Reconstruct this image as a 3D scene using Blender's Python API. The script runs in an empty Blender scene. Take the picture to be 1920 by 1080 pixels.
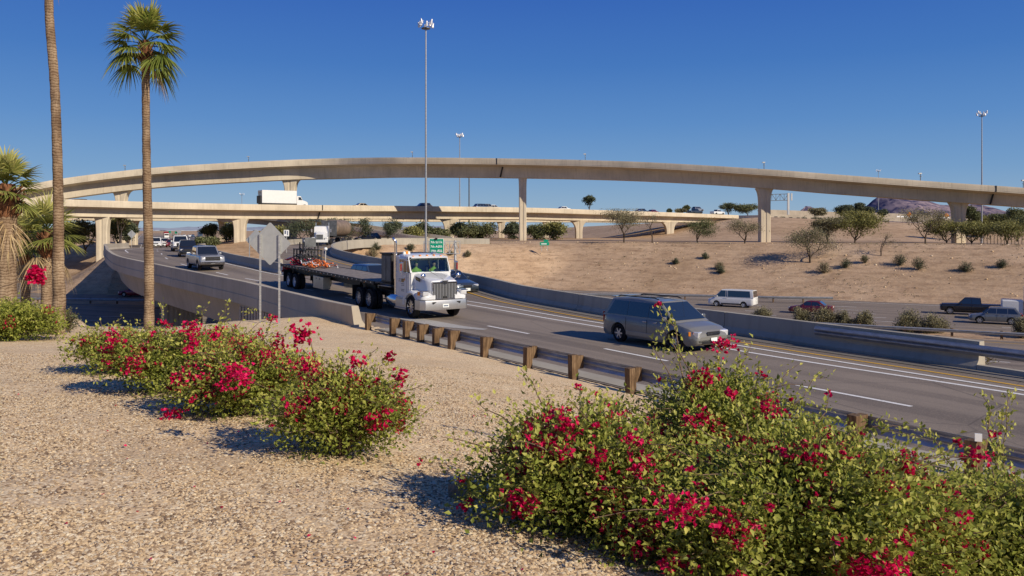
import bpy, bmesh, math, random
import numpy as np
from mathutils import Vector, Matrix
random.seed(7)
RNG = np.random.default_rng(11)
S = bpy.context.scene
COL = S.collection
F, HY, CH = 1500.0, 432.0, 4.0      # focal length in photo pixels, horizon row, eye height above the road

def P(px, py, z):                   # point of the place seen at a photo pixel, at a known height
    Y = (CH - z) * F / (py - HY)
    return ((px - 960) / F * Y, Y, z)
def PY(px, py, Y):                  # the same at a known distance
    return ((px - 960) / F * Y, Y, CH - (py - HY) * Y / F)
def sstep(a, b, x):
    t = np.clip((np.asarray(x, float) - a) / (b - a), 0, 1)
    return t * t * (3 - 2 * t)

# ------------------------------------------------------------------ noise
def vnoise(x, y, seed=0):
    x = np.asarray(x, float); y = np.asarray(y, float)
    xi = np.floor(x).astype(np.int64); yi = np.floor(y).astype(np.int64)
    xf = x - xi; yf = y - yi
    def h(a, b):
        n = (a * 374761393 + b * 668265263 + seed * 974634777) & 0x7fffffff
        n = ((n ^ (n >> 13)) * 1274126177) & 0x7fffffff
        return ((n ^ (n >> 16)) & 0xffff) / 65535.0
    u = xf * xf * (3 - 2 * xf); v = yf * yf * (3 - 2 * yf)
    return (h(xi, yi) * (1 - u) + h(xi + 1, yi) * u) * (1 - v) + (h(xi, yi + 1) * (1 - u) + h(xi + 1, yi + 1) * u) * v
def fbm(x, y, oct=4, seed=0):
    a, s, t = 1.0, 0.0, 0.0
    for i in range(oct):
        s = s + a * vnoise(np.asarray(x) * 2 ** i, np.asarray(y) * 2 ** i, seed + i); t += a; a *= .5
    return s / t

# ------------------------------------------------------------------ materials
MATS = {}
class NT:
    def __init__(s, name):
        m = bpy.data.materials.new(name); m.use_nodes = True
        s.m = m; s.t = m.node_tree; s.b = s.t.nodes['Principled BSDF']
        s.b.inputs['Specular IOR Level'].default_value = .3
    def n(s, ty, **kw):
        nd = s.t.nodes.new(ty)
        for k, v in kw.items():
            if k in nd.inputs.keys() if isinstance(k, str) else False: nd.inputs[k].default_value = v
            else: setattr(nd, k, v)
        return nd
    def l(s, a, b): s.t.links.new(a, b)
    def pos(s):
        return s.n('ShaderNodeNewGeometry').outputs['Position']
    def obj(s): return s.n('ShaderNodeTexCoord').outputs['Object']
    def scaled(s, src, sc):
        mp = s.n('ShaderNodeMapping'); mp.inputs['Scale'].default_value = sc; s.l(src, mp.inputs['Vector']); return mp.outputs[0]
    def noise(s, src, scale, detail=4, rough=.55):
        nd = s.n('ShaderNodeTexNoise'); nd.inputs['Scale'].default_value = scale
        nd.inputs['Detail'].default_value = detail; nd.inputs['Roughness'].default_value = rough
        s.l(src, nd.inputs['Vector']); return nd.outputs['Fac']
    def voro(s, src, scale, feature='F1'):
        nd = s.n('ShaderNodeTexVoronoi'); nd.feature = feature; nd.inputs['Scale'].default_value = scale
        s.l(src, nd.inputs['Vector']); return nd
    def ramp(s, fac, stops):
        r = s.n('ShaderNodeValToRGB'); e = r.color_ramp.elements
        while len(e) > len(stops): e.remove(e[-1])
        while len(e) < len(stops): e.new(.5)
        for q, (p, c) in zip(e, stops):
            q.position = p; q.color = (c[0], c[1], c[2], 1) if len(c) == 3 else c
        s.l(fac, r.inputs[0]); return r.outputs[0]
    def mix(s, a, b, fac, bt='MIX'):
        m = s.n('ShaderNodeMix'); m.data_type = 'RGBA'; m.blend_type = bt
        for k, v in ((0, fac), (6, a), (7, b)):
            if hasattr(v, 'links') or hasattr(v, 'is_linked'): s.l(v, m.inputs[k])
            else: m.inputs[k].default_value = v if not isinstance(v, tuple) else (v[0], v[1], v[2], 1)
        return m.outputs[2]
    def bump(s, h, strength, dist):
        b = s.n('ShaderNodeBump'); b.inputs['Strength'].default_value = strength; b.inputs['Distance'].default_value = dist
        s.l(h, b.inputs['Height']); s.l(b.outputs[0], s.b.inputs['Normal'])
    def base(s, c):
        if isinstance(c, tuple): s.b.inputs['Base Color'].default_value = (c[0], c[1], c[2], 1)
        else: s.l(c, s.b.inputs['Base Color'])
    def rough(s, r):
        if isinstance(r, (int, float)): s.b.inputs['Roughness'].default_value = r
        else: s.l(r, s.b.inputs['Roughness'])

def mk(name, fn):
    t = NT(name); fn(t); MATS[name] = t.m; return t.m

def m_paint(name, c, rough=.28, coat=.6, metal=0.0, dirt=.12):
    def f(t):
        o = t.obj()
        nz = t.noise(o, 1.7, 5)
        d = (c[0] * .72 + .02, c[1] * .70 + .018, c[2] * .66 + .012)
        t.base(t.mix(c, d, t.ramp(nz, [(.42, (0, 0, 0)), (.75, (dirt * 4,) * 3)])))
        t.rough(rough); t.b.inputs['Coat Weight'].default_value = coat; t.b.inputs['Coat Roughness'].default_value = .06
        t.b.inputs['Metallic'].default_value = metal
    return mk(name, f)
def m_plain(name, c, rough=.6, metal=0.0, var=.15, scale=3.0, bump=0.0, spec=.3):
    def f(t):
        p = t.obj(); nz = t.noise(p, scale, 5)
        lo = tuple(max(0, v * (1 - var)) for v in c); hi = tuple(v * (1 + var) for v in c)
        t.base(t.ramp(nz, [(.3, lo), (.7, hi)])); t.rough(rough); t.b.inputs['Metallic'].default_value = metal
        t.b.inputs['Specular IOR Level'].default_value = spec
        if bump: t.bump(t.noise(p, scale * 12, 6), bump, .02)
    return mk(name, f)

def m_concrete(name, c, streak=.35, warm=0):
    def f(t):
        p = t.pos()
        big = t.noise(p, .35, 5); fine = t.noise(p, 9, 6)
        st = t.noise(t.scaled(p, (1.6, 1.6, .16)), 1.6, 5, .65)
        pan = t.noise(t.scaled(p, (.12, .12, .02)), 1.0, 1)
        c0 = t.ramp(big, [(.3, tuple(v * .86 for v in c)), (.7, tuple(v * 1.08 for v in c))])
        c1 = t.mix(c0, (c[0] * .5, c[1] * .48, c[2] * .45), t.ramp(st, [(.5, (0, 0, 0)), (.8, (streak,) * 3)]))
        c2 = t.mix(c1, (.9, .88, .85), t.ramp(fine, [(.45, (0, 0, 0)), (.8, (.10,) * 3)]), 'MULTIPLY')
        c3 = t.mix(c2, (.86, .85, .84), t.ramp(pan, [(.45, (0, 0, 0)), (.55, (.5,) * 3)]), 'MULTIPLY')
        t.base(c3); t.rough(.88); t.bump(fine, .25, .01)
    return mk(name, f)
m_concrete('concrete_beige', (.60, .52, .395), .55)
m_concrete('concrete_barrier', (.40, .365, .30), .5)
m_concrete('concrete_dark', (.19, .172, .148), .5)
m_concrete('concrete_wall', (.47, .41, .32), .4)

def f_asphalt(c, along=(1, 0)):
    def f(t):
        p = t.pos()
        sp = t.voro(p, 55).outputs['Color']
        bw = t.n('ShaderNodeRGBToBW'); t.l(sp, bw.inputs[0])
        big = t.noise(p, .11, 4); med = t.noise(p, .9, 5)
        rot = t.n('ShaderNodeVectorRotate'); rot.rotation_type = 'Z_AXIS'; rot.inputs['Angle'].default_value = -math.atan2(along[1], along[0])
        t.l(p, rot.inputs['Vector'])
        tr = t.noise(t.scaled(rot.outputs[0], (.02, .9, .9)), 1.0, 3)
        a = t.ramp(big, [(.3, tuple(v * .86 for v in c)), (.7, tuple(v * 1.12 for v in c))])
        b = t.mix(a, (.62, .62, .64), t.ramp(tr, [(.42, (0, 0, 0)), (.60, (.85,) * 3)]), 'MULTIPLY')
        g = t.mix(b, (c[0] * 2.2, c[1] * 2.1, c[2] * 1.9), t.ramp(bw.outputs[0], [(.55, (0, 0, 0)), (.95, (.30,) * 3)]))
        h = t.mix(g, (.75, .74, .74), t.ramp(med, [(.5, (0, 0, 0)), (.75, (.35,) * 3)]), 'MULTIPLY')
        cr = t.voro(t.scaled(p, (.17, .17, .17)), 1.0, 'DISTANCE_TO_EDGE').outputs['Distance']
        wob = t.mix(h, (.025, .024, .024), t.ramp(cr, [(.0, (.45,) * 3), (.004, (0, 0, 0))]))
        t.base(wob); t.rough(.82); t.bump(bw.outputs[0], .25, .006)
    return f
mk('asphalt', f_asphalt((.235, .192, .152), (.555, -.832)))
mk('asphalt_lower', f_asphalt((.235, .19, .15), (.88, -.45)))
mk('asphalt_far', f_asphalt((.14, .12, .11), (.5, -.87)))

def f_line(c):
    def f(t):
        p = t.pos(); w = t.noise(p, 14, 6, .7)
        t.base(t.mix(c, (.14, .12, .10), t.ramp(w, [(.52, (0, 0, 0)), (.72, (.65,) * 3)]))); t.rough(.7)
    return f
mk('line_white', f_line((.78, .76, .72))); mk('line_yellow', f_line((.62, .36, .05))); mk('line_worn', f_line((.42, .40, .36)))

def f_gravel(t):
    p = t.pos()
    dn = t.n('ShaderNodeTexNoise'); dn.inputs['Scale'].default_value = 23; t.l(p, dn.inputs['Vector'])
    dv = t.n('ShaderNodeVectorMath', operation='MULTIPLY_ADD'); dv.inputs[1].default_value = (.05, .05, .05); t.l(dn.outputs['Color'], dv.inputs[0]); t.l(p, dv.inputs[2]); p2 = dv.outputs[0]
    v = t.voro(p2, 37)
    big = t.noise(p, .33, 5); med = t.noise(p, 2.1, 5); fine = t.noise(p, 60, 4)
    bw = t.n('ShaderNodeRGBToBW'); t.l(v.outputs['Color'], bw.inputs[0])
    st = t.ramp(bw.outputs[0], [(.12, (.36, .24, .13)), (.4, (.80, .59, .34)), (.62, (.90, .70, .43)), (.85, (.93, .79, .56))])
    soil = t.ramp(fine, [(.3, (.70, .49, .28)), (.7, (.85, .63, .38))])
    c = t.mix(soil, st, t.ramp(med, [(.36, (.25,) * 3), (.6, (.95,) * 3)]))
    c = t.mix(c, (.72, .67, .62), t.ramp(big, [(.45, (0, 0, 0)), (.72, (.5,) * 3)]), 'MULTIPLY')
    c = t.mix(c, (.14, .10, .07), t.ramp(v.outputs['Distance'], [(.48, (0, 0, 0)), (.8, (.5,) * 3)]))  # shade in the gaps between stones, put into the colour
    t.base(c); t.rough(.95); t.b.inputs['Specular IOR Level'].default_value = .15
    inv = t.n('ShaderNodeMath', operation='SUBTRACT'); inv.inputs[0].default_value = 1; t.l(v.outputs['Distance'], inv.inputs[1])
    t.bump(inv.outputs[0], .35, .01)
mk('gravel', f_gravel)
def f_desert(t):
    p = t.pos()
    big = t.noise(p, .05, 5, .6); med = t.noise(t.scaled(p, (.6, .6, 2.2)), .8, 6, .7)
    bands = t.noise(t.scaled(p, (.12, .12, 3.4)), 1.0, 4, .6)
    sp = t.voro(p, 2.6).outputs['Color']
    bw = t.n('ShaderNodeRGBToBW'); t.l(sp, bw.inputs[0])
    c = t.ramp(big, [(.32, (.42, .29, .18)), (.5, (.50, .35, .225)), (.68, (.57, .415, .275))])
    c = t.mix(c, (.55, .50, .47), t.ramp(med, [(.45, (0, 0, 0)), (.72, (.75,) * 3)]), 'MULTIPLY')
    c = t.mix(c, (.68, .64, .62), t.ramp(bands, [(.5, (0, 0, 0)), (.62, (.5,) * 3)]), 'MULTIPLY')
    c = t.mix(c, (.22, .165, .12), t.ramp(bw.outputs[0], [(.0, (.5,) * 3), (.25, (0, 0, 0))]))
    fn = t.noise(p, 7, 5, .7)
    c = t.mix(c, (.55, .50, .46), t.ramp(fn, [(.5, (0, 0, 0)), (.7, (.6,) * 3)]), 'MULTIPLY')
    t.base(c); t.rough(.97); t.b.inputs['Specular IOR Level'].default_value = .1
    t.bump(med, .8, .25)
mk('desert', f_desert)

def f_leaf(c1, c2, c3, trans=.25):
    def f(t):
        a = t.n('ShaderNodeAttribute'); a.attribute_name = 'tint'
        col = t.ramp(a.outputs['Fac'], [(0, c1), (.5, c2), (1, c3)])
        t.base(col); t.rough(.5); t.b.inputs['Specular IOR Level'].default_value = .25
        tr = t.n('ShaderNodeBsdfTranslucent'); t.l(col, tr.inputs['Color'])
        mx = t.n('ShaderNodeMixShader'); mx.inputs[0].default_value = trans
        out = t.t.nodes['Material Output']
        t.l(t.b.outputs[0], mx.inputs[1]); t.l(tr.outputs[0], mx.inputs[2]); t.l(mx.outputs[0], out.inputs[0])
    return f
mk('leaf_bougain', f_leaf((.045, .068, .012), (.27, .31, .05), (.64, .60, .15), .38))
mk('bract', f_leaf((.34, .002, .035), (.66, .004, .085), (.85, .02, .16), .35))
mk('leaf_desert', f_leaf((.05, .062, .028), (.15, .165, .07), (.30, .29, .14), .25))
mk('leaf_yellow', f_leaf((.10, .105, .035), (.26, .25, .08), (.42, .38, .15), .25))
mk('leaf_dark', f_leaf((.04, .052, .028), (.105, .125, .07), (.21, .22, .13), .2))
mk('leaf_dry', f_leaf((.10, .09, .05), (.23, .21, .115), (.38, .34, .20), .2))
mk('palm_leaf', f_leaf((.05, .075, .015), (.16, .20, .035), (.42, .40, .09), .3))
mk('palm_pale', f_leaf((.14, .13, .03), (.33, .32, .10), (.55, .48, .22), .3))
mk('palm_dead', f_leaf((.24, .15, .07), (.42, .30, .15), (.58, .45, .26), .2))
def f_palmtrunk(t):
    o = t.obj()
    w = t.n('ShaderNodeTexWave'); w.wave_type = 'BANDS'; w.bands_direction = 'Z'
    w.inputs['Scale'].default_value = 3.4; w.inputs['Distortion'].default_value = 7; w.inputs['Detail'].default_value = 4; w.inputs['Detail Scale'].default_value = 1.6
    t.l(o, w.inputs['Vector'])
    nz = t.noise(t.scaled(o, (3, 3, .8)), 1.2, 6, .65); fb = t.noise(t.scaled(o, (30, 30, 4)), 1, 4)
    big = t.noise(t.scaled(o, (1, 1, 1)), .7, 4)
    c = t.ramp(nz, [(.25, (.13, .09, .06)), (.5, (.33, .24, .155)), (.75, (.50, .385, .255))])
    c = t.mix(c, (.45, .38, .33), t.ramp(w.outputs['Fac'], [(.05, (.85,) * 3), (.35, (0, 0, 0))]), 'MULTIPLY')
    c = t.mix(c, (.55, .5, .47), t.ramp(fb, [(.45, (0, 0, 0)), (.7, (.6,) * 3)]), 'MULTIPLY')
    c = t.mix(c, (.50, .42, .37), t.ramp(big, [(.42, (0, 0, 0)), (.58, (.8,) * 3)]), 'MULTIPLY')
    t.base(c); t.rough(.95); t.bump(w.outputs['Fac'], .4, .02)
mk('palm_trunk', f_palmtrunk)
m_plain('palm_boot', (.17, .075, .035), .9, 0, .6, 9, .5)
m_plain('bark', (.075, .055, .04), .95, 0, .35, 8, .5)
m_plain('bark_pale', (.55, .50, .42), .9, 0, .2, 4)
m_plain('twig', (.16, .105, .07), .9, 0, .3, 8)
m_plain('twig_pale', (.42, .33, .24), .9, 0, .2, 8)
def f_wood(t):
    o = t.pos(); g = t.noise(t.scaled(o, (28, 28, 2.2)), 1, 6, .7); b = t.noise(o, 3.1, 4)
    c = t.ramp(g, [(.3, (.04, .023, .012)), (.5, (.15, .092, .048)), (.72, (.30, .20, .115))])
    c = t.mix(c, (.5, .45, .42), t.ramp(b, [(.45, (0, 0, 0)), (.7, (.8,) * 3)]), 'MULTIPLY')
    t.base(c); t.rough(.9); t.bump(g, .5, .01)
mk('wood_post', f_wood)
def f_galv(c):
    def f(t):
        p = t.pos(); n1 = t.noise(t.scaled(p, (2, 2, 9)), 1.5, 5); n2 = t.noise(p, 22, 3)
        k = t.ramp(n1, [(.3, tuple(v * .7 for v in c)), (.7, tuple(v * 1.15 for v in c))])
        k = t.mix(k, (.8, .78, .76), t.ramp(n2, [(.4, (0, 0, 0)), (.7, (.6,) * 3)]), 'MULTIPLY')
        t.base(k); t.rough(.45); t.b.inputs['Metallic'].default_value = .55
    return f
mk('galvanised', f_galv((.36, .37, .39))); mk('galvanised_rail', f_galv((.42, .44, .47))); mk('galvanised_pale', f_galv((.62, .62, .60)))
m_plain('sign_back', (.46, .47, .46), .5, .35, .08, 4)
m_plain('sign_green', (.0, .27, .16), .5, 0, .05, 2)
m_plain('sign_white', (.85, .86, .84), .5, 0, .03, 2)
m_plain('sign_orange', (.85, .28, .02), .5, 0, .05, 2)
m_plain('sign_yellow', (.8, .55, .02), .5, 0, .05, 2)
m_plain('lamp_white', (.62, .62, .64), .3, .2, .05, 2)
m_plain('tyre', (.022, .021, .021), .85, 0, .3, 6)
m_plain('black_trim', (.018, .018, .02), .55, 0, .2, 4)
m_plain('black_steel', (.028, .027, .027), .5, .3, .35, 2)
m_plain('grey_steel', (.12, .125, .13), .5, .4, .3, 3)
m_plain('deck_planks', (.22, .19, .165), .8, 0, .35, 5)
m_plain('tool_box', (.52, .48, .38), .4, .55, .2, 2)
m_plain('chrome', (.72, .72, .74), .12, 1.0, .06, 3)
m_plain('bumper_metal', (.62, .61, .60), .32, .9, .06, 3)
m_plain('alloy', (.55, .56, .58), .3, .8, .1, 4)
m_plain('rim_white', (.62, .64, .66), .4, .2, .1, 4)
m_plain('orange_hose', (.75, .20, .05), .6, 0, .3, 9)
m_plain('red_hose', (.60, .03, .05), .6, 0, .3, 9)
m_plain('amber', (.85, .27, .03), .2, 0, .1, 5)
m_plain('red_lens', (.28, .012, .015), .18, 0, .1, 5)
m_plain('seal_black', (.03, .03, .03), .8)
m_plain('skin', (.42, .26, .18), .6); m_plain('hi_vis', (.30, .42, .05), .7, 0, .1, 6); m_plain('hair_dark', (.03, .02, .015), .8)
m_plain('white_plastic', (.7, .72, .7), .5)
m_plain('rock', (.24, .175, .115), .95, 0, .4, 6, .8)
m_plain('tank_rust', (.30, .22, .155), .55, .4, .35, 1.2)
m_plain('plate_white', (.75, .78, .76), .5, 0, .05, 2)
m_plain('plate_ink', (.09, .12, .2), .6)
m_plain('gold_mark', (.30, .19, .07), .5); m_plain('orange_mark', (.75, .3, .05), .5)
m_plain('interior', (.05, .05, .052), .8)
def f_glass(c, rough=.03):
    def f(t):
        t.base(c); t.rough(rough); t.b.inputs['Specular IOR Level'].default_value = .8
        t.b.inputs['Coat Weight'].default_value = 1; t.b.inputs['Coat Roughness'].default_value = .02
    return f
mk('glass_dark', f_glass((.012, .015, .02))); mk('glass_blue', f_glass((.014, .022, .032))); mk('glass_teal', f_glass((.03, .055, .06)))
def f_headlamp(t):
    t.base((.75, .76, .78)); t.rough(.12); t.b.inputs['Metallic'].default_value = .4; t.b.inputs['Coat Weight'].default_value = 1
mk('headlamp', f_headlamp)
def f_seeglass(t):
    t.m.node_tree.nodes.remove(t.b)
    tr = t.n('ShaderNodeBsdfTransparent'); tr.inputs[0].default_value = (.62, .78, .76, 1)
    gl = t.n('ShaderNodeBsdfGlossy'); gl.inputs['Roughness'].default_value = .03; gl.inputs[0].default_value = (.9, .95, 1, 1)
    fr = t.n('ShaderNodeFresnel'); fr.inputs[0].default_value = 1.6
    ad = t.n('ShaderNodeMath', operation='ADD'); ad.inputs[1].default_value = .06; t.l(fr.outputs[0], ad.inputs[0])
    mx = t.n('ShaderNodeMixShader'); t.l(ad.outputs[0], mx.inputs[0]); t.l(tr.outputs[0], mx.inputs[1]); t.l(gl.outputs[0], mx.inputs[2])
    t.l(mx.outputs[0], t.t.nodes['Material Output'].inputs[0])
mk('glass_clear', f_seeglass)
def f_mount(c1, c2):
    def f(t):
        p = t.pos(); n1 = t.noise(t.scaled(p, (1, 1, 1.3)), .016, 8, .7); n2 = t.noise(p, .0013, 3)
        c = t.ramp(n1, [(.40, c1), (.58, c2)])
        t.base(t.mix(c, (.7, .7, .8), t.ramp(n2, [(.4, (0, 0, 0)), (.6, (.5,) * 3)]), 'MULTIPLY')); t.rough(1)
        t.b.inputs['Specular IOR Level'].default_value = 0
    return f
mk('mountain', f_mount((.07, .068, .125), (.34, .26, .27)))  # purple distance haze and slope shading mixed into the rock colours
mk('mountain_far', f_mount((.27, .32, .40), (.40, .43, .47)))  # pale blue distance haze painted into the rock colour
M = MATS

# ------------------------------------------------------------------ mesh helpers
def link(name, me, mat, parent=None):
    o = bpy.data.objects.new(name, me); COL.objects.link(o)
    if mat is not None: me.materials.append(M[mat] if isinstance(mat, str) else mat)
    if parent is not None: o.parent = parent
    return o
def empty(name, loc=(0, 0, 0), rz=0):
    o = bpy.data.objects.new(name, None); COL.objects.link(o); o.location = loc; o.rotation_euler = (0, 0, rz); o.empty_display_size = .2
    return o
def tag(o, label=None, cat=None, group=None, kind=None):
    if label: o['label'] = label
    if cat: o['category'] = cat
    if group: o['group'] = group
    if kind: o['kind'] = kind
    return o
def np_mesh(name, V, Fc, tint=None, smooth=False):
    me = bpy.data.meshes.new(name)
    V = np.asarray(V, np.float32); Fc = np.asarray(Fc, np.int32)
    me.vertices.add(len(V)); me.vertices.foreach_set('co', V.ravel())
    nf, k = Fc.shape
    me.loops.add(nf * k); me.loops.foreach_set('vertex_index', Fc.ravel())
    me.polygons.add(nf); me.polygons.foreach_set('loop_start', np.arange(0, nf * k, k, dtype=np.int32))
    me.polygons.foreach_set('loop_total', np.full(nf, k, np.int32))
    me.update(calc_edges=True); me.validate()
    if tint is not None:
        a = me.attributes.new('tint', 'FLOAT', 'POINT'); a.data.foreach_set('value', np.asarray(tint, np.float32))
    if smooth: me.shade_smooth()
    return me
class MB:
    def __init__(s): s.v = []; s.f = []
    def add(s, vs, fs):
        b = len(s.v); s.v += [tuple(v) for v in vs]; s.f += [tuple(i + b for i in f) for f in fs]; return s
    def box(s, c, d, R=None, taper=1.0):
        x, y, z = d[0] / 2, d[1] / 2, d[2] / 2
        vs = [Vector((sx * x * (taper if sz > 0 else 1), sy * y * (taper if sz > 0 else 1), sz * z)) for sz in (-1, 1) for sy in (-1, 1) for sx in (-1, 1)]
        if R is not None: vs = [R @ v for v in vs]
        vs = [v + Vector(c) for v in vs]
        return s.add(vs, [(0, 2, 3, 1), (4, 5, 7, 6), (0, 1, 5, 4), (2, 6, 7, 3), (0, 4, 6, 2), (1, 3, 7, 5)])
    def bar(s, a, b, w, h=None, up=(0, 0, 1)):
        a = Vector(a); b = Vector(b); d = b - a; L = d.length; d.normalize(); h = h or w
        u = Vector(up); 
        if abs(d.dot(u)) > .98: u = Vector((1, 0, 0))
        y = u.cross(d).normalized(); z = d.cross(y)
        R = Matrix((d, y, z)).transposed()
        return s.box((a + b) / 2, (L, w, h), R)
    def tube(s, pts, rad, n=8, cap=True):
        pts = [Vector(p) for p in pts]; rad = rad if hasattr(rad, '__len__') else [rad] * len(pts)
        rings = []; ref = Vector((0, 0, 1))
        d0 = (pts[1] - pts[0]).normalized()
        if abs(d0.z) > .9: ref = Vector((1, 0, 0))
        for i, p in enumerate(pts):
            d = (pts[min(i + 1, len(pts) - 1)] - pts[max(i - 1, 0)]).normalized()
            u = ref.cross(d); u = u.normalized() if u.length > 1e-6 else Vector((0, 1, 0)); w = d.cross(u)
            rings.append([p + (u * math.cos(2 * math.pi * k / n) + w * math.sin(2 * math.pi * k / n)) * rad[i] for k in range(n)])
        return s.loft(rings, cap)
    def loft(s, rings, cap=True, closed=True):
        n = len(rings[0]); b = len(s.v)
        for r in rings: s.v += [tuple(p) for p in r]
        for i in range(len(rings) - 1):
            for k in range(n if closed else n - 1):
                k2 = (k + 1) % n
                s.f.append((b + i * n + k, b + i * n + k2, b + (i + 1) * n + k2, b + (i + 1) * n + k))
        if cap and closed:
            s.f.append(tuple(b + k for k in range(n))[::-1]); s.f.append(tuple(b + (len(rings) - 1) * n + k for k in range(n)))
        return s
    def lathe(s, prof, c=(0, 0, 0), axis='y', n=20, cap=True):   # prof: (along, radius)
        rings = []
        for a, r in prof:
            ring = []
            for k in range(n):
                t = 2 * math.pi * k / n; p, q = r * math.cos(t), r * math.sin(t)
                ring.append({'y': (c[0] + p, c[1] + a, c[2] + q), 'x': (c[0] + a, c[1] + p, c[2] + q), 'z': (c[0] + p, c[1] + q, c[2] + a)}[axis])
            rings.append(ring)
        return s.loft(rings, cap)
    def prism(s, poly, a, b):    # poly in (x,z), from y=a to y=b
        n = len(poly)
        vs = [(x, a, z) for x, z in poly] + [(x, b, z) for x, z in poly]
        fs = [tuple(range(n)), tuple(range(2 * n - 1, n - 1, -1))] + [(i, (i + 1) % n + 0, (i + 1) % n + n, i + n)[::-1] for i in range(n)]
        return s.add(vs, fs)
    def build(s, name, mat, parent=None, smooth=None, bevel=0, label=None):
        me = bpy.data.meshes.new(name); me.from_pydata(s.v, [], s.f); 
        bm = bmesh.new(); bm.from_mesh(me); bmesh.ops.recalc_face_normals(bm, faces=bm.faces)
        bm.to_mesh(me); bm.free()
        if smooth is not None:
            me.shade_smooth(); me.set_sharp_from_angle(angle=math.radians(smooth))
        o = link(name, me, mat, parent)
        if bevel:
            md = o.modifiers.new('bevel', 'BEVEL'); md.width = bevel; md.segments = 2; md.limit_method = 'ANGLE'; md.angle_limit = math.radians(35)
        if label: o['label'] = label
        return o
def copy_tree(o, parent=None):
    c = o.copy(); COL.objects.link(c)
    if parent is not None: c.parent = parent
    for ch in KIDS.get(o, []) if False else [q for q in o.children]: copy_tree(ch, c)
    return c

# ------------------------------------------------------------------ paths
def catmull(pts, step=1.0):
    pts = np.array(pts, float); out = []
    P_ = np.vstack([2 * pts[0] - pts[1], pts, 2 * pts[-1] - pts[-2]])
    for i in range(1, len(P_) - 2):
        p0, p1, p2, p3 = P_[i - 1], P_[i], P_[i + 1], P_[i + 2]
        n = max(2, int(np.linalg.norm(p2 - p1) / step))
        for k in range(n):
            t = k / n
            out.append(.5 * ((2 * p1) + (-p0 + p2) * t + (2 * p0 - 5 * p1 + 4 * p2 - p3) * t * t + (-p0 + 3 * p1 - 3 * p2 + p3) * t ** 3))
    out.append(pts[-1]); return np.array(out)
def arclen(p):
    return np.concatenate([[0], np.cumsum(np.linalg.norm(np.diff(p[:, :2], axis=0), axis=1))])
def resample(p, n):
    s = arclen(p); t = np.linspace(0, s[-1], n)
    return np.stack([np.interp(t, s, p[:, k]) for k in range(p.shape[1])], 1)
def normals(p):        # left-hand normal in plan
    d = np.gradient(p[:, :2], axis=0); d /= np.linalg.norm(d, axis=1)[:, None] + 1e-9
    return np.stack([-d[:, 1], d[:, 0]], 1)
def extrude(poly, p3, cap=True):
    """poly: (u,z) with u to the left of travel; p3: path n x 3"""
    N = normals(p3); rings = [[(q[0] + n[0] * u, q[1] + n[1] * u, q[2] + z) for u, z in poly] for q, n in zip(p3, N)]
    return MB().loft(rings, cap)
def strip(p3, u0, u1, dz=0.0):
    N = normals(p3); mb = MB(); rings = [[(q[0] + n[0] * u0, q[1] + n[1] * u0, q[2] + dz), (q[0] + n[0] * u1, q[1] + n[1] * u1, q[2] + dz)] for q, n in zip(p3, N)]
    return mb.loft(rings, False, False)
def sub_path(p3, s0, s1, step=1.0):
    s = arclen(p3); t = np.linspace(s0, s1, max(2, int(abs(s1 - s0) / step) + 1))
    return np.stack([np.interp(t, s, p3[:, k]) for k in range(3)], 1)
# ================================================================== ROADS (plan curves, metres; camera above the origin looking along +Y)
def zr1(Y): return np.interp(Y, [0, 30, 36, 45, 61, 66, 80, 100, 110, 140, 180, 300, 600, 3000], [0, 0, 0, .1, .62, .75, 1.1, 1.32, 1.3, .95, .5, 0, -.3, -.5])
def zr2(Y): return np.interp(Y, [0, 30, 36, 45, 61, 70, 80, 95, 105, 120, 125, 200], [0, 0, 0, .1, .62, .8, 1.0, 1.3, 1.5, 1.75, 1.8, 1.8])
def lift(p, f): return np.column_stack([p[:, 0], p[:, 1], f(p[:, 1])])
Lp = lift(catmull([(16, -6), (12.2, 5.6), (7.6, 12.9), (3.15, 19.7), (-.62, 25.2), (-5.55, 32.4), (-10.6, 40), (-14.6, 46), (-20, 52.6), (-27.3, 61.5), (-34.5, 71), (-41, 82), (-46.5, 92.5), (-54.5, 108), (-60, 122), (-64.5, 135), (-72, 150), (-95, 200), (-190, 402), (-720, 1560)], 1.0), zr1)
Mp = lift(catmull([(27, -2), (20.2, 7.9), (12.5, 19.6), (9.1, 24.4), (7.2, 27.4), (3.8, 33.1), (-2.4, 42.6), (-9.5, 52), (-17.3, 61), (-22.3, 68.5), (-27.4, 76.5), (-33, 87), (-38.5, 100), (-44.8, 113.5), (-49.5, 127), (-55, 142), (-78, 196), (-164, 390), (-690, 1560)], 1.0), zr1)
Ep = lift(catmull([(27.2, -2), (20.6, 7.9), (12.9, 19.6), (9.55, 24.8), (7.65, 27.9), (4.25, 33.6), (-1.9, 43.2), (-8.9, 52.8), (-15.6, 60.8), (-19.3, 68), (-23, 79), (-26.6, 91), (-30, 104), (-32.6, 115), (-34, 124), (-34, 134), (-30, 143), (-20, 149), (-8, 151)], 1.0), zr2)
Rp = lift(catmull([(30, -4.5), (24.6, 4.7), (15.6, 19), (13.3, 22.9), (10.9, 26.6), (8.3, 31), (4.6, 37), (.7, 44.2), (-2.3, 51), (-7, 60), (-11.6, 69), (-16.2, 79), (-20.3, 90), (-23, 101), (-24.3, 110), (-24.6, 117), (-23.6, 125), (-20, 132), (-13, 137), (-4, 139.5)], 1.0), zr2)

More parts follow.
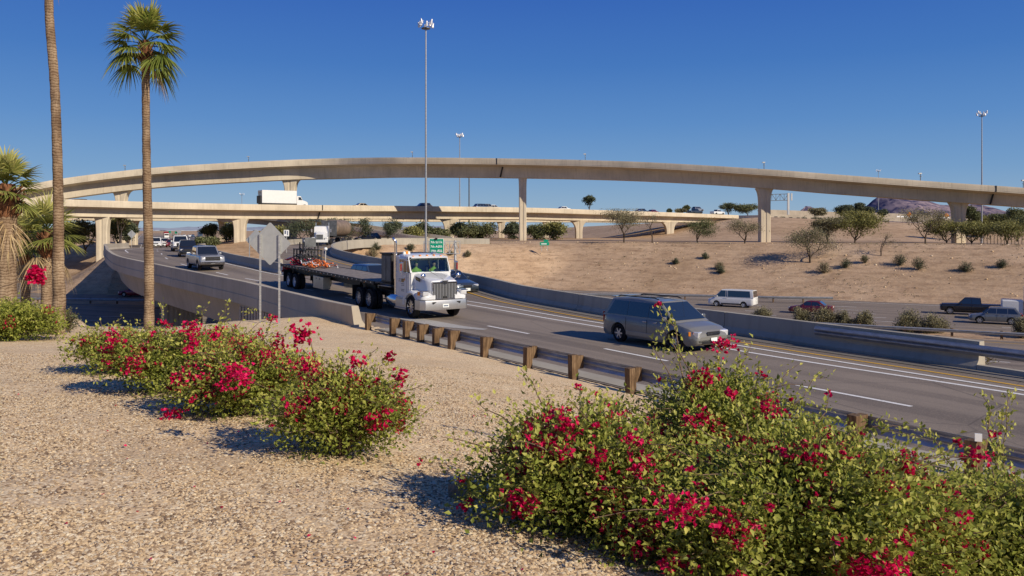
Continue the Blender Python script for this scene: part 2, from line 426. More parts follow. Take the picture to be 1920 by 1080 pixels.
def bridge_surface(A, B, n, name, mat, dz=0.0):
    a = resample(A, n); b = resample(B, n)
    mb = MB(); m = 5; rings = []
    for p, q in zip(a, b):
        rings.append([(p[0] + (q[0] - p[0]) * t, p[1] + (q[1] - p[1]) * t, p[2] + (q[2] - p[2]) * t + dz) for t in np.linspace(0, 1, m)])
    return mb.loft(rings, False, False)
def match(A, B, k=None):
    """project B onto stations of A by nearest point so that cross sections stay square"""
    out = []; j = 0
    for p in A:
        d = np.hypot(B[:, 0] - p[0], B[:, 1] - p[1]); d[:max(0, j - 2)] += 1e6
        jj = int(np.argmin(d)); j = max(j, jj); out.append(B[j])
    return np.array(out)
La = resample(Lp, 900); Ma = match(La, Mp)
mb = MB().loft([[tuple(p + (q - p) * t) for t in (0, .33, .66, 1)] for p, q in zip(La, Ma)], False, False)
tag(mb.build('exit_ramp_road', 'asphalt', smooth=60), kind='structure')
Ra = resample(Rp, 400); Ea = match(Ra, Ep)
mb = MB().loft([[tuple(p + (q - p) * t + np.array([0, 0, -.003 if t < .99 else -.003])) for t in (0, .33, .66, 1)] for p, q in zip(Ra, Ea)], False, False)
tag(mb.build('connector_ramp_road', 'asphalt', smooth=60), kind='structure')

def s_at(path, Y):
    i = int(np.argmax(path[:, 1] >= Y)); return arclen(path)[i]
q = strip(sub_path(Ep, 2, s_at(Ep, 60), .7), -.3, 1.3, -.006); tag(q.build('lane_joint', 'asphalt'), kind='structure')
# painted lines
def line_obj(name, path, off, w, s0, s1, mat, dash=None, dz=.006):
    mb = MB(); s_end = s1
    if dash:
        s = s0
        while s < s_end:
            q = strip(sub_path(path, s, min(s + dash[0], s_end), .8), off - w / 2, off + w / 2, dz); mb.add(q.v, q.f); s += dash[0] + dash[1]
    else:
        q = strip(sub_path(path, s0, s1, .8), off - w / 2, off + w / 2, dz); mb.add(q.v, q.f)
    return tag(mb.build(name, mat), kind='structure')
# travel goes away from the viewer: left of travel = towards -X
line_obj('white_lane_line', Mp, 0.12, .16, s_at(Mp, 3), s_at(Mp, 58), 'line_white')
line_obj('white_lane_line', Ep, -.12, .15, s_at(Ep, 3), s_at(Ep, 58), 'line_white')
line_obj('white_edge_line', Mp, .5, .14, s_at(Mp, 58), s_at(Mp, 1200), 'line_white')
line_obj('white_edge_line', Lp, -2.1, .15, s_at(Lp, 61), s_at(Lp, 1200), 'line_white')
line_obj('white_edge_line', Lp, -1.25, .13, s_at(Lp, 24.5), s_at(Lp, 61), 'line_white')
sD = [s_at(Mp, y) for y in (20.5, 200)]
midp = (La * .47 + Ma * .53)
line_obj('dashed_lane_line', midp, 0.0, .14, 1, s_at(midp, 60), 'line_white', (3.05, 4.6))
line_obj('dashed_lane_line', midp, 0.0, .14, s_at(midp, 60), s_at(midp, 900), 'line_white', (3.05, 9.1))
line_obj('yellow_edge_line', Rp, 1.35, .15, 2, s_at(Rp, 110) , 'line_yellow')
line_obj('yellow_edge_line', Rp, 1.35, .15, s_at(Rp, 110) + .8, arclen(Rp)[-1] - 2, 'line_yellow')
# gutter of pale concrete along the guardrail and the worn pale patch beyond the barrier end
q = strip(sub_path(Lp, 2, s_at(Lp, 32.2), .7), -.75, -.12, .012); tag(q.build('gutter', 'concrete_barrier'), kind='structure')
q = strip(sub_path(Rp, 2, s_at(Rp, 60), .7), .05, .75, .012); tag(q.build('gutter', 'concrete_dark'), kind='structure')
pts = [P(872, 612, .008), P(790, 597, .008), P(728, 596, .008), P(716, 600, .008), P(745, 606, .008), P(800, 611, .008), P(850, 615, .008), P(905, 619, .008), P(915, 617, .008)]
tag(MB().add([(p[0], p[1], .014) for p in pts], [tuple(range(len(pts)))]).build('pavement_patch', 'line_worn'), kind='structure')

# ---- lower freeway
Fm = catmull([(-230, 128), (-150, 116), (-100, 110), (-55, 103.5), (-15, 97), (10, 88), (27.5, 77.6), (43.9, 68.5), (70, 53), (110, 28), (150, 2)], 2.0)
FZ = -5.5
Fp = np.column_stack([Fm, np.full(len(Fm), FZ)])
FN = normals(Fp)
if FN[len(FN) // 2][1] < 0: FN = -FN; 
def fw_strip(u0, u1, z, name, mat, i0=0, i1=None):
    pp = Fp[i0:i1]; nn = FN[i0:i1]
    r = [[(p[0] + n[0] * u0, p[1] + n[1] * u0, z), (p[0] + n[0] * u1, p[1] + n[1] * u1, z)] for p, n in zip(pp, nn)]
    return tag(MB().loft(r, False, False).build(name, mat), kind='structure')
fw_strip(5.0, 35.5, FZ + .012, 'freeway_far_carriageway', 'asphalt_lower')
fw_strip(-23.5, -.4, FZ + .012, 'freeway_near_carriageway', 'asphalt_lower')
fw_strip(-.4, 5.0, FZ + .004, 'median_strip', 'desert')
for u, m in ((6.6, 'line_yellow'), (33.0, 'line_white'), (-2.2, 'line_yellow'), (-21.5, 'line_white')):
    fw_strip(u - .09, u + .09, FZ + .018, 'freeway_edge_line', m)
FL = [Fp[i] + np.array([FN[i][0], FN[i][1], 0]) * 0 for i in range(len(Fp))]
def fw_path(u, z=None):
    return np.column_stack([Fp[:, 0] + FN[:, 0] * u, Fp[:, 1] + FN[:, 1] * u, np.full(len(Fp), FZ if z is None else z)])
for u in (-6.0, -9.8, -13.6, -17.4):
    line_obj('freeway_lane_line', fw_path(u), 0, .15, 5, arclen(fw_path(u))[-1] - 5, 'line_white', (3, 9.2), .018)
for u in (10.6, 14.4, 18.2, 22, 26):
    line_obj('freeway_lane_line', fw_path(u), 0, .15, 5, arclen(fw_path(u))[-1] - 5, 'line_white', (3, 9.2), .018)

def dist_curve(X, Y, C, CN):
    """signed distance (positive along CN) to polyline"""
    sh = X.shape; X = X.ravel(); Y = Y.ravel(); best = np.full(X.shape, 1e9); sg = np.zeros(X.shape)
    for i in range(0, len(C), 1):
        dx = X - C[i, 0]; dy = Y - C[i, 1]; d2 = dx * dx + dy * dy
        m = d2 < best; best = np.where(m, d2, best)
        sg = np.where(m, dx * CN[i, 0] + dy * CN[i, 1], sg)
    return sg.reshape(sh)
def in_band(X, Y, A, B, pad):
    """True inside the road band between matched polylines shrunk by pad"""
    sh = X.shape; Xr = X.ravel(); Yr = Y.ravel(); C = (A + B) / 2; W = np.hypot(A[:, 0] - B[:, 0], A[:, 1] - B[:, 1]) / 2
    best = np.full(Xr.shape, 1e9); w = np.zeros(Xr.shape); zz = np.zeros(Xr.shape)
    for i in range(len(C)):
        d2 = (Xr - C[i, 0]) ** 2 + (Yr - C[i, 1]) ** 2; m = d2 < best
        best = np.where(m, d2, best); w = np.where(m, W[i], w); zz = np.where(m, C[i, 2], zz)
    return (np.sqrt(best) < w - pad).reshape(sh), zz.reshape(sh), (np.sqrt(best) - w).reshape(sh)
def smin(a, b, k=.35):
    h = np.clip(.5 + .5 * (b - a) / k, 0, 1); return b * (1 - h) + a * h - k * h * (1 - h)
s1 = slice(0, 420, 3)
def ground(X, Y, full=True):
    X = np.asarray(X, float); Y = np.asarray(Y, float)
    t = 13.5 - (.832 * X + .555 * Y)
    near = smin(2.42 * t / 13.5, 2.42 - .072 * Y + .012 * np.clip(-X - 8, 0, 30), .5)
    near = np.where(t < 0, 0, np.maximum(near, -.05)) - .03
    near = near + (fbm(X * .9, Y * .9, 3, 5) - .5) * .10 * sstep(.8, 3, t)
    crest = np.interp(X, [-24, -20, -17, -14, -11.5, -9], [38, 37, 31, 31, 34.5, 36.3])
    bump = .22 * np.exp(-((X + 9.5) / 4.5) ** 2 - ((Y - 35) / 3.0) ** 2)
    south = near + bump - np.clip(Y - crest, 0, 60) * .6 * sstep(2.0, -2.0, X + 3)
    # keep the ground flush with the ramp right of the barrier
    d = dist_curve(X, Y, Fm, FN)
    wn = np.interp(X, [-30, 18], [39, 24.3])
    south = np.minimum(south, FZ + np.clip(-d - wn, 0, 80) * .5)
    t2 = (X - np.interp(Y, Rp[:130, 1], Rp[:130, 0])) if True else 0
    south = south - np.clip(t2 - .6, 0, 60) * .5 * sstep(4, 8, Y) 
    plate = 1.78 + .25 * (fbm(X * .03, Y * .03, 3, 9) - .5) + np.clip((X - 75) * -.02, -1.6, 0) * sstep(60, 90, X)
    fall = sstep(230, 330, Y) * sstep(60, 10, X + 0) 
    plate = plate * (1 - fall) + (-.3) * fall
    # mound that carries the upper freeway on the right
    dx = np.clip(90 - X, 0, 400); dy = np.clip(272 - Y, 0, 400)
    dm = np.hypot(dx * .95, dy * .92)
    mtop = np.interp(X, [40, 90, 165, 300], [8.75, 8.75, 7.2, 5.0])
    plate = plate + (mtop - 1.78) * sstep(60, 0, dm)
    fe = np.interp(X, [-100, -60, -30], [50, 46, 36.2])
    north = np.minimum(plate, FZ + np.clip(d - fe, 0, 200) * .36)
    z = np.where(d > 4, north, np.where(d < -wn + .1, np.maximum(south, FZ - .06), FZ - .05))
    z = np.where((d > -wn) & (d < 36.2), FZ - .06, z)
    return z
A1 = La[:520:3]; B1 = Ma[:520:3]; A2 = Ra[::3]; B2 = Ea[::3]
def ground_full(X, Y):
    z = ground(X, Y)
    for A, B in ((A1, B1), (A2, B2)):
        ins, zz, sd = in_band(X, Y, A, B, .25)
        on = (Y < 46.5) | (Y > 118)
        z = np.where(ins & on, zz - .12, z)
        # blend the bank up to the road where it runs at grade
        bl = sstep(12, 0, sd) * sstep(118, 130, Y)
        z = np.where(ins & on, z, z * (1 - bl) + (zz - .12) * bl)
    # never above the far road sheets
    ins, zz, sd = in_band(X, Y, La[500::4], Ma[500::4], -6)
    z = np.where((Y > 118) & ins, np.minimum(z, zz - .12), z)
    return z
def gz(x, y): return float(ground_full(np.array([float(x)]), np.array([float(y)]))[0])
def hit(px, py, Y0=4, Y1=400):
    Ys = np.concatenate([np.arange(Y0, 60, .1), np.arange(max(60, Y0), Y1, .4)]); Ys = Ys[(Ys >= Y0) & (Ys <= Y1)]
    X = (px - 960) / F * Ys; Z = CH - (py - HY) / F * Ys
    g = ground_full(X, Ys); k = np.where(Z <= g)[0]
    i = k[0] if len(k) else len(Ys) - 1
    return (X[i], Ys[i], g[i])

def grid_sheet(xs, ys, name, mat):
    Xg, Yg = np.meshgrid(xs, ys); Z = ground_full(Xg, Yg)
    n, m = Xg.shape; idx = np.arange(n * m).reshape(n, m)
    Fc = np.stack([idx[:-1, :-1], idx[:-1, 1:], idx[1:, 1:], idx[1:, :-1]], -1).reshape(-1, 4)
    return np.stack([Xg.ravel(), Yg.ravel(), Z.ravel()], 1), Fc, idx
xs = np.concatenate([np.array([-9000, -4000, -2000, -1000, -600, -420, -330, -280]), np.arange(-240, -70, 5), np.arange(-70, -34, 1.5), np.arange(-34, -24, 1.0), np.arange(-24, 20, .33), np.arange(20, 40, 1.0), np.arange(40, 160, 2.5), np.array([170, 185, 200, 230, 280, 350, 500, 800, 1500, 3000, 9000])])
ys = np.concatenate([np.array([-60, -20, -8]), np.arange(-4, 38, .33), np.arange(38, 60, .7), np.arange(60, 160, 1.4), np.arange(160, 260, 3.5), np.array([270, 285, 300, 330, 370, 420, 500, 650, 900, 1400, 2500, 5000, 12000])])
V, Fc, idx = grid_sheet(xs, ys, 'g', None)
cen = V[Fc].mean(1)
nearm = (cen[:, 1] < 50) & (.832 * cen[:, 0] + .555 * cen[:, 1] < 24)
me = np_mesh('ground', V, Fc, smooth=True)
g = link('ground', me, 'gravel'); me.materials.append(M['desert'])
me.polygons.foreach_set('material_index', (~nearm).astype(np.int32)); tag(g, kind='structure')

# loose stones on the gravel near the viewer
def ico():
    bm = bmesh.new(); bmesh.ops.create_icosphere(bm, subdivisions=1, radius=1); v = np.array([q.co[:] for q in bm.verts]); f = np.array([[w.index for w in q.verts] for q in bm.faces]); bm.free(); return v, f
IV, IF = ico()
OV = np.array([[1, 0, 0], [-1, 0, 0], [0, 1, 0], [0, -1, 0], [0, 0, 1], [0, 0, -1]], float); OF = np.array([[4, 0, 2], [4, 2, 1], [4, 1, 3], [4, 3, 0]])
def stones(n, y0, y1, pw, s0, s1, seed):
    r = np.random.default_rng(seed)
    Y = y0 + (y1 - y0) * r.random(n) ** pw; X = (r.random(n) * 1.5 - .82) * Y * .9
    keep = (13.0 - (.832 * X + .555 * Y)) > 0; X = X[keep]; Y = Y[keep]; n = len(X)
    clump = fbm(X * .8, Y * .8, 3, 3); k2 = r.random(n) < np.clip((clump - .22) * 3.2, .25, 1); X = X[k2]; Y = Y[k2]; n = len(X)
    Z = ground_full(X, Y); sc = s0 + (s1 - s0) * r.random(n) ** 2.5
    V = OV[None] * (1 + .55 * (r.random((n, 6, 1)) - .5)) * (sc[:, None, None]) * np.stack([.7 + .7 * r.random(n), .7 + .6 * r.random(n), .42 + .3 * r.random(n)], 1)[:, None, :]
    a = r.random(n) * 6.28; c, s_ = np.cos(a), np.sin(a)
    Vx = V[..., 0] * c[:, None] - V[..., 1] * s_[:, None]; Vy = V[..., 0] * s_[:, None] + V[..., 1] * c[:, None]
    V = np.stack([Vx + X[:, None], Vy + Y[:, None], V[..., 2] + Z[:, None] + sc[:, None] * .22], -1).reshape(-1, 3)
    Fc = (OF[None] + (np.arange(n) * 6)[:, None, None]).reshape(-1, 3)
    return V, Fc, np.repeat(r.random(n), 6)
def f_stone(t):
    a = t.n('ShaderNodeAttribute'); a.attribute_name = 'tint'
    col = t.ramp(a.outputs['Fac'], [(0, (.15, .10, .07)), (.15, (.32, .215, .13)), (.45, (.66, .48, .275)), (.7, (.79, .60, .36)), (.86, (.68, .57, .41)), (1, (.88, .74, .51))])
    t.base(t.mix(col, (.7, .66, .6), t.ramp(t.noise(t.pos(), 60, 4), [(.4, (0, 0, 0)), (.7, (.6,) * 3)]), 'MULTIPLY')); t.rough(.9)
mk('stone', f_stone)
V, Fc, tn = stones(330000, 3.6, 19, 1.45, .009, .021, 4)
o = link('gravel_stones', np_mesh('gravel_stones', V, Fc, tn), 'stone'); tag(o, 'loose pale gravel stones spread over the bank in front', 'gravel', kind='stuff')

# ---- mountains
def mountain(name, prof, Yd, depth, mat, seed, base=415, label=None, rough_=1.0):
    pr = np.array(prof, float); xp = np.linspace(pr[0, 0], pr[-1, 0], 420)
    hz = (HY - np.interp(xp, pr[:, 0], pr[:, 1])) / F * Yd * (1.10 if Yd < 5000 else 1.03)
    Xc = (xp - 960) / F * Yd; m = 121; V = []
    dd = np.linspace(-1, 1, m)
    Xg, Dg = np.meshgrid(Xc, dd); Hg = np.tile(hz, (m, 1))
    ridge = 1 - np.abs(2 * fbm(Xg / (depth * .13) + 3, Dg * 2.6 + Xg / (depth * .5), 5, seed) - 1)
    env = np.clip(1 - np.abs(Dg) ** 1.15, 0, 1)
    Z = Hg * env * (1 - .75 * rough_ * (1 - ridge) * np.clip(np.abs(Dg) * 2.2 - .04, 0, 1) ** .7) - 40 * (np.abs(Dg) > .98)
    Yg = Yd + Dg * depth * .5 + (ridge - .5) * depth * .12
    idx = np.arange(Xg.size).reshape(Xg.shape)
    Fc = np.stack([idx[:-1, :-1], idx[:-1, 1:], idx[1:, 1:], idx[1:, :-1]], -1).reshape(-1, 4)
    o = link(name, np_mesh(name, np.stack([Xg.ravel(), Yg.ravel(), Z.ravel() + 4], 1), Fc), mat)
    return tag(o, kind='structure')
mountain('mountain', [(1560, 431), (1600, 420), (1625, 398), (1638, 384), (1652, 374), (1663, 368), (1675, 366.5), (1690, 367), (1703, 367), (1716, 370), (1728, 374), (1745, 381), (1762, 385), (1782, 388), (1800, 388), (1812, 384), (1822, 385), (1832, 388), (1841, 385), (1852, 387), (1868, 393), (1884, 399), (1900, 404), (1925, 414), (1960, 424), (2050, 431)], 4200, 1500, 'mountain', 21)
mountain('mountain', [(1440, 431), (1470, 420), (1490, 401), (1500, 398), (1510, 391), (1517, 387), (1525, 388), (1533, 394), (1545, 397), (1560, 402), (1585, 414), (1620, 431)], 6200, 1200, 'mountain', 5)
mountain('mountain', [(150, 431), (230, 427), (285, 427), (330, 429), (350, 425), (368, 426), (385, 423), (400, 424), (440, 427), (500, 425), (560, 428), (640, 426), (700, 426), (760, 423), (800, 425), (850, 422), (900, 426), (1000, 427), (1100, 429), (1200, 431)], 9000, 2500, 'mountain_far', 8)
# ================================================================== BARRIERS, BRIDGES, SIGNS
def idxY(path, Y): return int(np.argmax(path[:, 1] >= Y))
def seg(path, Y0, Y1, step=.8):
    return sub_path(path, s_at(path, Y0), s_at(path, Y1) if Y1 else arclen(path)[-1], step)

# exit ramp bridge with its outer parapet
eb = empty('exit_ramp_bridge', (-20, 55, 0)); tag(eb, 'curved concrete exit ramp bridge with a plain parapet, sweeping over the lower freeway at left', 'bridge')
def under(o, root):
    o.parent = root; o.matrix_parent_inverse = Matrix.Translation(-Vector(root.location)); return o
par = [(0, -.12), (0, .10), (.13, .28), (.17, .84), (.20, .86), (.46, .86), (.48, .84), (.48, .06), (.52, .06), (.52, -.48), (.30, -.52)]
sp = seg(Lp, 32.45, 150, .7)
k = 0; sarc = arclen(sp); cuts = [0, 13.8, 30, 46, 62, 78, 94, 110, sarc[-1]]
for i in range(len(cuts) - 1):
    a, b = cuts[i] + (.0 if i == 0 else .02), cuts[i + 1] - .02
    pp = sub_path(sp, a, b, .7)
    mbp = extrude(par, pp)
    if i == 0:      # sloping end face
        n = len(par)
        for j in range(n):
            v = mbp.v[j]; d = (pp[1] - pp[0]); d = d / np.linalg.norm(d); f = max(0, (v[2] - .35)) * .55
            mbp.v[j] = (v[0] + d[0] * f, v[1] + d[1] * f, v[2])
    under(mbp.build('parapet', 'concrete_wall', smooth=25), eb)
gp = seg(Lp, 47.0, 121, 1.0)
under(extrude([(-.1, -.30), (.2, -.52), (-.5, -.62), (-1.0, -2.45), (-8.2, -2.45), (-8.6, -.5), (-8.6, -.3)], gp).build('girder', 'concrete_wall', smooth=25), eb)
def pier(x, y, w, d, z0, z1, yaw):
    R = Matrix.Rotation(yaw, 3, 'Z'); m = MB().box((x, y, (z0 + z1) / 2), (w, d, z1 - z0), R)
    n = int(w / .4)
    for q in range(n):
        o = R @ Vector(((q + .5) * w / n - w / 2, -d / 2 - .03, 0)); m.box((x + o.x, y + o.y, (z0 + z1) / 2), (w / n * .55, .06, z1 - z0 - .1), R)
    return m
under(pier(-43.2, 100, 3.2, 1.4, FZ - .5, -1.2, .25).build('pier', 'concrete_beige'), eb)
under(pier(-29.3, 71, 3.2, 1.4, FZ - .5, -1.8, .6).build('pier', 'concrete_beige'), eb)
under(pier(-36, 106, 2.4, 1.4, FZ - .5, -.9, .25).build('pier', 'concrete_beige'), eb)
# second box girder under the connector
ecp = seg(Rp, 50, 119, 1.0)
cb = empty('connector_ramp_bridge', (-10, 70, 0)); tag(cb, 'concrete connector ramp bridge behind the flatbed truck with a dark shaded inner barrier', 'bridge')
under(extrude([(-.2, -.14), (-.45, -.5), (.6, -.7), (1.2, -2.3), (6.2, -2.3), (6.6, -.5), (6.6, -.14)], ecp).build('girder', 'concrete_wall', smooth=25), cb)
jer = lambda sgn, h=.80: [(0, -.14), (0, .09), (sgn * .14, .27), (sgn * .19, h), (sgn * .44, h), (sgn * .5, .2), (sgn * .5, -.5)]
def barrier(path, sgn, segs, root, h=.8, mat='concrete_barrier'):
    tot = arclen(path)[-1]; L = segs; n = max(1, int(tot / L))
    for i in range(n):
        pp = sub_path(path, i * tot / n + .015, (i + 1) * tot / n - .015, .7)
        under(extrude(jer(sgn, h), pp).build('barrier_section', mat, smooth=25), root)
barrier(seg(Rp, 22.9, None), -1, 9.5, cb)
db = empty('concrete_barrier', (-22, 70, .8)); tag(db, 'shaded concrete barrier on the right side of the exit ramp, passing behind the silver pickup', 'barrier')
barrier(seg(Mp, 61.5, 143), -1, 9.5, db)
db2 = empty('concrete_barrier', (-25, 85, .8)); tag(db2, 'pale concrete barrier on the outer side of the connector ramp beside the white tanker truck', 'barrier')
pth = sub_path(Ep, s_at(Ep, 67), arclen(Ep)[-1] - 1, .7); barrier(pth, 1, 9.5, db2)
# abutment wall with vertical grooves below the parapet
rw = seg(Lp, 33.2, 47.3, .25); NN = normals(rw)
m = extrude([(.36, -.49), (.36, -4.8), (.1, -4.8), (.1, -.49)], rw)
for i in range(0, len(rw) - 1, 2):
    p, n_ = rw[i], NN[i]; c = (p[0] + n_[0] * .41, p[1] + n_[1] * .41, -2.6)
    m.box(c, (.26, .09, 4.2), Matrix.Rotation(math.atan2(n_[1], n_[0]) - math.pi / 2, 3, 'Z'))
tag(m.build('retaining_wall', 'concrete_wall'), 'retaining wall with close vertical grooves under the near end of the ramp parapet', 'wall')

# ------------------------------------------------ elevated bridges
def bridge(name, label, pts, width, sec, mat='concrete_beige', joint_px=()):
    """pts: list of (px, Y, py_top, scale)"""
    root = empty(name, (0, 0, 0)); tag(root, label, 'bridge')
    pr = np.array([list(PY(px, py, Y)) + [k] for px, Y, py, k in pts])
    pc = catmull(pr, 2.0); p3 = pc[:, :3]; K = pc[:, 3]; N = normals(p3)
    root.location = p3[len(p3) // 2]
    hp, ov, gd = sec     # parapet height, overhang, girder depth
    W = width
    def ex(poly, a=0, b=None):
        rings = [[(q[0] + n[0] * u, q[1] + n[1] * u, q[2] + z * kk) for u, z in poly] for q, n, kk in zip(p3[a:b], N[a:b], K[a:b])]
        return MB().loft(rings)
    n = len(p3); js = [int(f * n) for f in joint_px]; cuts = [0] + js + [n]
    for i in range(len(cuts) - 1):
        a, b = cuts[i], min(n, cuts[i + 1] + 1)
        if b - a < 2: continue
        under(ex([(0, -.12), (.04, 0), (.28, 0), (.32, -.3), (.45, -hp), (-.02, -hp), (-.02, -.34), (.03, -.37), (.0, -.4)], a, b).build('parapet', mat, smooth=20), root)
    under(ex([(W - .04, 0), (W - .28, 0), (W - .45, -hp), (W, -hp)]).build('parapet', mat, smooth=20), root)
    under(ex([(.0, -hp - .004), (W, -hp - .004), (W, -hp - .2), (W - ov, -hp - .45), (ov, -hp - .45), (.0, -hp - .2)]).build('deck_slab', mat, smooth=20), root)
    under(ex([(ov, -hp - .454), (W - ov, -hp - .454), (W - ov - .12, -hp - gd), (ov + .12, -hp - gd)]).build('girder', mat, smooth=20), root)
    return root, p3, N, K
def bcol(root, x, y, z0, z1, w, d, fl, yaw, mat='concrete_beige', hf=3.2):
    R = Matrix.Rotation(yaw, 3, 'Z'); rings = []
    H = z1 - z0; zs = [0, H - hf] + [H - hf + hf * t for t in (.25, .5, .7, .85, .95, 1)]
    fs = [0, 0, .03, .12, .28, .5, .78, .85]
    for z, f in zip(zs, fs):
        hw = w / 2 + fl * f; hd = d / 2; c = .16; g = .10
        o = [(-hw + c, -hd), (-w * .12, -hd), (-w * .09, -hd + g), (w * .09, -hd + g), (w * .12, -hd), (hw - c, -hd), (hw, -hd + c), (hw, hd - c), (hw - c, hd), (-hw + c, hd), (-hw, hd - c), (-hw, -hd + c)]
        rings.append([tuple((R @ Vector((a, b, 0))) + Vector((x, y, z0 + z))) for a, b in o])
    return under(MB().loft(rings).build('column', mat, smooth=15), root)
def at_px(p3, px):
    x = 960 + p3[:, 0] / p3[:, 1] * F; i = int(np.argmin(np.abs(x - px))); return i
fly, f3, fN, fK = bridge('flyover_bridge', 'topmost long curved concrete flyover crossing the whole sky from left to right', [
    (-260, 186, 402, 1.5), (0, 187, 357, 1.48), (118, 190, 334.5, 1.48), (288, 194, 314.5, 1.48), (480, 196, 302.5, 1.5), (620, 196, 297, 1.5), (760, 184, 295.2, 1.38), (980, 173, 297.5, 1.28),
    (1200, 161, 303.5, 1.19), (1433, 150, 317, 1.11), (1600, 145, 329.5, 1.07), (1797, 140, 343.5, 1.04), (1920, 137, 352, 1.01), (2150, 131, 371, .97)], 9.5, (.85, 2.8, 2.25), joint_px=(.2, .36, .55, .78))
for px, w, fl, yaw, nm in ((228, 2.3, 1.6, 0, 1), (545, 2.6, 1.2, 0, 1), (980, 1.65, .15, 0, 1), (1433, 2.0, .75, 0, 1), (1797, 1.9, .9, 0, 1)):
    i = at_px(f3, px); n = fN[i]; x, y = f3[i, 0] + n[0] * 4.7, f3[i, 1] + n[1] * 4.7; x = (px - 960) / F * y
    bcol(fly, x, y, min(gz(x, y), 1.7) - .8, f3[i, 2] - 3.05 * fK[i], w, w * .85, fl, yaw)
mid, m3, mN, mK = bridge('overpass_bridge', 'middle straight concrete overpass carrying the white box truck, below the flyover', [
    (-520, 118, 358, 1.16), (-120, 128, 368, 1.16), (118, 146, 373.5, 1.16), (300, 158, 379, 1.16), (480, 171, 383, 1.16), (640, 183, 385, 1.16), (800, 196, 386.5, 1.16), (1000, 213, 389.5, 1.16), (1100, 222, 393, 1.14), (1250, 245, 398, 1.1), (1385, 283, 403.5, 1.08)], 15.5, (.9, 2.1, 1.75), joint_px=(.56, .8))
for px, w, fl in ((193, 2.1, .5), (450, 2.3, .8), (842, 2.4, 1.7), (1085, 1.9, 2.2), (1255, 2.4, 1.9)):
    i = at_px(m3, px); n = mN[i]; x, y = m3[i, 0] + n[0] * 5, m3[i, 1] + n[1] * 5; x = (px - 960) / F * y
    bcol(mid, x, y, gz(x, y) - .8, m3[i, 2] - 2.6 * mK[i], w, w * .8, fl, .1)
def joint(root, p3_, N_, K_, px, gd, ov, hp=.9):
    i = at_px(p3_, px); q = p3_[i]; n = N_[i]; R = Matrix.Rotation(math.atan2(n[1], n[0]) - math.pi / 2, 3, 'Z'); k = K_[i]
    under(MB().box((q[0] - n[0] * .02, q[1] - n[1] * .02, q[2] - .5 * k), (.22, .06, 1.02 * k), R).build('expansion_joint', 'black_trim'), root)
    under(MB().box((q[0] + n[0] * (ov - .02), q[1] + n[1] * (ov - .02), q[2] - (hp + gd * .55) * k), (.22, .5, gd * .85 * k), R @ Matrix.Rotation(.25, 3, 'Y')).build('expansion_joint', 'black_trim'), root)
joint(fly, f3, fN, fK, 928, 2.25, 2.8); joint(mid, m3, mN, mK, 606, 1.75, 2.1); joint(mid, m3, mN, mK, 1162, 1.75, 2.1); joint(fly, f3, fN, fK, 1860, 2.25, 2.8)
# deck top of the middle bridge for its vehicles
i = len(m3) - 1
p = m3[i]; under(MB().box((p[0] + 4.5, p[1] + 6.5, p[2] - 2.3), (7, 15, 4.6), Matrix.Rotation(.75, 3, 'Z')).build('abutment', 'concrete_beige'), mid)
bk, b3, bN, bK = bridge('overpass_bridge', 'third concrete overpass glimpsed in shadow behind and below the middle one', [
    (-300, 170, 383, 1.1), (100, 186, 389, 1.1), (300, 196, 391.5, 1.1), (600, 215, 394, 1.1), (840, 236, 397, 1.1), (1100, 262, 400, 1.1), (1300, 300, 404, 1.05)], 13, (.9, 1.9, 1.75))
for px, w in ((250, 1.8), (417, 1.4), (940, 1.9), (1024, 1.6)):
    i = at_px(b3, px); x, y = b3[i, 0], b3[i, 1] + 4; x = (px - 960) / F * y
    bcol(bk, x, y, gz(x, y) - .8, b3[i, 2] - 2.6 * bK[i], w, w * .8, .6, 0)
dr, d3, dN, dK = bridge('ramp_bridge', 'pale ramp sloping down to the right behind the white tanker truck', [
    (380, 205, 397, 1.0), (480, 199, 403, 1.0), (600, 188, 416.5, 1.0), (680, 179, 427, 1.0), (742, 172, 436.5, 1.0), (800, 166, 445, 1.0)], 8, (.85, 1.4, 1.55))
for px in (580, 430):
    i = at_px(d3, px); bcol(dr, d3[i, 0] + .5, d3[i, 1] + 4, gz(d3[i, 0], d3[i, 1]) - .8, d3[i, 2] - 2.3, 1.7, 1.4, .9, 0)

# barriers along the upper freeway on the right-hand mound
mb_ = catmull([PY(1425, 400, 290), PY(1500, 403.5, 288), PY(1600, 406, 284), PY(1700, 410, 280), PY(1800, 417, 272), PY(1920, 430, 258), PY(2050, 446, 240)], 2)
fb = empty('concrete_barrier', mb_[0]); tag(fb, 'long pale concrete barrier along the top of the desert mound at right', 'barrier')
under(extrude([(0, -1.2), (0, 0), (.3, 0), (.3, -1.2)], mb_).build('barrier_wall', 'concrete_beige'), fb)
for p in list(sub_path(mb_, 3, 34, 2.4)) + list(sub_path(mb_, 62, 96, 2.4)):
    under(MB().box((p[0], p[1] - .03, p[2] - 1.0), (1.1, .12, .3)).build('drain_opening', 'black_trim'), fb)
mb2 = catmull([PY(1440, 393, 330), PY(1560, 397, 326), PY(1700, 401, 320), PY(1850, 410, 310)], 3)
tag(extrude([(0, -2.5), (0, 0), (.3, 0), (.3, -2.5)], mb2).build('concrete_barrier', 'concrete_beige'), 'farther pale concrete barrier on the mound below the mountain', 'barrier')
# low concrete wall and kerb of the frontage road at the left rear of the plateau
kp = catmull([PY(640, 456, 150), PY(700, 456.5, 150), PY(770, 456, 152)], 2)
tag(extrude([(0, -1.5), (0, 0), (.3, 0), (.3, -1.5)], kp).build('concrete_barrier', 'concrete_beige'), 'short pale concrete barrier beside the dark car behind the connector ramp', 'barrier')
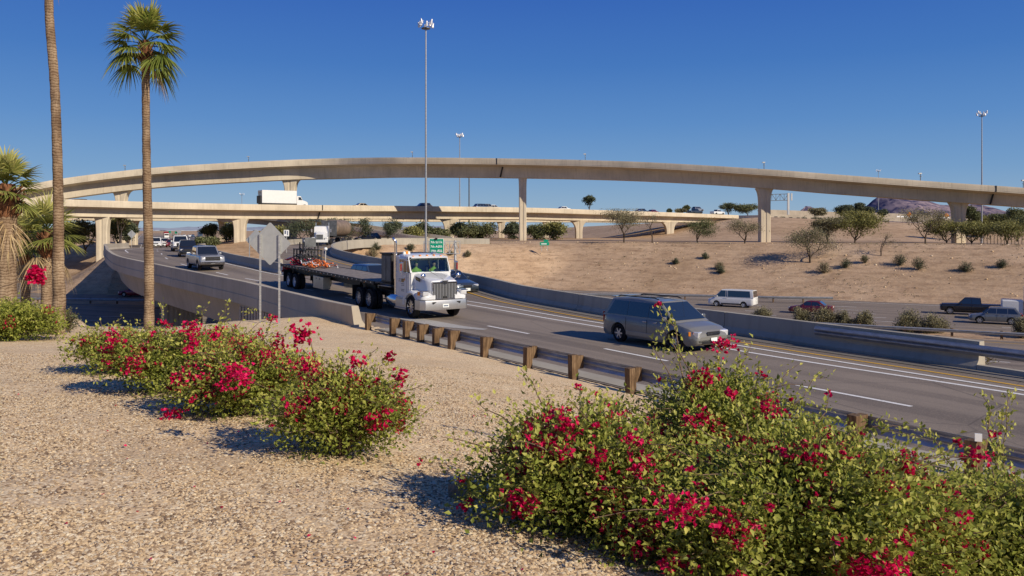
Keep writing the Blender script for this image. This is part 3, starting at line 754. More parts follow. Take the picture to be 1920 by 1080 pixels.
# light path along the crest of the desert slope
cp = [hit(px, py, 100) for px, py in ((870, 464), (1000, 463), (1150, 462), (1300, 461), (1450, 461), (1600, 462), (1750, 464), (1900, 470))]

# ------------------------------------------------ guardrails
WB = [(0, .0), (.02, .03), (.075, .085), (.075, .115), (.01, .155), (.075, .195), (.075, .225), (.02, .28), (0, .31), (-.008, .31), (.008, .275), (.062, .222), (.062, .2), (-.004, .155), (.062, .11), (.062, .088), (.008, .035), (-.008, .0)]
def rail_mesh(path, side, z0=.40):
    return extrude([(side * a, z0 + b) for a, b in WB], path)
def near_guardrail():
    root = empty('guardrail', (-.6, 25.2, 0)); tag(root, 'steel guardrail on chunky wooden posts along the near edge of the road', 'guardrail')
    pth = sub_path(Lp, 3, s_at(Lp, 32.2), .8)
    sh = strip(pth, .0, .0)
    under(rail_mesh(pth, -1, .31).build('rail', 'galvanised_rail', smooth=40), root)
    # posts measured off the photograph: on the ground at known places
    spots = [(709, 620), (735, 626), (760, 632), (788, 641), (815, 646), (846, 653), (917, 671), (997, 688), (1090, 707), (1193, 735)]
    xy = [P(px, py, 0)[:2] for px, py in spots]
    xy += [(4.22, 17.8), (5.38, 15.9), (6.5, 14.35), (7.6, 12.75)]
    s0 = s_at(Lp, xy[-1][1]); s = s0 - 1.95; pp = arclen(Lp)
    while s > 5:
        q = [np.interp(s, pp, Lp[:, j]) for j in range(2)]; xy.append(tuple(q)); s -= 1.95
    proto = {}
    for i, (x, y) in enumerate(xy):
        j = int(np.argmin(np.hypot(Lp[:, 0] - x, Lp[:, 1] - y))); n = normals(Lp[max(0, j - 2):j + 3])[min(2, j)]; c = Lp[j]
        yaw = math.atan2(n[1], n[0]) - math.pi / 2
        r = random.Random(i); R = Matrix.Rotation(yaw + r.uniform(-.05, .05), 3, 'Z')
        h = .65 + r.uniform(-.03, .03)
        b = MB().box((0, 0, h / 2 - .2), (.20, .20, h + .4)); po = b.build('post', 'wood_post', bevel=.008)
        po.location = (c[0] + n[0] * .30, c[1] + n[1] * .30, 0); po.rotation_euler = (r.uniform(-.02, .02), r.uniform(-.02, .02), yaw + r.uniform(-.06, .06))
        under(po, root)
        b = MB().box((0, 0, .47), (.16, .19, .35)); bo = b.build('blockout', 'wood_post', bevel=.006)
        bo.location = (c[0] + n[0] * .10, c[1] + n[1] * .10, 0); bo.rotation_euler = (0, 0, yaw); under(bo, root)
        if i == 14 or i == 15:
            pass
    return root, xy
gr, gxy = near_guardrail()
x, y = P(1851, 836, .72)[:2]
j = int(np.argmin([math.hypot(a - x, b - y) for a, b in gxy])); gx, gy = gxy[j]
tag(MB().box((gx - .26, gy - .16, .74), (.10, .03, .12), Matrix.Rotation(-.4, 3, 'Z')).build('reflector_plate', 'sign_white'), 'small white reflector plate standing on a guardrail post at the right edge', 'reflector')
def far_guardrail(name, label, path, z0, side, spacing=3.8, zb=None, wood=False):
    root = empty(name, tuple(path[len(path) // 2])); tag(root, label, 'guardrail')
    under(rail_mesh(path, side, z0).build('rail', 'galvanised', smooth=40), root)
    N = normals(path); s = arclen(path); t = 1.0
    while t < s[-1]:
        c = [np.interp(t, s, path[:, k]) for k in range(3)]; i = int(np.argmin(abs(s - t))); n = N[i]
        po = MB().box((0, 0, .18), (.16, .16, 1.15)).build('post', 'wood_post'); po.location = (c[0] - side * n[0] * .14, c[1] - side * n[1] * .14, c[2]); under(po, root); t += spacing
    return root
a = sub_path(fw_path(0.0), 90, arclen(fw_path(0))[-1] - 20, 2.0)
# split the median rail where the ramp bridges hide it
fp = fw_path(.3, FZ)
mask = fp[:, 0] > 12; far_guardrail('guardrail', 'steel guardrail in the freeway median in front of the low shrubs, right of the minivan', fp[mask], .38, -1)
mask = (fp[:, 0] < -30) & (fp[:, 0] > -150); far_guardrail('guardrail', 'shaded steel guardrail beside the dark lower freeway under the ramp at far left', fp[mask], .38, -1)
ge = catmull([P(1060, 560, FZ + .1), P(1200, 561, FZ + .1), P(1340, 563, FZ + .1), P(1460, 566, FZ + .1), P(1562, 567, FZ + .1)], 2.0)
far_guardrail('guardrail', 'steel guardrail at the foot of the desert slope behind the white passenger van', ge, .42, -1)
ge = sub_path(fw_path(38), s_at(fw_path(38), 134) if False else 70, 150, 2.0); 
far_guardrail('guardrail', 'distant shaded guardrail across the lower freeway seen under the left bridges', ge, .42, -1, 5)
# guardrail fixed to the near end of the inner barrier
rp = sub_path(Rp, 1, s_at(Rp, 27.0), .7)
root = empty('guardrail', (15, 20, 0)); tag(root, 'dark steel guardrail bolted to the tapered barrier end at the right edge', 'guardrail')
N = normals(rp); off = np.interp(rp[:, 1], [18, 22, 27], [-.35, .02, .03]); rq = rp.copy(); rq[:, 0] += N[:, 0] * off; rq[:, 1] += N[:, 1] * off
under(rail_mesh(rq, 1, .42).build('rail', 'galvanised', smooth=40), root)
for t in np.arange(1, arclen(rp)[-1] - 6.2, 1.95):
    c = [np.interp(t, arclen(rp), rq[:, k]) for k in range(3)]; po = MB().box((0, 0, .3), (.17, .2, 1.0)).build('post', 'wood_post'); po.location = (c[0] + .2, c[1] + .14, 0); po.rotation_euler = (0, 0, -.98); under(po, root)
kp = sub_path(Rp, 0, s_at(Rp, 22.8), .7); tag(extrude([(0, -.1), (0, .15), (-.2, .15), (-.2, -.1)], kp).build('kerb', 'concrete_barrier'), kind='structure')

# ------------------------------------------------ high mast lights
def mast(label, px, ptop, Y, zbase, r0=.16, n=8, ring=.95, rl=.19, group=None):
    x = (px - 960) / F * Y; zt = CH - (ptop - HY) * Y / F
    root = empty('light_mast', (x, Y, zbase)); tag(root, label, 'light mast', group)
    under(MB().tube([(x, Y, zbase - 1), (x, Y, (zbase + zt) / 2), (x, Y, zt)], [r0, r0 * .8, r0 * .55], 10).build('pole', 'galvanised', smooth=60), root)
    pr = MB().lathe([(0, .05), (0, ring * .62), (.1, ring * .62), (.1, .05)], (x, Y, zt - .5), 'z', 16); under(pr.build('lamp_ring', 'grey_steel'), root)
    for k in range(n):
        t = 2 * math.pi * (k + .3) / n; cx, cy = x + math.cos(t) * ring, Y + math.sin(t) * ring
        m_ = MB().lathe([(-.38, rl), (-.25, rl * .98), (.02, rl * .62), (.22, rl * .45), (.3, rl * .15)], (0, 0, 0), 'z', 12)
        m_.bar((0, 0, .1), (-math.cos(t) * ring * .5, -math.sin(t) * ring * .5, -.1), .06)
        o = m_.build('luminaire', 'lamp_white', smooth=45); o.location = (cx, cy, zt + .05 + (.35 if k % 2 else 0)); o.rotation_euler = (math.sin(t) * -.25, math.cos(t) * .25, 0); under(o, root)
    return root
mx, my, mz = hit(803, 487, 95)
mast('tallest thin steel light mast with a ring of lamps, rising behind the green road sign', 798.5, 47, 106, gz((798.5 - 960) / F * 106, 106))
mast('thin light mast showing above and below the flyover just right of the tallest mast', 862, 254, 226, 0, .2, 6, 1.0, .3)
mast('light mast standing at the right edge beyond the flyover', 1841, 213.5, 168, 1.5, .17, 6)
mast('tiny light mast far behind the back of the white box truck', 453.5, 364, 420, 0, .2, 6, 1.1)
mast('tiny light mast above the flyover left of the big mountain', 1647, 320, 420, 3, .2, 6, 1.1)
x, y, z = PY(879.5, 330, 222); tag(MB().tube([(x, y, 0), (x, y, z)], .17, 8).build('steel_pole', 'grey_steel', smooth=60), 'thin dark pole without lamps just right of the second mast, under the flyover', 'pole')
# small bracket lights on the flyover parapet
for px, lb in ((235, 'small bracket light on the flyover parapet near its left end'), (467, 'small bracket light on the flyover parapet above the white box truck'), (767, 'small bracket light on the flyover just left of the tallest mast'),
               (1101, 'small bracket light on the flyover between the two middle columns'), (1435, 'small bracket light on the flyover above the right middle column'), (1719, 'small bracket light on the flyover above the big mountain'), (1918, 'small bracket light on the flyover at the right edge of the picture')):
    i = at_px(f3, px); p = f3[i]; root = empty('bracket_light', (p[0], p[1] + .15, p[2])); tag(root, lb, 'light', 'small bracket lights on the flyover parapet')
    under(MB().bar((p[0], p[1] + .15, p[2] - .1), (p[0], p[1] + .15, p[2] + 1.15), .1).build('pole', 'grey_steel'), root)
    under(MB().box((p[0] - .1, p[1] + .1, p[2] + 1.25), (.5, .4, .22)).bar((p[0], p[1] - .4, p[2] + .75), (p[0], p[1] + .4, p[2] + .75), .09).build('lamp_head', 'galvanised_pale'), root)

# ------------------------------------------------ signs
def text_mesh(name, body, size, loc, rot, mat, parent, align='LEFT', ext=.004):
    cu = bpy.data.curves.new(name, 'FONT'); cu.body = body; cu.size = size; cu.align_x = align; cu.extrude = ext; cu.offset = size * .014; cu.resolution_u = 3
    o = bpy.data.objects.new(name, cu); COL.objects.link(o)
    me = bpy.data.meshes.new_from_object(o); bpy.data.objects.remove(o)
    o = link(name, me, mat); o.location = loc; o.rotation_euler = rot; under(o, parent) if parent else None
    return o
Yq = 112; s = F / Yq
def q3(px, py, dy=0): x, y, z = PY(px, py, Yq); return (x, y + dy, z)
gx0 = q3(853, 480); gb = gz(gx0[0], Yq)
gs = empty('highway_sign', (gx0[0], Yq, gb)); tag(gs, 'green highway sign listing three street exits on a truss arm above the truck roof', 'sign')
under(MB().tube([(gx0[0], Yq + .45, gb - .5), (gx0[0], Yq + .45, q3(0, 451)[2])], .19, 12).build('post', 'galvanised_pale', smooth=60), gs)
tr = MB(); a0, a1 = q3(794, 0)[0], q3(862, 0)[0]; z0, z1 = q3(0, 475.5)[2], q3(0, 452.5)[2]
for dy in (.1, .8):
    tr.bar((a0, Yq + dy, z0), (a1, Yq + dy, z0), .07); tr.bar((a0, Yq + dy, z1), (a1, Yq + dy, z1), .07)
    n = 7
    for k in range(n + 1):
        u = a0 + (a1 - a0) * k / n; tr.bar((u, Yq + dy, z0), (u, Yq + dy, z1), .05)
        if k < n: v = a0 + (a1 - a0) * (k + 1) / n; tr.bar((u, Yq + dy, z0 if k % 2 else z1), (v, Yq + dy, z1 if k % 2 else z0), .045)
under(tr.build('truss_arm', 'galvanised_pale'), gs)
s0_, s1_ = q3(805.5, 447.5), q3(832, 475); w_, h_ = s1_[0] - s0_[0], s0_[2] - s1_[2]; cx, cz = (s0_[0] + s1_[0]) / 2, (s0_[2] + s1_[2]) / 2
bdr = MB().box((cx, Yq, cz), (w_, .04, h_)).build('sign_border', 'sign_white', bevel=.02); under(bdr, gs)
pn = MB().box((cx, Yq - .025, cz), (w_ - .08, .02, h_ - .08)).build('sign_panel', 'sign_green', bevel=.008); under(pn, gs)
under(MB().box((cx - .05, Yq - .05, s0_[2] + .0), (.32, .3, .22)).build('sign_lamp', 'black_steel'), gs)
for k, (a, b) in enumerate((('7TH ST', '1\u00bc'), ('7TH Ave', '2\u00bc'), ('19TH Ave', '3\u00bc'))):
    zz = s0_[2] - h_ * (.31 + k * .295)
    text_mesh('lettering', a.replace('TH', 'th').replace('ST', 'St'), h_ * .21, (s0_[0] + w_ * .07, Yq - .045, zz), (math.pi / 2, 0, 0), 'sign_white', gs)
    text_mesh('lettering', b, h_ * .23, (s1_[0] - w_ * .07, Yq - .045, zz), (math.pi / 2, 0, 0), 'sign_white', gs, 'RIGHT')

def diamond(label, px, py, half, Y, zb, posts, back=True, mat='sign_back', face='sign_orange', yaw=0.0, r=.03, group=None):
    x, y, z = PY(px, py, Y); root = empty('diamond_sign', (x, y, zb)); tag(root, label, 'sign', group)
    R = Matrix.Rotation(yaw, 3, 'Z')
    c = half * .965; k = half * .035
    pts = [(0, half), (k, c), (c, k), (half, 0), (c, -k), (k, -c), (0, -half), (-k, -c), (-c, -k), (-half, 0), (-c, k), (-k, c)]
    pts = [pts[i] for i in (1, 2, 4, 5, 7, 8, 10, 11)]
    m = MB().prism(pts, -.004, .004); o = m.build('sign_panel', mat); o.location = (x, y, z); o.rotation_euler = (0, 0, yaw); under(o, root)
    for dx in posts:
        q = R @ Vector((dx, -.06, 0)); top = z + half - abs(dx) - .1 * half
        m = MB().box((x + q.x, y + q.y, (zb - .3 + top) / 2), (.065, .05, top - zb + .3), R)
        under(m.build('post', 'galvanised_pale'), root)
    return root
Ys = 33.0; zb = gz((507 - 960) / F * Ys, Ys)
diamond('large grey diamond sign seen from behind on two tall posts near the ramp wall', 506.5, 457, .90, Ys, zb, (-.40, .42), yaw=-.12)
diamond('smaller grey diamond sign seen from behind, half hidden by the large one', 480, 450, 1.0, 74, .6, (-.6, .6), yaw=-.1)
diamond('small tan diamond sign standing above the left end of the curved parapet', 247, 439, .75, 140, .4, (0,))
x, y, z = PY(537, 437, 95); r_ = empty('square_sign', (x, y, .9)); tag(r_, 'small white square sign on a post beside the tip of the large diamond sign', 'sign')
under(MB().box((x, y, z), (.62, .03, .75)).build('sign_panel', 'sign_white'), r_); under(MB().box((x, y + .05, (z + .5) / 2), (.07, .05, z - .5)).build('post', 'galvanised_pale'), r_)
under(MB().box((x - .12, y - .025, z + .1), (.16, .01, .4)).box((x + .14, y - .025, z), (.1, .01, .5)).build('sign_marking', 'plate_ink'), r_)
x, y, z = PY(1021, 456, 138); r_ = empty('street_sign', (x, y, 1.5)); tag(r_, 'small green road sign on the plateau edge left of the bare branching tree', 'sign')
under(MB().box((x, y, z - .1), (1.6, .05, .55)).box((x + .25, y, z + .4), (.8, .05, .4)).build('sign_panel', 'sign_green'), r_)
under(MB().box((x - .5, y + .06, z - .6), (.08, .06, 1.5)).box((x + .5, y + .06, z - .6), (.08, .06, 1.5)).build('post', 'galvanised_pale'), r_)
text_mesh('lettering', 'Airport', .34, (x - .62, y - .03, z - .22), (math.pi / 2, 0, 0), 'sign_white', r_) if False else under(MB().box((x - .1, y - .03, z - .12), (.95, .01, .14)).build('sign_marking', 'sign_white'), r_)
# gantry behind the right middle column
Yg = 292; ga = PY(1478, 362, Yg); gb_ = PY(1478, 408, Yg); gl = PY(1424, 366, Yg)
g_ = empty('sign_gantry', gb_); tag(g_, 'steel truss sign gantry on the upper freeway right of the tall middle column', 'gantry')
under(MB().box((ga[0], ga[1], (ga[2] + gb_[2]) / 2), (.7, .7, ga[2] - gb_[2])).box((ga[0] + 1.2, ga[1], ga[2] - 1.4), (.5, .5, 2.6)).build('post', 'galvanised_pale'), g_)
t_ = MB(); zt, zl = ga[2] - .3, ga[2] - 2.6
for zz in (zt, zl): t_.bar((gl[0], Yg, zz - .3), (ga[0], Yg, zz), .2)
for k in range(7):
    u0 = gl[0] + (ga[0] - gl[0]) * k / 7; u1 = gl[0] + (ga[0] - gl[0]) * (k + 1) / 7
    t_.bar((u0, Yg, zt if k % 2 else zl), (u1, Yg, zl if k % 2 else zt), .13); t_.bar((u0, Yg, zt), (u0, Yg, zl), .13)
under(t_.build('truss', 'grey_steel'), g_)
# far overhead signs on the freeway seen under the bridges
for px, py, w, h, mat, lb in ((383, 434, 38 / 8.7 + 5, 5, 'sign_back', 'far overhead sign seen edge on above the distant freeway under the bridges'), (318, 435, 5, 4, 'sign_green', 'far green overhead sign at left above the distant red truck'), (330, 436, 5, 4, 'sign_green', 'far green overhead sign right of its twin above the distant traffic')):
    Yd = 620; x, y, z = PY(px - (48 if mat == 'sign_back' else 0), py, Yd); r_ = empty('overhead_sign', (x, y, 0)); tag(r_, lb, 'sign')
    under(MB().box((x, y, z), (w / F * Yd * .9 if mat == 'sign_green' else 4, .2, h / F * Yd)).build('sign_panel', mat), r_)
    under(MB().box((x + 1, y + .3, z / 2 - .3), (.4, .4, z)).build('post', 'galvanised_pale'), r_)
x, y, z = PY(383, 432.5, 330); r_ = empty('diamond_sign', (x, y, 0)); tag(r_, 'tiny yellow diamond sign beside the distant freeway under the bridges', 'sign')
o = MB().prism([(0, .75), (.75, 0), (0, -.75), (-.75, 0)], -.03, .03).build('sign_panel', 'sign_yellow'); o.location = (x, y, z); under(o, r_)
under(MB().box((x, y + .08, z / 2), (.1, .06, z)).build('post', 'galvanised_pale'), r_)
for px, py, lb in ((1705, 402, 'orange diamond road work sign on the mound in front of the big mountain'), (1775, 404, 'second orange diamond road work sign just left of the right column')):
    x, y, z = PY(px, py, 300); r_ = empty('diamond_sign', (x, y, z - 2)); tag(r_, lb, 'sign')
    o = MB().prism([(0, .95), (.95, 0), (0, -.95), (-.95, 0)], -.03, .03).build('sign_panel', 'sign_orange'); o.location = (x, y, z); under(o, r_)
    under(MB().box((x, y + .08, z - 1.2), (.12, .06, 3)).build('post', 'galvanised_pale'), r_)
    m_ = MB()
    for k in range(5): m_.box((x - 4 + 1.6 * k, y + .2, z - .8), (1.2, .1, .5))
    under(m_.build('board', 'sign_white'), r_)
# low fence posts at the far right of the plateau
fz = empty('wire_fence', PY(1880, 478, 112)); tag(fz, 'dark low wire fence on the plateau at the right edge below the pale bushes', 'fence')
m_ = MB()
for k in range(22):
    x, y, z = PY(1838 + k * 6.5, 476, 128); g0 = gz(x, y); m_.box((x, y, g0 + .7), (.06, .06, 1.5))
under(m_.build('fence_posts', 'black_steel'), fz)
# ================================================================== VEHICLES  (local +x = forward, y = left, z = up, origin on the ground at the middle)
def wheel(root, x, y, r, w, rim='alloy', spokes=6, dual=False, sub=True, n=24):
    sg = 1 if y > 0 else -1
    m = MB(); prof = [(-w / 2, r * .62), (-w / 2, r * .9), (-w * .36, r), (w * .36, r), (w / 2, r * .9), (w / 2, r * .66), (w * .3, r * .62), (-w * .3, r * .62), (-w / 2, r * .66), (-w / 2, r * .9)]
    if not sub: prof = prof[:6]
    m.lathe(prof, (0, 0, 0), 'y', n, not sub)
    if dual: m.lathe([(a - sg * (w + .05), b) for a, b in prof], (0, 0, 0), 'y', n, not sub)
    o = m.build('wheel', 'tyre', root, smooth=40); o.location = (x, y, r)
    if not sub: return o
    f = sg * w / 2
    d = MB().lathe([(f * .15, r * .02), (f * .2, r * .62)] if sg > 0 else [(f * .2, r * .62), (f * .15, r * .02)], (0, 0, 0), 'y', n)
    d.build('brake_disc', 'black_trim', o)
    k = MB(); 
    ring = [(f * .2, r * .60), (f * .98, r * .63), (f * .98, r * .69), (f * .2, r * .66)]; k.lathe(ring, (0, 0, 0), 'y', n)
    k.lathe([(f * .4, .01), (f * .4, r * .17), (f * .9, r * .13), (f * .92, .01)], (0, 0, 0), 'y', 12)
    for i in range(spokes):
        t = 2 * math.pi * i / spokes; c, s = math.cos(t), math.sin(t)
        k.bar((c * r * .1, f * .72, s * r * .1), (c * r * .64, f * .66, s * r * .64), r * .17 if spokes < 9 else r * .09, .03, up=(0, 1, 0))
    k.build('rim', rim, o, smooth=40)
    return o
def quadpatch(root, name, pts, mat, nrm_off=.006, label=None):
    pts = [Vector(p) for p in pts]; n = (pts[1] - pts[0]).cross(pts[2] - pts[0]).normalized()
    c = sum(pts, Vector()) / len(pts)
    if n.dot(c - Vector((0, 0, .6))) < 0: n = -n
    return MB().add([p + n * nrm_off for p in pts], [tuple(range(len(pts)))]).build(name, mat, root)

def body_shell(sp):
    L, W = sp['L'], sp['W']; top = np.array(sp['top']); r = sp['r']; ax = sp['axles']; sill = sp.get('sill', .26); bx = [L / 2 - .0]
    xs = set(np.round(np.linspace(-L / 2, L / 2, 46), 3))
    for a in ax:
        for t in np.linspace(0, math.pi, 15): xs.add(round(a + (r + .075) * math.cos(t), 3))
    for a, b in top: xs.add(round(a, 3))
    for e in (.02, .05, .1, .16, .24, .33): xs.add(round(L / 2 - e, 3)); xs.add(round(-L / 2 + e, 3))
    xs = sorted(xs); rings = []; zl = sp.get('zbelt', .95)
    for x in xs:
        e = min(L / 2 - x, x + L / 2); rr = sp.get('round', .38); tp = 1 - sp.get('taper', .13) * (1 - min(1, e / rr)) ** 2 - .05 * (1 - min(1, e / .07)) ** 2
        w = W / 2 * tp; zt = np.interp(x, top[:, 0], top[:, 1]); zb = sill + .12 * (1 - min(1, e / .25)) ** 2
        for a in ax:
            d = abs(x - a); R = r + .075
            if d < R: zb = max(zb, r * 1.0 + math.sqrt(R * R - d * d))
        zb = min(zb, zt - .12)
        lv = [(.955, zb), (.985, max(zb + .004, sill + .10)), (1.0, max(zb + .008, sill + .22)), (1.0, max(zb + .012, .5 * (sill + zt))), (.995, max(zb + .016, zt - .28)), (.975, max(zb + .02, zt - .12)), (.93, max(zb + .03, zt - .035)), (.84, zt), (.45, zt + .022), (0, zt + .03)]
        left = [(x, w * a, min(z, zt + .03)) for a, z in lv]
        rings.append(left + [(p[0], -p[1], p[2]) for p in left[-2::-1]])
    return rings
def make_car(name, label, cat, sp, group=None, detail=2):
    root = empty(name); tag(root, label, cat, group)
    L, W, H, r = sp['L'], sp['W'], sp['H'], sp['r']; ax = sp['axles']; paint = sp['paint']; zb = sp['zbelt']
    MB().loft(body_shell(sp), True).build('body', paint, root, smooth=32)
    # dark underside between the wheels
    MB().box((0, 0, .42), (L * .86, W * .70, .34)).build('chassis', 'black_trim', root)
    wb_, wr_ = W / 2 * sp.get('wb', .93), W / 2 * sp.get('wr', .76)
    f0, f1, r1, r0 = sp['cab']        # windscreen base x, windscreen top x, rear top x, rear base x
    zb0 = zb - .03; zr0 = sp.get('zrear', zb) - .03
    def wz(z): return wb_ + (wr_ - wb_) * min(1, max(0, (z - zb) / (H - zb)))
    def ztop(x):
        if x > f1: return zb0 + (H - zb0) * (f0 - x) / (f0 - f1)
        if x < r1: return zr0 + (H - zr0) * (x - r0) / (r1 - r0)
        c = (x - (f1 + r1) / 2) / ((f1 - r1) / 2); return H + sp.get('crown', .035) * (1 - c * c)
    xs = sorted(set([r0, r1, f1, f0] + list(np.linspace(r0, r1, 5)) + list(np.linspace(r1, f1, 12)) + list(np.linspace(f1, f0, 6)) + [f1 + .04, f1 - .04, r1 + .04, r1 - .04]))
    rings = []
    for x in xs:
        z = ztop(x); h = z - zb0; zz = [zb0, zb0 + h * .5, max(zb0, z - .07), max(zb0, z - .025), z, z + .008, z + .012]
        ww = [wz(zb0), wz(zb0 + h * .5), wz(max(zb0, z - .07)), wz(z) - .02, wz(z) - .07, wz(z) * .5, 0]
        left = [(x, a, b) for a, b in zip(ww, zz)]; rings.append(left + [(p[0], -p[1], p[2]) for p in left[-2::-1]])
    MB().loft(rings, True).build('roof', sp.get('roof_paint', paint), root, smooth=32)
    gm = sp.get('glass', 'glass_dark'); zt = H - .085; z0 = zb + .045
    # side windows
    def xf(z): return f0 + (f1 - f0) * (z - zb0) / (H - zb0)
    def xr(z): return r0 + (r1 - r0) * (z - zr0) / (H - zr0)
    posts = sp['posts']
    xsf = lambda z: xf(z) - .10; xsr = lambda z: xr(z) + sp.get('cpil', .14)
    edges = [xsf] + [(lambda z, p=p: p) for p in posts] + [xsr]
    for sgn in (1, -1):
        for i in range(len(edges) - 1):
            a, b = edges[i], edges[i + 1]; pg = sp.get('pg', .035); g = pg if i else 0; h2 = pg if i < len(edges) - 2 else 0
            pts = [(a(z0) - g, z0), (a(zt) - g, zt), (b(zt) + h2, zt), (b(z0) + h2, z0)]
            if pts[1][0] - pts[2][0] < .06:
                pts = [(a(z0) - g, z0), ((a(z0) + b(z0)) / 2, z0 + (zt - z0) * .6), (b(z0) + h2, z0)]
            quadpatch(root, 'window', [(x, sgn * (wz(z)), z) for x, z in pts], gm, .007)
    def ws(x0, z0_, x1, z1_, nm, m):
        n = 6; vs = []; fs = []
        d = Vector((x1 - x0, 0, z1_ - z0_)); nn = Vector((-(z1_ - z0_), 0, (x1 - x0))); nn = nn.normalized()
        if nn.z < 0: nn = -nn
        for t in (.10, .93):
            p = Vector((x0, 0, z0_)) + d * t; w_ = wz(p.z) - .10
            for k in range(n + 1):
                u = -1 + 2 * k / n; vs.append((p.x + nn.x * .016, u * w_, p.z + nn.z * .016))
        for k in range(n): fs.append((k, k + 1, n + 2 + k, n + 1 + k))
        MB().add(vs, fs).build(nm, m, root)
    ws(f0, zb0, f1, H, 'windshield', sp.get('ws', gm)); ws(r0, zr0, r1, H, 'rear_window', gm)
    sub = detail > 1
    for a in ax:
        for y in (W / 2 - sp.get('tw', .22) / 2 - .015, -(W / 2 - sp.get('tw', .22) / 2 - .015)):
            wheel(root, a, y, r, sp.get('tw', .22), sp.get('rim', 'alloy'), sp.get('spokes', 6), sub=detail > 0)
    # lamps, grille, bumper details
    x1 = L / 2; hz = sp.get('hz', .66); hw = sp.get('hw', .36); hh = sp.get('hh', .15)
    for sgn in (1, -1):
        y = sgn * (W / 2 * .87 - hw / 2)
        m = MB().box((0, 0, 0), (sp.get('hd', .16), hw, hh)); o = m.build('headlight', 'headlamp', root, bevel=.02); o.location = (x1 - sp.get('hin', .12), y, hz); o.rotation_euler = (0, .12, -sgn * .35)
        m = MB().box((0, 0, 0), (.10, sp.get('tlw', .16), sp.get('tlh', .3))); o = m.build('tail_light', 'red_lens', root, bevel=.015); o.location = (-x1 + .10, sgn * (W / 2 * .87 - .05), sp.get('tlz', .85)); o.rotation_euler = (0, 0, sgn * .25)
    gw, gh, gzz = sp.get('grille', (.7, .14, .62))
    MB().box((x1 + .004, 0, gzz), (.05, gw, gh)).build('grille', sp.get('gmat', 'black_trim'), root, bevel=.012)
    if detail > 0:
        MB().box((x1 - .01, 0, sp.get('sill', .26) + .13), (.05, W * .6, .10)).build('air_intake', 'black_trim', root, bevel=.01)
        if sp.get('chrome_bar'): MB().box((x1 + .03, 0, gzz), (.03, gw * 1.02, .03)).build('grille_trim', 'chrome', root)
        if sp.get('bumper'): MB().box((x1 - .02, 0, sp['bumper']), (.14, W * .93, .2)).build('bumper', 'chrome', root, bevel=.03)
        o = MB().box((x1 + .035, 0, sp.get('plz', .42)), (.012, .32, .16)).build('license_plate', 'plate_white', root)
        MB().box((-x1 - .02, 0, .85), (.012, .32, .16)).build('license_plate', 'plate_white', root)
        for sgn in (1, -1):
            m = MB().box((0, 0, 0), (.10, .2, .15)); o = m.build('mirror', sp.get('mirror', paint), root, bevel=.03); o.location = (f0 - .42, sgn * (wb_ + .14), zb + .10)
            for p in sp.get('handles', [posts[0] - .12] + ([posts[1] + .35] if len(posts) > 1 else [])):
                MB().box((p, sgn * (W / 2 + .008), zb - .10), (.17, .03, .03)).build('door_handle', sp.get('hmat', paint), root, bevel=.008)
    if detail > 1:
        m = MB()
        for sgn in (1, -1):
            for p in [f0 - .25] + list(posts):
                m.box((p, sgn * (W / 2 + .0015), (zb + sp.get('sill', .26)) / 2 + .08), (.012, .006, zb - sp.get('sill', .26) - .22))
        m.build('door_seams', 'black_trim', root)
    return root
def place(o, x, y, z, hx, hy, pitch=0):
    o.location = (x, y, z); o.rotation_euler = (0, pitch, math.atan2(hy, hx)); return o
def paints():
    m_paint('paint_van', (.225, .22, .20), .3, .7, .25, .1); m_paint('paint_van_low', (.30, .295, .28), .35, .5, .6)
    m_paint('paint_white', (.72, .72, .70), .3, .6, 0, .05); m_paint('paint_silver', (.33, .34, .36), .28, .7, .5, .06)
    m_paint('paint_black', (.018, .017, .02), .25, .8, 0, .04); m_paint('paint_red', (.22, .012, .02), .28, .7, .2, .05)
    m_paint('paint_red_dark', (.13, .012, .025), .28, .7, .2); m_paint('paint_blue', (.05, .085, .15), .28, .7, .4); m_paint('paint_slate', (.05, .065, .085), .28, .7, .4)
    m_paint('paint_grey', (.17, .18, .19), .3, .7, .4); m_paint('paint_tan', (.38, .33, .26), .3, .7, .2); m_paint('paint_truck', (.66, .67, .68), .25, .8, 0, .08)
paints()
def pickup(paint, **k):
    d = dict(L=5.85, W=2.02, H=1.90, r=.41, axles=(1.95, -1.75), paint=paint, zbelt=1.20, top=[(-2.93, 1.16), (-2.9, 1.26), (-.86, 1.27), (-.85, 1.22), (.95, 1.22), (1.2, 1.24), (2.75, 1.16), (2.9, 1.02), (2.925, .9)],
             cab=(1.25, .55, -.78, -.86), posts=(-.05,), cpil=.12, wb=.90, wr=.78, hz=.95, hw=.4, hh=.18, grille=(1.15, .3, .93), sill=.42, bumper=.62, tlh=.42, tlz=1.02, tw=.27, spokes=6, plz=.6, taper=.08, chrome_bar=1, zrear=1.22)
    d.update(k); return d
def sedan(paint, **k):
    d = dict(L=4.75, W=1.82, H=1.46, r=.325, axles=(1.38, -1.38), paint=paint, zbelt=.92, top=[(-2.37, .80), (-2.3, .97), (-1.75, 1.02), (-.9, .95), (.9, .93), (1.3, .93), (2.1, .78), (2.33, .66), (2.37, .56)],
             cab=(1.12, .35, -.95, -1.72), posts=(-.15,), cpil=.32, hz=.66, grille=(.8, .12, .62), sill=.22, tlz=.84, tlh=.16, tlw=.3, hh=.12, spokes=5)
    d.update(k); return d
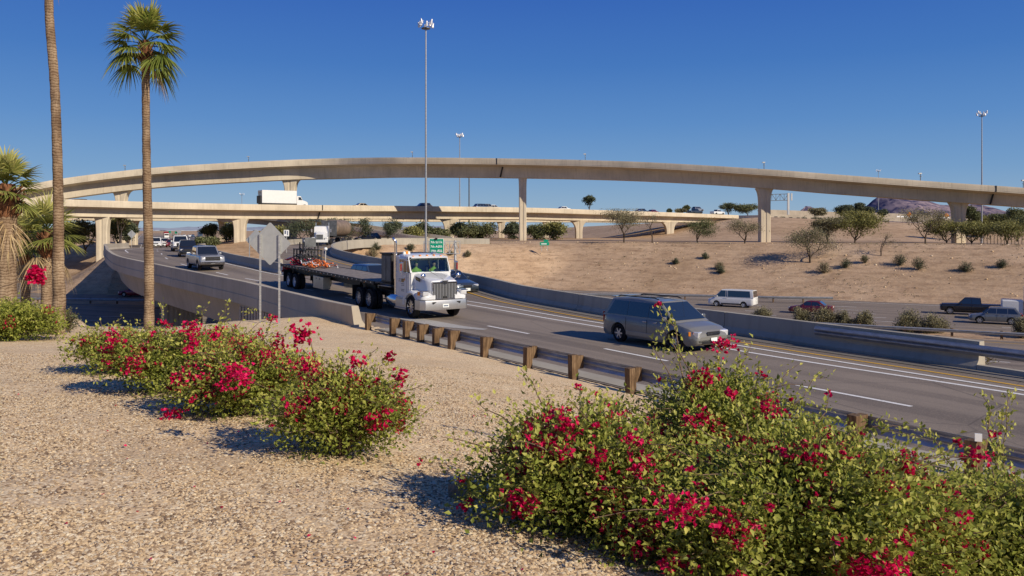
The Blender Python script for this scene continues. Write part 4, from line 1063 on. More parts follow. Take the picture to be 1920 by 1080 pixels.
def suv(paint, **k):
    d = dict(L=4.7, W=1.86, H=1.70, r=.36, axles=(1.38, -1.36), paint=paint, zbelt=1.06, top=[(-2.35, .85), (-2.3, 1.06), (-1.6, 1.08), (-.9, 1.06), (.9, 1.03), (1.2, 1.02), (2.1, .90), (2.32, .78), (2.35, .64)],
             cab=(1.15, .42, -1.75, -2.24), posts=(-.1, -1.05), cpil=.24, hz=.76, grille=(.85, .18, .72), sill=.28, tlz=1.0, tlh=.22, tlw=.3, spokes=6)
    d.update(k); return d
# ------------------------------------------------ the minivan
mv = make_car('minivan', 'dark grey minivan with roof rails crossing the white lines in the foreground', 'minivan', dict(
    L=4.93, W=1.90, H=1.70, r=.345, axles=(1.50, -1.42), paint='paint_van', zbelt=1.03,
    top=[(-2.46, .80), (-2.42, 1.0), (-2.2, 1.06), (-1.2, 1.06), (.6, 1.02), (1.25, 1.0), (1.6, .99), (2.1, .88), (2.33, .76), (2.43, .66), (2.46, .56)],
    cab=(1.50, .58, -1.95, -2.36), posts=(.12, -1.0), cpil=.20, wb=.93, wr=.76, hz=.665, hw=.46, hh=.20, hd=.2, hin=.17, grille=(.62, .13, .68), gmat='black_trim', chrome_bar=1,
    sill=.24, tlz=.92, tlh=.42, tlw=.12, spokes=6, rim='alloy', ws='glass_blue', tw=.22, plz=.45, pg=.008, crown=.05, taper=.17, round=.6, handles=(.02, .55, -.75)[:2], mirror='paint_grey', hmat='chrome'), detail=2)
for sgn in (1, -1):
    m = MB()
    m.tube([(-1.75, sgn * .60, 1.765), (-1.6, sgn * .60, 1.80), (.2, sgn * .60, 1.81), (.4, sgn * .60, 1.765)], .022, 8)
    m.build('roof_rail', 'black_trim', mv, smooth=40)
    o = MB().box((0, 0, 0), (.06, .11, .15)).build('turn_signal', 'amber', mv, bevel=.01); o.location = (2.17, sgn * .90, .68); o.rotation_euler = (0, 0, -sgn * .5)
    MB().lathe([(0, .001), (0, .065), (.03, .07), (.035, .001)], (2.30, sgn * .66, .38), 'x', 14).build('fog_light', 'headlamp', mv)
m = MB()
for x in (-1.2, -.2): m.bar((x, -.6, 1.80), (x, .6, 1.80), .05, .025)
m.build('roof_rack', 'black_trim', mv)
MB().box((2.47, 0, .68), (.03, .12, .055)).build('emblem', 'chrome', mv, bevel=.01)
MB().box((2.5, 0, .45), (.01, .32, .17)).build('license_plate', 'plate_white', mv) if False else None
MB().tube([(1.32, -.2, 1.0), (1.20, -.2, 1.75)], .004, 5).build('antenna', 'black_trim', mv)
for sgn in (1, -1): MB().box((.04, sgn * .952, .42), (2.05, .02, .16)).build('lower_trim', 'paint_van_low', mv, bevel=.01)
MB().box((-2.02, 0, 1.735), (.3, 1.25, .04)).build('spoiler', 'paint_van', mv, bevel=.015)
hd = np.array([1.70, -2.42]); hd /= np.linalg.norm(hd); nn = np.array([-hd[1], hd[0]])   # near side is the driver's right
# rear near wheel stands at the photographed spot
rx, ry = P(1162, 641, 0)[:2]; c = np.array([rx, ry]) + hd * 1.42 + nn * .86
c = np.array([rx, ry]) + hd * 1.42 * .93 + nn * .86 * .93; place(mv, c[0], c[1], .012, hd[0], hd[1]); mv.scale = (.93, .93, .91)

def cheap(kind, paint, name, label, cat, group=None, **k):
    d = {'sedan': sedan, 'suv': suv, 'pickup': pickup}[kind](paint, **k); return make_car(name, label, cat, d, group, detail=0 if k.get('far') else 1)
# ------------------------------------------------ ramp traffic
def tang(path, Y):
    i = idxY(path, Y); d = path[i] - path[i + 2]; return d[0], d[1]
def on_ramp(o, px, Y, path=Mp, zf=zr1, back=0):
    d = tang(path, Y); x = (px - 960) / F * Y; place(o, x, Y, float(zf(Y)) + .012, d[0], d[1]); return o
on_ramp(make_car('pickup_truck', 'silver pickup truck with lit headlights leading the traffic down the left ramp', 'pickup truck', pickup('paint_silver', roof_paint='paint_silver'), detail=1), 384, 67)
on_ramp(make_car('sport_utility_vehicle', 'black SUV close behind the silver pickup on the left ramp', 'SUV', suv('paint_black', H=1.75), detail=1), 351.5, 87)
on_ramp(make_car('pickup_truck', 'tall white pickup truck in the left ramp queue behind the black SUV', 'pickup truck', pickup('paint_white', H=1.98), detail=1), 337.5, 104)
on_ramp(make_car('sport_utility_vehicle', 'white SUV farthest left on the ramp, beside the short palm-crossed lane line', 'SUV', suv('paint_white', H=1.8), detail=1), 293, 146)
on_ramp(make_car('sport_utility_vehicle', 'second white SUV, just right of the farthest left one on the ramp', 'SUV', suv('paint_white', H=1.72), detail=1), 309.5, 158)
on_ramp(make_car('sedan', 'dark red car half hidden behind the white pickup on the ramp', 'car', sedan('paint_red'), detail=1), 321, 150)
for px, Y, kind, paint, lb in ((311.5, 420, 'box', 'paint_red', 'distant red truck on the freeway seen under the bridges'), (335.5, 330, 'suv', 'paint_grey', 'distant dark SUV beside the red truck on the far freeway'), (345.5, 560, 'sedan', 'paint_white', 'distant white car right of the overhead sign on the far freeway'),
        (355.5, 520, 'sedan', 'paint_white', 'distant white car left of the dark one near the yellow diamond sign'), (361.5, 500, 'suv', 'paint_blue', 'distant dark car between the white car and the far bus'), (374, 470, 'bus', 'paint_blue', 'distant blue truck below the tiny yellow diamond sign')):
    x = (px - 960) / F * Y; dx, dy = (.45, -.89) if px < 340 else (-.45, .89); z = float(zr1(Y))
    if kind in ('box', 'bus'):
        r_ = empty('distant_truck', (x, Y, z)); tag(r_, lb, 'truck'); W_ = 2.5; L_ = 7
        MB().box((-1.5, 0, 2.1), (L_, W_, 2.7)).build('cargo_box', paint, r_); MB().box((3.1, 0, 1.5), (2.0, 2.3, 2.2)).build('cab', 'paint_white', r_, bevel=.1)
        MB().box((4.11, 0, 1.9), (.04, 2.0, .8)).build('windshield', 'glass_dark', r_)
        for a in (3.0, -3.4):
            for y in (1.05, -1.05): wheel(r_, a, y, .5, .3, sub=False)
        place(r_, x, Y, z, dx, dy)
    else:
        o = make_car('distant_car', lb, 'car', (suv if kind == 'suv' else sedan)(paint), detail=0); place(o, x, Y, z, dx, dy)
# right-hand carriageway of the distant freeway
fp2 = np.array([[(405 - 960) / F * 215, 215, .05], [(400 - 960) / F * 300, 300, 0], [(392 - 960) / F * 400, 400, 0], [(372 - 960) / F * 600, 600, -.3], [(300 - 960) / F * 1560, 1560, -.5]])
fp2 = catmull(fp2, 6); tag(strip(fp2, 0, 16, .02).build('distant_freeway_road', 'asphalt_far'), kind='structure')
for u in (.8, 5, 9): tag(strip(fp2, u, u + .3, .06).build('distant_lane_line', 'line_white'), kind='structure')
# cars beside / behind the truck
place(make_car('sedan', 'dark blue grey sedan passing on the far side of the white truck cab', 'car', sedan('paint_slate', grille=(.55, .16, .62), chrome_bar=1), detail=1), -4.0, 50.4, .012, .56, -.83)
place(make_car('sport_utility_vehicle', 'slate blue car of which only the roof shows behind the trailer deck', 'car', suv('paint_blue', H=1.62), detail=1), -8.9, 51.6, .16, .57, -.82)
# car on the connector seen above its inner barrier
place(make_car('sport_utility_vehicle', 'dark car on the connector ramp behind its pale inner barrier', 'car', suv('paint_black'), detail=1), (689 - 960) / F * 141, 141, 1.85, -.95, -.2)

# ------------------------------------------------ lower freeway traffic
def fw_dir(x):
    i = int(np.argmin(abs(Fp[:, 0] - x))); d = Fp[i + 1] - Fp[i - 1]; return -d[0], -d[1]
def on_fw(o, px, py, dz=.02):
    x, y, z = P(px, py, FZ); dx, dy = fw_dir(x * .8); place(o, x, y, FZ + dz, dx, dy); return o
on_fw(make_car('sport_utility_vehicle', 'silver SUV on the freeway in front of the black pickup, near the right edge', 'SUV', suv('paint_grey', H=1.68), detail=2), 1866, 607)
on_fw(make_car('pickup_truck', 'black crew cab pickup with an open bed on the freeway at right', 'pickup truck', pickup('paint_black', L=6.3, axles=(2.15, -1.95), top=[(-3.14, 1.16), (-3.1, 1.26), (-.96, 1.27), (-.95, 1.24), (1.05, 1.24), (1.4, 1.26), (2.95, 1.2), (3.1, 1.05), (3.14, .9)], cab=(1.45, .7, -.88, -.96), posts=(.02,)), detail=2), 1822, 590)
on_fw(make_car('sedan', 'dark red car on the freeway half hidden behind the median shrubs', 'car', sedan('paint_red_dark'), detail=1), 1521, 588)
on_fw(make_car('sedan', 'dark red car on the shaded lower freeway beside the leaning palm trunk', 'car', sedan('paint_red'), detail=1), 256, 556)
van = make_car('passenger_van', 'white passenger van with dark side windows on the freeway beyond the minivan', 'van', dict(
    L=5.75, W=2.05, H=2.12, r=.35, axles=(1.75, -1.62), paint='paint_white', zbelt=1.22, top=[(-2.87, 1.2), (-2.85, 1.24), (1.5, 1.24), (1.9, 1.22), (2.55, 1.02), (2.8, .86), (2.87, .7)],
    cab=(2.05, 1.15, -2.72, -2.84), posts=(.55, .35), cpil=.35, wb=.97, wr=.86, hz=.85, grille=(1.1, .3, .66), sill=.3, tlz=1.25, tlh=.6, tlw=.1, rim='rim_white', spokes=10), detail=1)
on_fw(van, 1374, 575)
for sgn in (1, -1): MB().box((-.1, sgn * 1.03, .42), (2.5, .02, .14)).build('lower_trim', 'black_trim', van)
bt = empty('box_trailer'); tag(bt, 'tail of a pale box truck cut off by the right edge of the picture', 'truck')
MB().box((0, 0, 2.15), (6.5, 2.4, 2.9)).build('cargo_box', 'paint_white', bt, bevel=.04); MB().box((-3.27, 0, 2.15), (.03, 2.2, 2.6)).build('rear_door', 'paint_silver', bt); MB().box((4.3, 0, 1.3), (2.0, 2.2, 1.9)).build('cab', 'paint_white', bt, bevel=.15)
MB().box((0, 0, .62), (6.4, 1.8, .2)).build('chassis', 'black_steel', bt)
for a in (-2.2, 4.3):
    for y in (1.0, -1.0): wheel(bt, a, y, .45, .28, sub=False)
x, y, z = P(1990, 606, FZ); on_fw(bt, 1990, 606)

# ------------------------------------------------ traffic on the middle overpass
def on_mid(o, px, u=4.5, rev=False, dz=0):
    i = at_px(m3, px); n = mN[i]; x, y = m3[i, 0] + n[0] * u, m3[i, 1] + n[1] * u
    # keep on the deck at the same sight line
    z = m3[i, 2] - .9 * mK[i]; d = m3[i + 1] - m3[i - 1]; s_ = -1 if rev else 1
    x += (px - (960 + x / y * F)) * y / F
    place(o, x, y, z + .01 + dz, d[0] * s_, d[1] * s_); return o
bx = empty('box_truck'); tag(bx, 'white box truck with a rounded cab crossing the middle overpass at left', 'truck')
Rz = MB().box((-1.55, 0, 2.55), (7.9, 2.5, 2.85)).build('cargo_box', 'paint_white', bx, bevel=.06)
MB().box((-1.55, 0, 1.0), (7.9, 2.3, .2)).build('chassis', 'black_steel', bx)
MB().box((-5.52, 0, 2.5), (.03, 2.3, 2.7)).build('rear_door', 'paint_silver', bx); MB().box((-5.75, 0, 1.9), (.2, 2.1, 1.7)).build('tail_lift', 'black_steel', bx)
rg = []
for x, zt, w_ in ((2.5, 2.75, 1.1), (2.6, 2.85, 1.12), (3.35, 2.85, 1.12), (3.5, 2.78, 1.1), (3.85, 1.95, 1.08), (4.7, 1.72, 1.0), (5.1, 1.5, .95), (5.2, 1.1, .9)):
    rg.append([(x, -w_, .75), (x, -w_, zt - .15), (x, -w_ + .15, zt), (x, w_ - .15, zt), (x, w_, zt - .15), (x, w_, .75)])
MB().loft(rg, True).build('cab', 'paint_white', bx, smooth=30)
quadpatch(bx, 'windshield', [(3.54, -.95, 2.7), (3.54, .95, 2.7), (3.84, .95, 2.02), (3.84, -.95, 2.02)], 'glass_dark', .02)
for sg in (1, -1): quadpatch(bx, 'window', [(2.85, sg * 1.125, 2.6), (3.4, sg * 1.125, 2.6), (3.68, sg * 1.125, 1.95), (2.85, sg * 1.125, 1.95)], 'glass_dark', .005)
for a in (4.3, -3.3):
    for y in (1.05, -1.05): wheel(bx, a, y, .5, .3, sub=False)
on_mid(bx, 533, 4.0, dz=.25)
for px, kind, paint, rev, lb in ((161, 'sedan', 'paint_slate', 0, 'dark car on the left end of the middle overpass, the nearer of two'), (142, 'suv', 'paint_black', 1, 'dark vehicle on the left end of the middle overpass, just ahead of another'),
        (680, 'sedan', 'paint_tan', 0, 'pale car on the middle overpass right of the white box truck'), (792, 'suv', 'paint_black', 1, 'black car on the middle overpass beside the tallest light mast'),
        (904, 'suv', 'paint_blue', 0, 'dark blue van on the middle overpass leading two cars by the thin pole'), (914, 'suv', 'paint_grey', 0, 'grey car on the middle overpass between the blue van and a white car'), (925, 'sedan', 'paint_white', 0, 'white car on the middle overpass just left of the central flyover column'),
        (1054, 'sedan', 'paint_white', 1, 'white car on the middle overpass between the central column and the lone tree'), (1222, 'sedan', 'paint_red', 1, 'bright red car on the right half of the middle overpass')):
    o = make_car('car', lb, 'car', (suv if kind == 'suv' else sedan)(paint), detail=0); on_mid(o, px, 5 if px < 200 else 4.5, bool(rev), -.45 if px < 200 else .22)
for px, py, paint, kind, lb in ((1303, 397, 'paint_slate', 'pickup', 'dark pickup on the upper freeway left of the pale one and the round shrubs'), (1345, 398.5, 'paint_white', 'pickup', 'white pickup on the upper freeway left of the dark green bushes'), (1308, 392, 'paint_silver', 'suv', 'silver car on the upper freeway just behind the dark pickup'), (1204, 395, 'paint_blue', 'sedan', 'low dark car roof showing on the near overpass left of the red car')):
    Y = 268 + (px - 1303) * .3 + (10 if py < 395 else 0); x, y, z = PY(px, py, Y if px > 1250 else 243); o = make_car('car', lb, 'car', {'pickup': pickup, 'suv': suv, 'sedan': sedan}[kind](paint), detail=0); place(o, x, y, z - .9, .8, .6)
# ================================================================== THE WHITE TRUCK AND ITS FLATBED TRAILER
# local frame: x forward, front axle at x=0
tk = empty('semi_truck'); tag(tk, 'white conventional semi truck with chrome bumper and tall grille, pulling an empty flatbed trailer', 'truck')
def ring(x, w, z0, z1, c=.08, ct=None):
    ct = ct or c; return [(x, -w, z0), (x, -w, z1 - ct), (x, -w + c * .35, z1 - ct * .35), (x, -w + c, z1), (x, 0, z1 + .025), (x, w - c, z1), (x, w - c * .35, z1 - ct * .35), (x, w, z1 - ct), (x, w, z0)]
hood = [ring(1.06, .64, .92, 1.68, .10), ring(1.02, .67, .90, 1.73, .10), (ring(.6, .74, .92, 1.84, .12)), ring(.2, .80, .92, 1.92, .13), ring(-.1, .86, .92, 1.99, .14), ring(-.42, .92, .92, 2.05, .14)]
MB().loft(hood).build('hood', 'paint_truck', tk, smooth=35)
MB().bar((1.0, 0, 1.765), (-.36, 0, 2.075), .012, .01).build('hood_seam', 'black_trim', tk)
# fenders with cut-out arches
for s in (1, -1):
    rg = []
    for i in range(19):
        t = math.pi * (.02 + .96 * i / 18); rx_, rz_ = .66, .58; x = rx_ * math.cos(t); z = .52 + rz_ * math.sin(t)
        ox = .84 * math.cos(t); oz = .52 + .72 * math.sin(t) ** .8 if math.sin(t) > 0 else .52
        y0, y1 = s * .60, s * 1.18
        rg.append([(x, y0, z), (x, y1, z), (ox * .96, y1 + s * .02, (z + oz) / 2), (ox, y1 - s * .04, oz - .01), (ox, y1 - s * .16, oz + .02), (ox, y0, oz + .04)])
    MB().loft(rg).build('fender', 'paint_truck', tk, smooth=50)
    # lower corner and headlamp pod
    rgp = [[(x, s * .50, .90), (x, s * w_, .90), (x, s * w_, z1), (x, s * (w_ - .08), z1 + .07), (x, s * .50, z1 + .09)] for x, w_, z1 in ((.50, 1.17, 1.16), (.75, 1.17, 1.16), (.98, 1.15, 1.10), (1.10, 1.08, 1.02), (1.16, 1.0, .98))]
    MB().loft(rgp).build('fender', 'paint_truck', tk, smooth=40)
    o = MB().box((0, 0, 0), (.34, .30, .20)).build('headlight', 'headlamp', tk, bevel=.04); o.location = (.99, s * .98, 1.17); o.rotation_euler = (0, 0, -s * .12)
    o = MB().box((0, 0, 0), (.16, .06, .17)).build('turn_signal', 'amber', tk, bevel=.015); o.location = (.83, s * 1.165, 1.17)
    MB().box((.99, s * .98, 1.29), (.40, .36, .035)).build('headlight_bezel', 'chrome', tk, bevel=.01)
    # round hood mirror on a stalk
    MB().tube([(.55, s * .72, 1.72), (.75, s * .88, 1.90)], .012, 6).build('mirror_stalk', 'chrome', tk)
    MB().lathe([(-.04, .001), (-.035, .10), (.0, .13), (.03, .09), (.05, .001)], (.76, s * .90, 1.93), 'x', 16).build('hood_mirror', 'chrome', tk, smooth=50)
    # side vent badge
    MB().box((-.55, s * .845, 1.78), (.55, .02, .16), Matrix.Rotation(.18, 3, 'Y')).build('side_vent', 'black_steel', tk); MB().box((-.55, s * .86, 1.78), (.48, .01, .05), Matrix.Rotation(.18, 3, 'Y')).build('badge', 'gold_mark', tk)
# grille
MB().box((1.085, 0, 1.29), (.05, 1.20, .74)).build('grille_backing', 'black_trim', tk)
m = MB()
for k in range(15): m.box((1.125, -.54 + 1.08 * k / 14, 1.27), (.035, .026, .66))
m.build('grille_bars', 'bumper_metal', tk)
m = MB().box((1.115, .60, 1.29), (.07, .035, .78)).box((1.115, -.60, 1.29), (.07, .035, .78)).box((1.115, .37, 1.66), (.07, .48, .035)).box((1.115, -.37, 1.66), (.07, .48, .035)).box((1.115, 0, .91), (.07, 1.22, .035))
m.build('grille_surround', 'chrome', tk, bevel=.008)
em = MB().prism([(-.17, .10), (.17, .10), (.12, .02), (.09, -.07), (.04, -.02), (0, -.08), (-.04, -.02), (-.09, -.07), (-.12, .02)], -.02, .02).build('emblem', 'chrome', tk)
em.location = (1.14, 0, 1.64); em.rotation_euler = (0, 0, math.pi / 2)
em = MB().prism([(-.08, .05), (.08, .05), (.05, -.04), (0, -.01), (-.05, -.04)], -.015, .015).build('emblem_core', 'black_trim', tk); em.location = (1.165, 0, 1.65); em.rotation_euler = (0, 0, math.pi / 2)
o = MB().prism([(-.14, -.05), (.14, -.05), (.09, .06), (-.09, .06)], -.012, .012).build('emblem_plate', 'black_trim', tk); o.location = (1.15, 0, .97); o.rotation_euler = (0, 0, math.pi / 2)
# bumper with wrapped ends
rg = [[(x, y, .44), (x + .03, y, .66), (x, y, .87)] + [(x - .06 * sx_, y * .99, .87), (x - .06 * sx_, y * .99, .44)] for x, y, sx_ in ((.55, -1.22, 0.01), (1.0, -1.20, .5), (1.22, -1.02, 1), (1.27, -.6, 1), (1.29, 0, 1), (1.27, .6, 1), (1.22, 1.02, 1), (1.0, 1.20, .5), (.55, 1.22, 0.01))]
MB().loft(rg).build('bumper', 'bumper_metal', tk, smooth=25)
MB().box((1.315, -.05, .62), (.012, .31, .16)).build('license_plate', 'plate_white', tk)
text_mesh('plate_number', '7342', .12, (1.325, -.17, .575), (math.pi / 2, 0, math.pi / 2), 'plate_ink', tk) if False else MB().box((1.323, -.05, .615), (.004, .22, .05)).build('plate_number', 'plate_ink', tk)
for s in (1, -1): MB().add([(1.312, s * .72, .80), (1.312, s * .5, .80), (1.312, s * .68, .69)], [(0, 1, 2)]).build('bumper_vent', 'black_trim', tk)
# cab with real window openings
W_ = 1.06; z0c, z1c, zr = .80, 2.04, 2.72; xf, xb = -.86, -2.35
m = MB()
m.box((-1.65, 0, .75), (1.5, 2.1, .1)).box((xb + .03, 0, 1.75), (.06, 2.1, 2.0))
for s in (1, -1):
    m.box(((xf + xb) / 2 - .02, s * (W_ - .025), (z0c + z1c) / 2), (xf - xb - .02, .05, z1c - z0c))          # door skin
    m.bar((xf + .02, s * (W_ - .05), z1c - .02), (xf - .30, s * (W_ - .09), zr + .02), .09, .07)                # windscreen post
    m.box((xb + .16, s * (W_ - .05), (z1c + zr) / 2), (.32, .06, zr - z1c + .1)); m.box((-1.28, s * (W_ - .05), (z1c + zr) / 2), (.035, .04, zr - z1c + .04))
m.box((xf + .0, 0, 1.5), (.10, 2.05, 1.12)); m.box((-1.75, 0, zr + .03), (1.22, 2.0, .05))
m.build('cab', 'paint_truck', tk, bevel=.012)
rg = [ring(-1.10, .95, 2.70, 2.76, .05), ring(-1.16, 1.0, 2.70, 2.83, .08), ring(-1.45, 1.03, 2.70, 2.92, .14), ring(-2.0, 1.04, 2.70, 2.96, .16), ring(-2.38, 1.03, 2.70, 2.90, .14)]
MB().loft(rg).build('roof', 'paint_truck', tk, smooth=40)
MB().box((-1.05, 0, 2.73), (.22, 1.9, .045), Matrix.Rotation(.1, 3, 'Y')).build('sun_visor', 'paint_truck', tk, bevel=.01)
MB().add([(-.835, -.97, 2.05), (-.835, .97, 2.05), (-1.10, .93, 2.71), (-1.10, -.93, 2.71)], [(0, 1, 2, 3)]).build('windshield', 'glass_clear', tk)
MB().bar((-.82, 0, 2.05), (-1.09, 0, 2.71), .018, .02).build('windshield_divider', 'seal_black', tk)
m = MB(); A_ = [(-.825, -.99, 2.035), (-.825, .99, 2.035), (-1.10, .95, 2.72), (-1.10, -.95, 2.72)]
for i in range(4): m.bar(A_[i], A_[(i + 1) % 4], .028, .028)
m.build('windshield_seal', 'seal_black', tk)
for s in (1, -1):
    MB().add([(-.93, s * (W_ - .03), 2.07), (-1.17, s * (W_ - .05), 2.68), (-2.02, s * (W_ - .05), 2.68), (-2.02, s * (W_ - .03), 2.07)], [(0, 1, 2, 3)]).build('window', 'glass_blue', tk)
    # mirror bracket and mirror
    m = MB().tube([(-1.0, s * 1.06, 2.62), (-1.0, s * 1.42, 2.58), (-1.0, s * 1.42, 1.95), (-1.05, s * 1.07, 1.82)], .014, 6); m.tube([(-1.0, s * 1.42, 2.2), (-1.45, s * 1.07, 1.95)], .012, 6)
    m.build('mirror_bracket', 'chrome', tk)
    MB().box((-1.0, s * 1.42, 2.30), (.09, .20, .46)).build('mirror', 'chrome', tk, bevel=.03); MB().box((-.945, s * 1.46, 2.30), (.01, .05, .30)).build('mirror_reflector', 'red_lens', tk)
    MB().box((-1.95, s * 1.075, 1.62), (.18, .03, .035)).build('door_handle', 'chrome', tk)
    MB().box((-1.2, s * 1.063, 1.43), (.012, .004, 1.15)).build('door_seam', 'black_trim', tk)
    # company marks on the door
    MB().box((-1.62, s * 1.066, 1.66), (.28, .006, .17)).build('door_logo', 'gold_mark', tk); MB().add([(-1.40, s * 1.07, 1.80), (-1.50, s * 1.07, 1.66), (-1.34, s * 1.07, 1.66)], [(0, 1, 2)]).build('door_logo', 'orange_mark', tk)
    m = MB()
    for k in range(4): m.box((-1.62, s * 1.066, 1.50 - k * .07 - (0.12 if k > 1 else 0)), (.36 - .05 * (k % 2), .006, .025))
    for k in range(3): m.box((-1.93, s * 1.066, 1.72 - k * .06), (.2, .006, .02))
    m.build('door_lettering', 'grey_steel', tk)
    # exhaust stack
    if s < 0:
        m = MB().tube([(-2.52, s * 1.0, .95), (-2.52, s * 1.0, 3.35), (-2.50, s * 1.03, 3.48), (-2.60, s * 1.12, 3.62)], .068, 14); m.build('exhaust_stack', 'chrome', tk, smooth=50)
        m = MB().tube([(-2.52, s * 1.0, 1.7), (-2.52, s * 1.0, 2.9)], .095, 14); m.build('heat_shield', 'chrome', tk, smooth=50)
    # tank, steps
    MB().lathe([(-3.15, .02), (-3.15, .30), (-3.10, .33), (-2.05, .33), (-2.0, .30), (-2.0, .02)], (0, s * .86, .68), 'x', 22).build('fuel_tank', 'chrome', tk, smooth=40)
    MB().box((-1.45, s * .93, .62), (1.15, .48, .42)).build('battery_box', 'alloy', tk, bevel=.02)
    MB().box((-1.45, s * 1.05, .38), (1.2, .32, .05)).box((-1.45, s * 1.0, .86), (1.1, .3, .04)).build('step', 'alloy', tk)
    m = MB().tube([(-2.3, s * 1.1, 1.0), (-2.3, s * 1.1, 2.0)], .014, 6); m.build('grab_rail', 'chrome', tk)
# roof lights, beacons
for k in range(5):
    o = MB().box((-1.22, -.72 + .36 * k, 2.875 + (0.015 if 0 < k < 4 else -.02)), (.12, .09, .06)).build('marker_light', 'amber', tk, bevel=.02)
for y, c_ in ((.85, 'white_plastic'), (.62, 'white_plastic')):
    MB().lathe([(0, .001), (0, .08), (.12, .07), (.15, .001)], (-1.9, -y, 2.93), 'z', 12).build('beacon', c_, tk, smooth=40)
MB().box((-1.9, -.72, 3.02), (.1, .1, .12)).build('beacon', 'amber', tk); MB().box((-1.5, .5, 2.99), (.25, .2, .08)).build('horn', 'chrome', tk, bevel=.02)
# frame, mudguards, cabinets, fifth wheel
MB().box((-3.2, .38, .85), (7.6, .09, .28)).box((-3.2, -.38, .85), (7.6, .09, .28)).build('chassis', 'black_steel', tk)
MB().box((-.3, 0, .75), (2.4, .9, .5)).build('engine_block', 'black_steel', tk)
cbx = [MB().box((-3.35, y, 2.15), (1.15, .98, 1.38)).build('headache_rack_cabinet', 'black_steel', tk, bevel=.02) for y in (.56, -.56)]
m = MB()
for s in (1, -1):
    for a in (-3.62, -3.06): m.box((a, s * 1.055, 2.15), (.50, .02, 1.2))
m.build('cabinet_door', 'grey_steel', tk)
MB().box((-3.35, 0, 2.87), (1.3, 2.2, .06)).box((-3.35, 0, 1.40), (1.3, 2.2, .08)).build('cabinet_frame', 'black_steel', tk)
MB().box((-3.5, 0, 1.25), (1.6, 1.8, .05)).build('deck_plate', 'galvanised', tk)
MB().lathe([(0, .02), (0, .5), (.08, .5), (.08, .02)], (-5.4, 0, 1.12), 'z', 20).build('fifth_wheel', 'black_steel', tk)
for s in (1, -1):
    wheel(tk, 0, s * 1.02, .52, .30, 'chrome', 10)
    for a in (-4.75, -6.08): wheel(tk, a, s * 1.06, .52, .27, 'alloy', 10, dual=True)
    o = MB().box((-6.85, s * .92, .75), (.02, .6, .75)).build('mud_flap', 'black_trim', tk)
# driver and passenger in hi-vis, seats, wheel
def seated(label, y, cap):
    r_ = empty('person', (-1.50, y, 1.68)); tag(r_, label, 'person')
    pts = {0: (0, 0, .0), 1: (.02, 0, .25), 2: (.03, 0, .46), 3: (.03, 0, .60), 4: (.04, 0, .70)}
    rg = []
    for z, w_, d_ in ((-.02, .19, .14), (.12, .175, .13), (.28, .20, .13), (.42, .215, .12), (.50, .19, .10), (.545, .09, .07), (.58, .06, .06), (.62, .065, .07)):
        rg.append([(.03 + d_ * math.cos(t), w_ * math.sin(t), z) for t in np.linspace(0, 2 * math.pi, 13)[:-1]])
    MB().loft(rg).build('jacket', 'hi_vis', r_, smooth=60)
    rg = [[(.05 + .09 * k * math.cos(t), .075 * k * math.sin(t), z) for t in np.linspace(0, 2 * math.pi, 13)[:-1]] for z, k in ((.60, .5), (.64, .8), (.70, 1), (.76, 1.0), (.81, .8), (.84, .4))]
    MB().loft(rg).add([(.135, -.015, .70), (.135, .015, .70), (.165, 0, .695), (.14, 0, .74)], [(0, 1, 2), (0, 2, 3), (1, 3, 2)]).build('head', 'skin', r_, smooth=60)
    rg = [[(.04 + .097 * k * math.cos(t), .083 * k * math.sin(t), z) for t in np.linspace(0, 2 * math.pi, 13)[:-1]] for z, k in ((.765, 1.0), (.81, .95), (.85, .6), (.86, .2))]
    MB().loft(rg).build('cap' if cap else 'hair', 'hi_vis' if cap else 'hair_dark', r_, smooth=60)
    for s in (1, -1):
        MB().tube([(.03, s * .20, .46), (.12, s * .26, .24), (.38, s * .17, .28)], [.06, .05, .035], 8).build('sleeve', 'hi_vis', r_, smooth=60)
        h = MB().box((.42, s * .16, .29), (.09, .08, .035))
        for f in range(4): h.tube([(.455, s * (.13 + .02 * f), .295), (.50, s * (.13 + .02 * f), .30), (.515, s * (.13 + .02 * f), .265)], .009, 5)
        h.tube([(.40, s * .12, .30), (.45, s * .10, .31)], .010, 5); h.build('hand', 'skin', r_, bevel=.006)
    return r_
p1 = seated('driver in a bright yellow safety jacket behind the truck windshield', .48, False); p2 = seated('passenger in a bright yellow safety jacket beside the truck driver', -.45, True)
for y in (.48, -.45): MB().box((-1.62, y, 1.62), (.5, .5, .12)).box((-1.82, y, 1.95), (.12, .5, .75)).build('seat', 'interior', tk, bevel=.03)
MB().box((-1.02, 0, 1.98), (.3, 1.9, .10)).build('dashboard', 'interior', tk, bevel=.02)
MB().lathe([(0, .19), (.02, .21), (.04, .19), (.02, .17)], (-1.16, .48, 2.0), 'x', 18).build('steering_wheel', 'black_trim', tk)
m = MB().box((-1.0, -.5, 2.06), (.2, .34, .03)).box((-1.0, .15, 2.06), (.16, .22, .04)).build('papers', 'sign_white', tk)
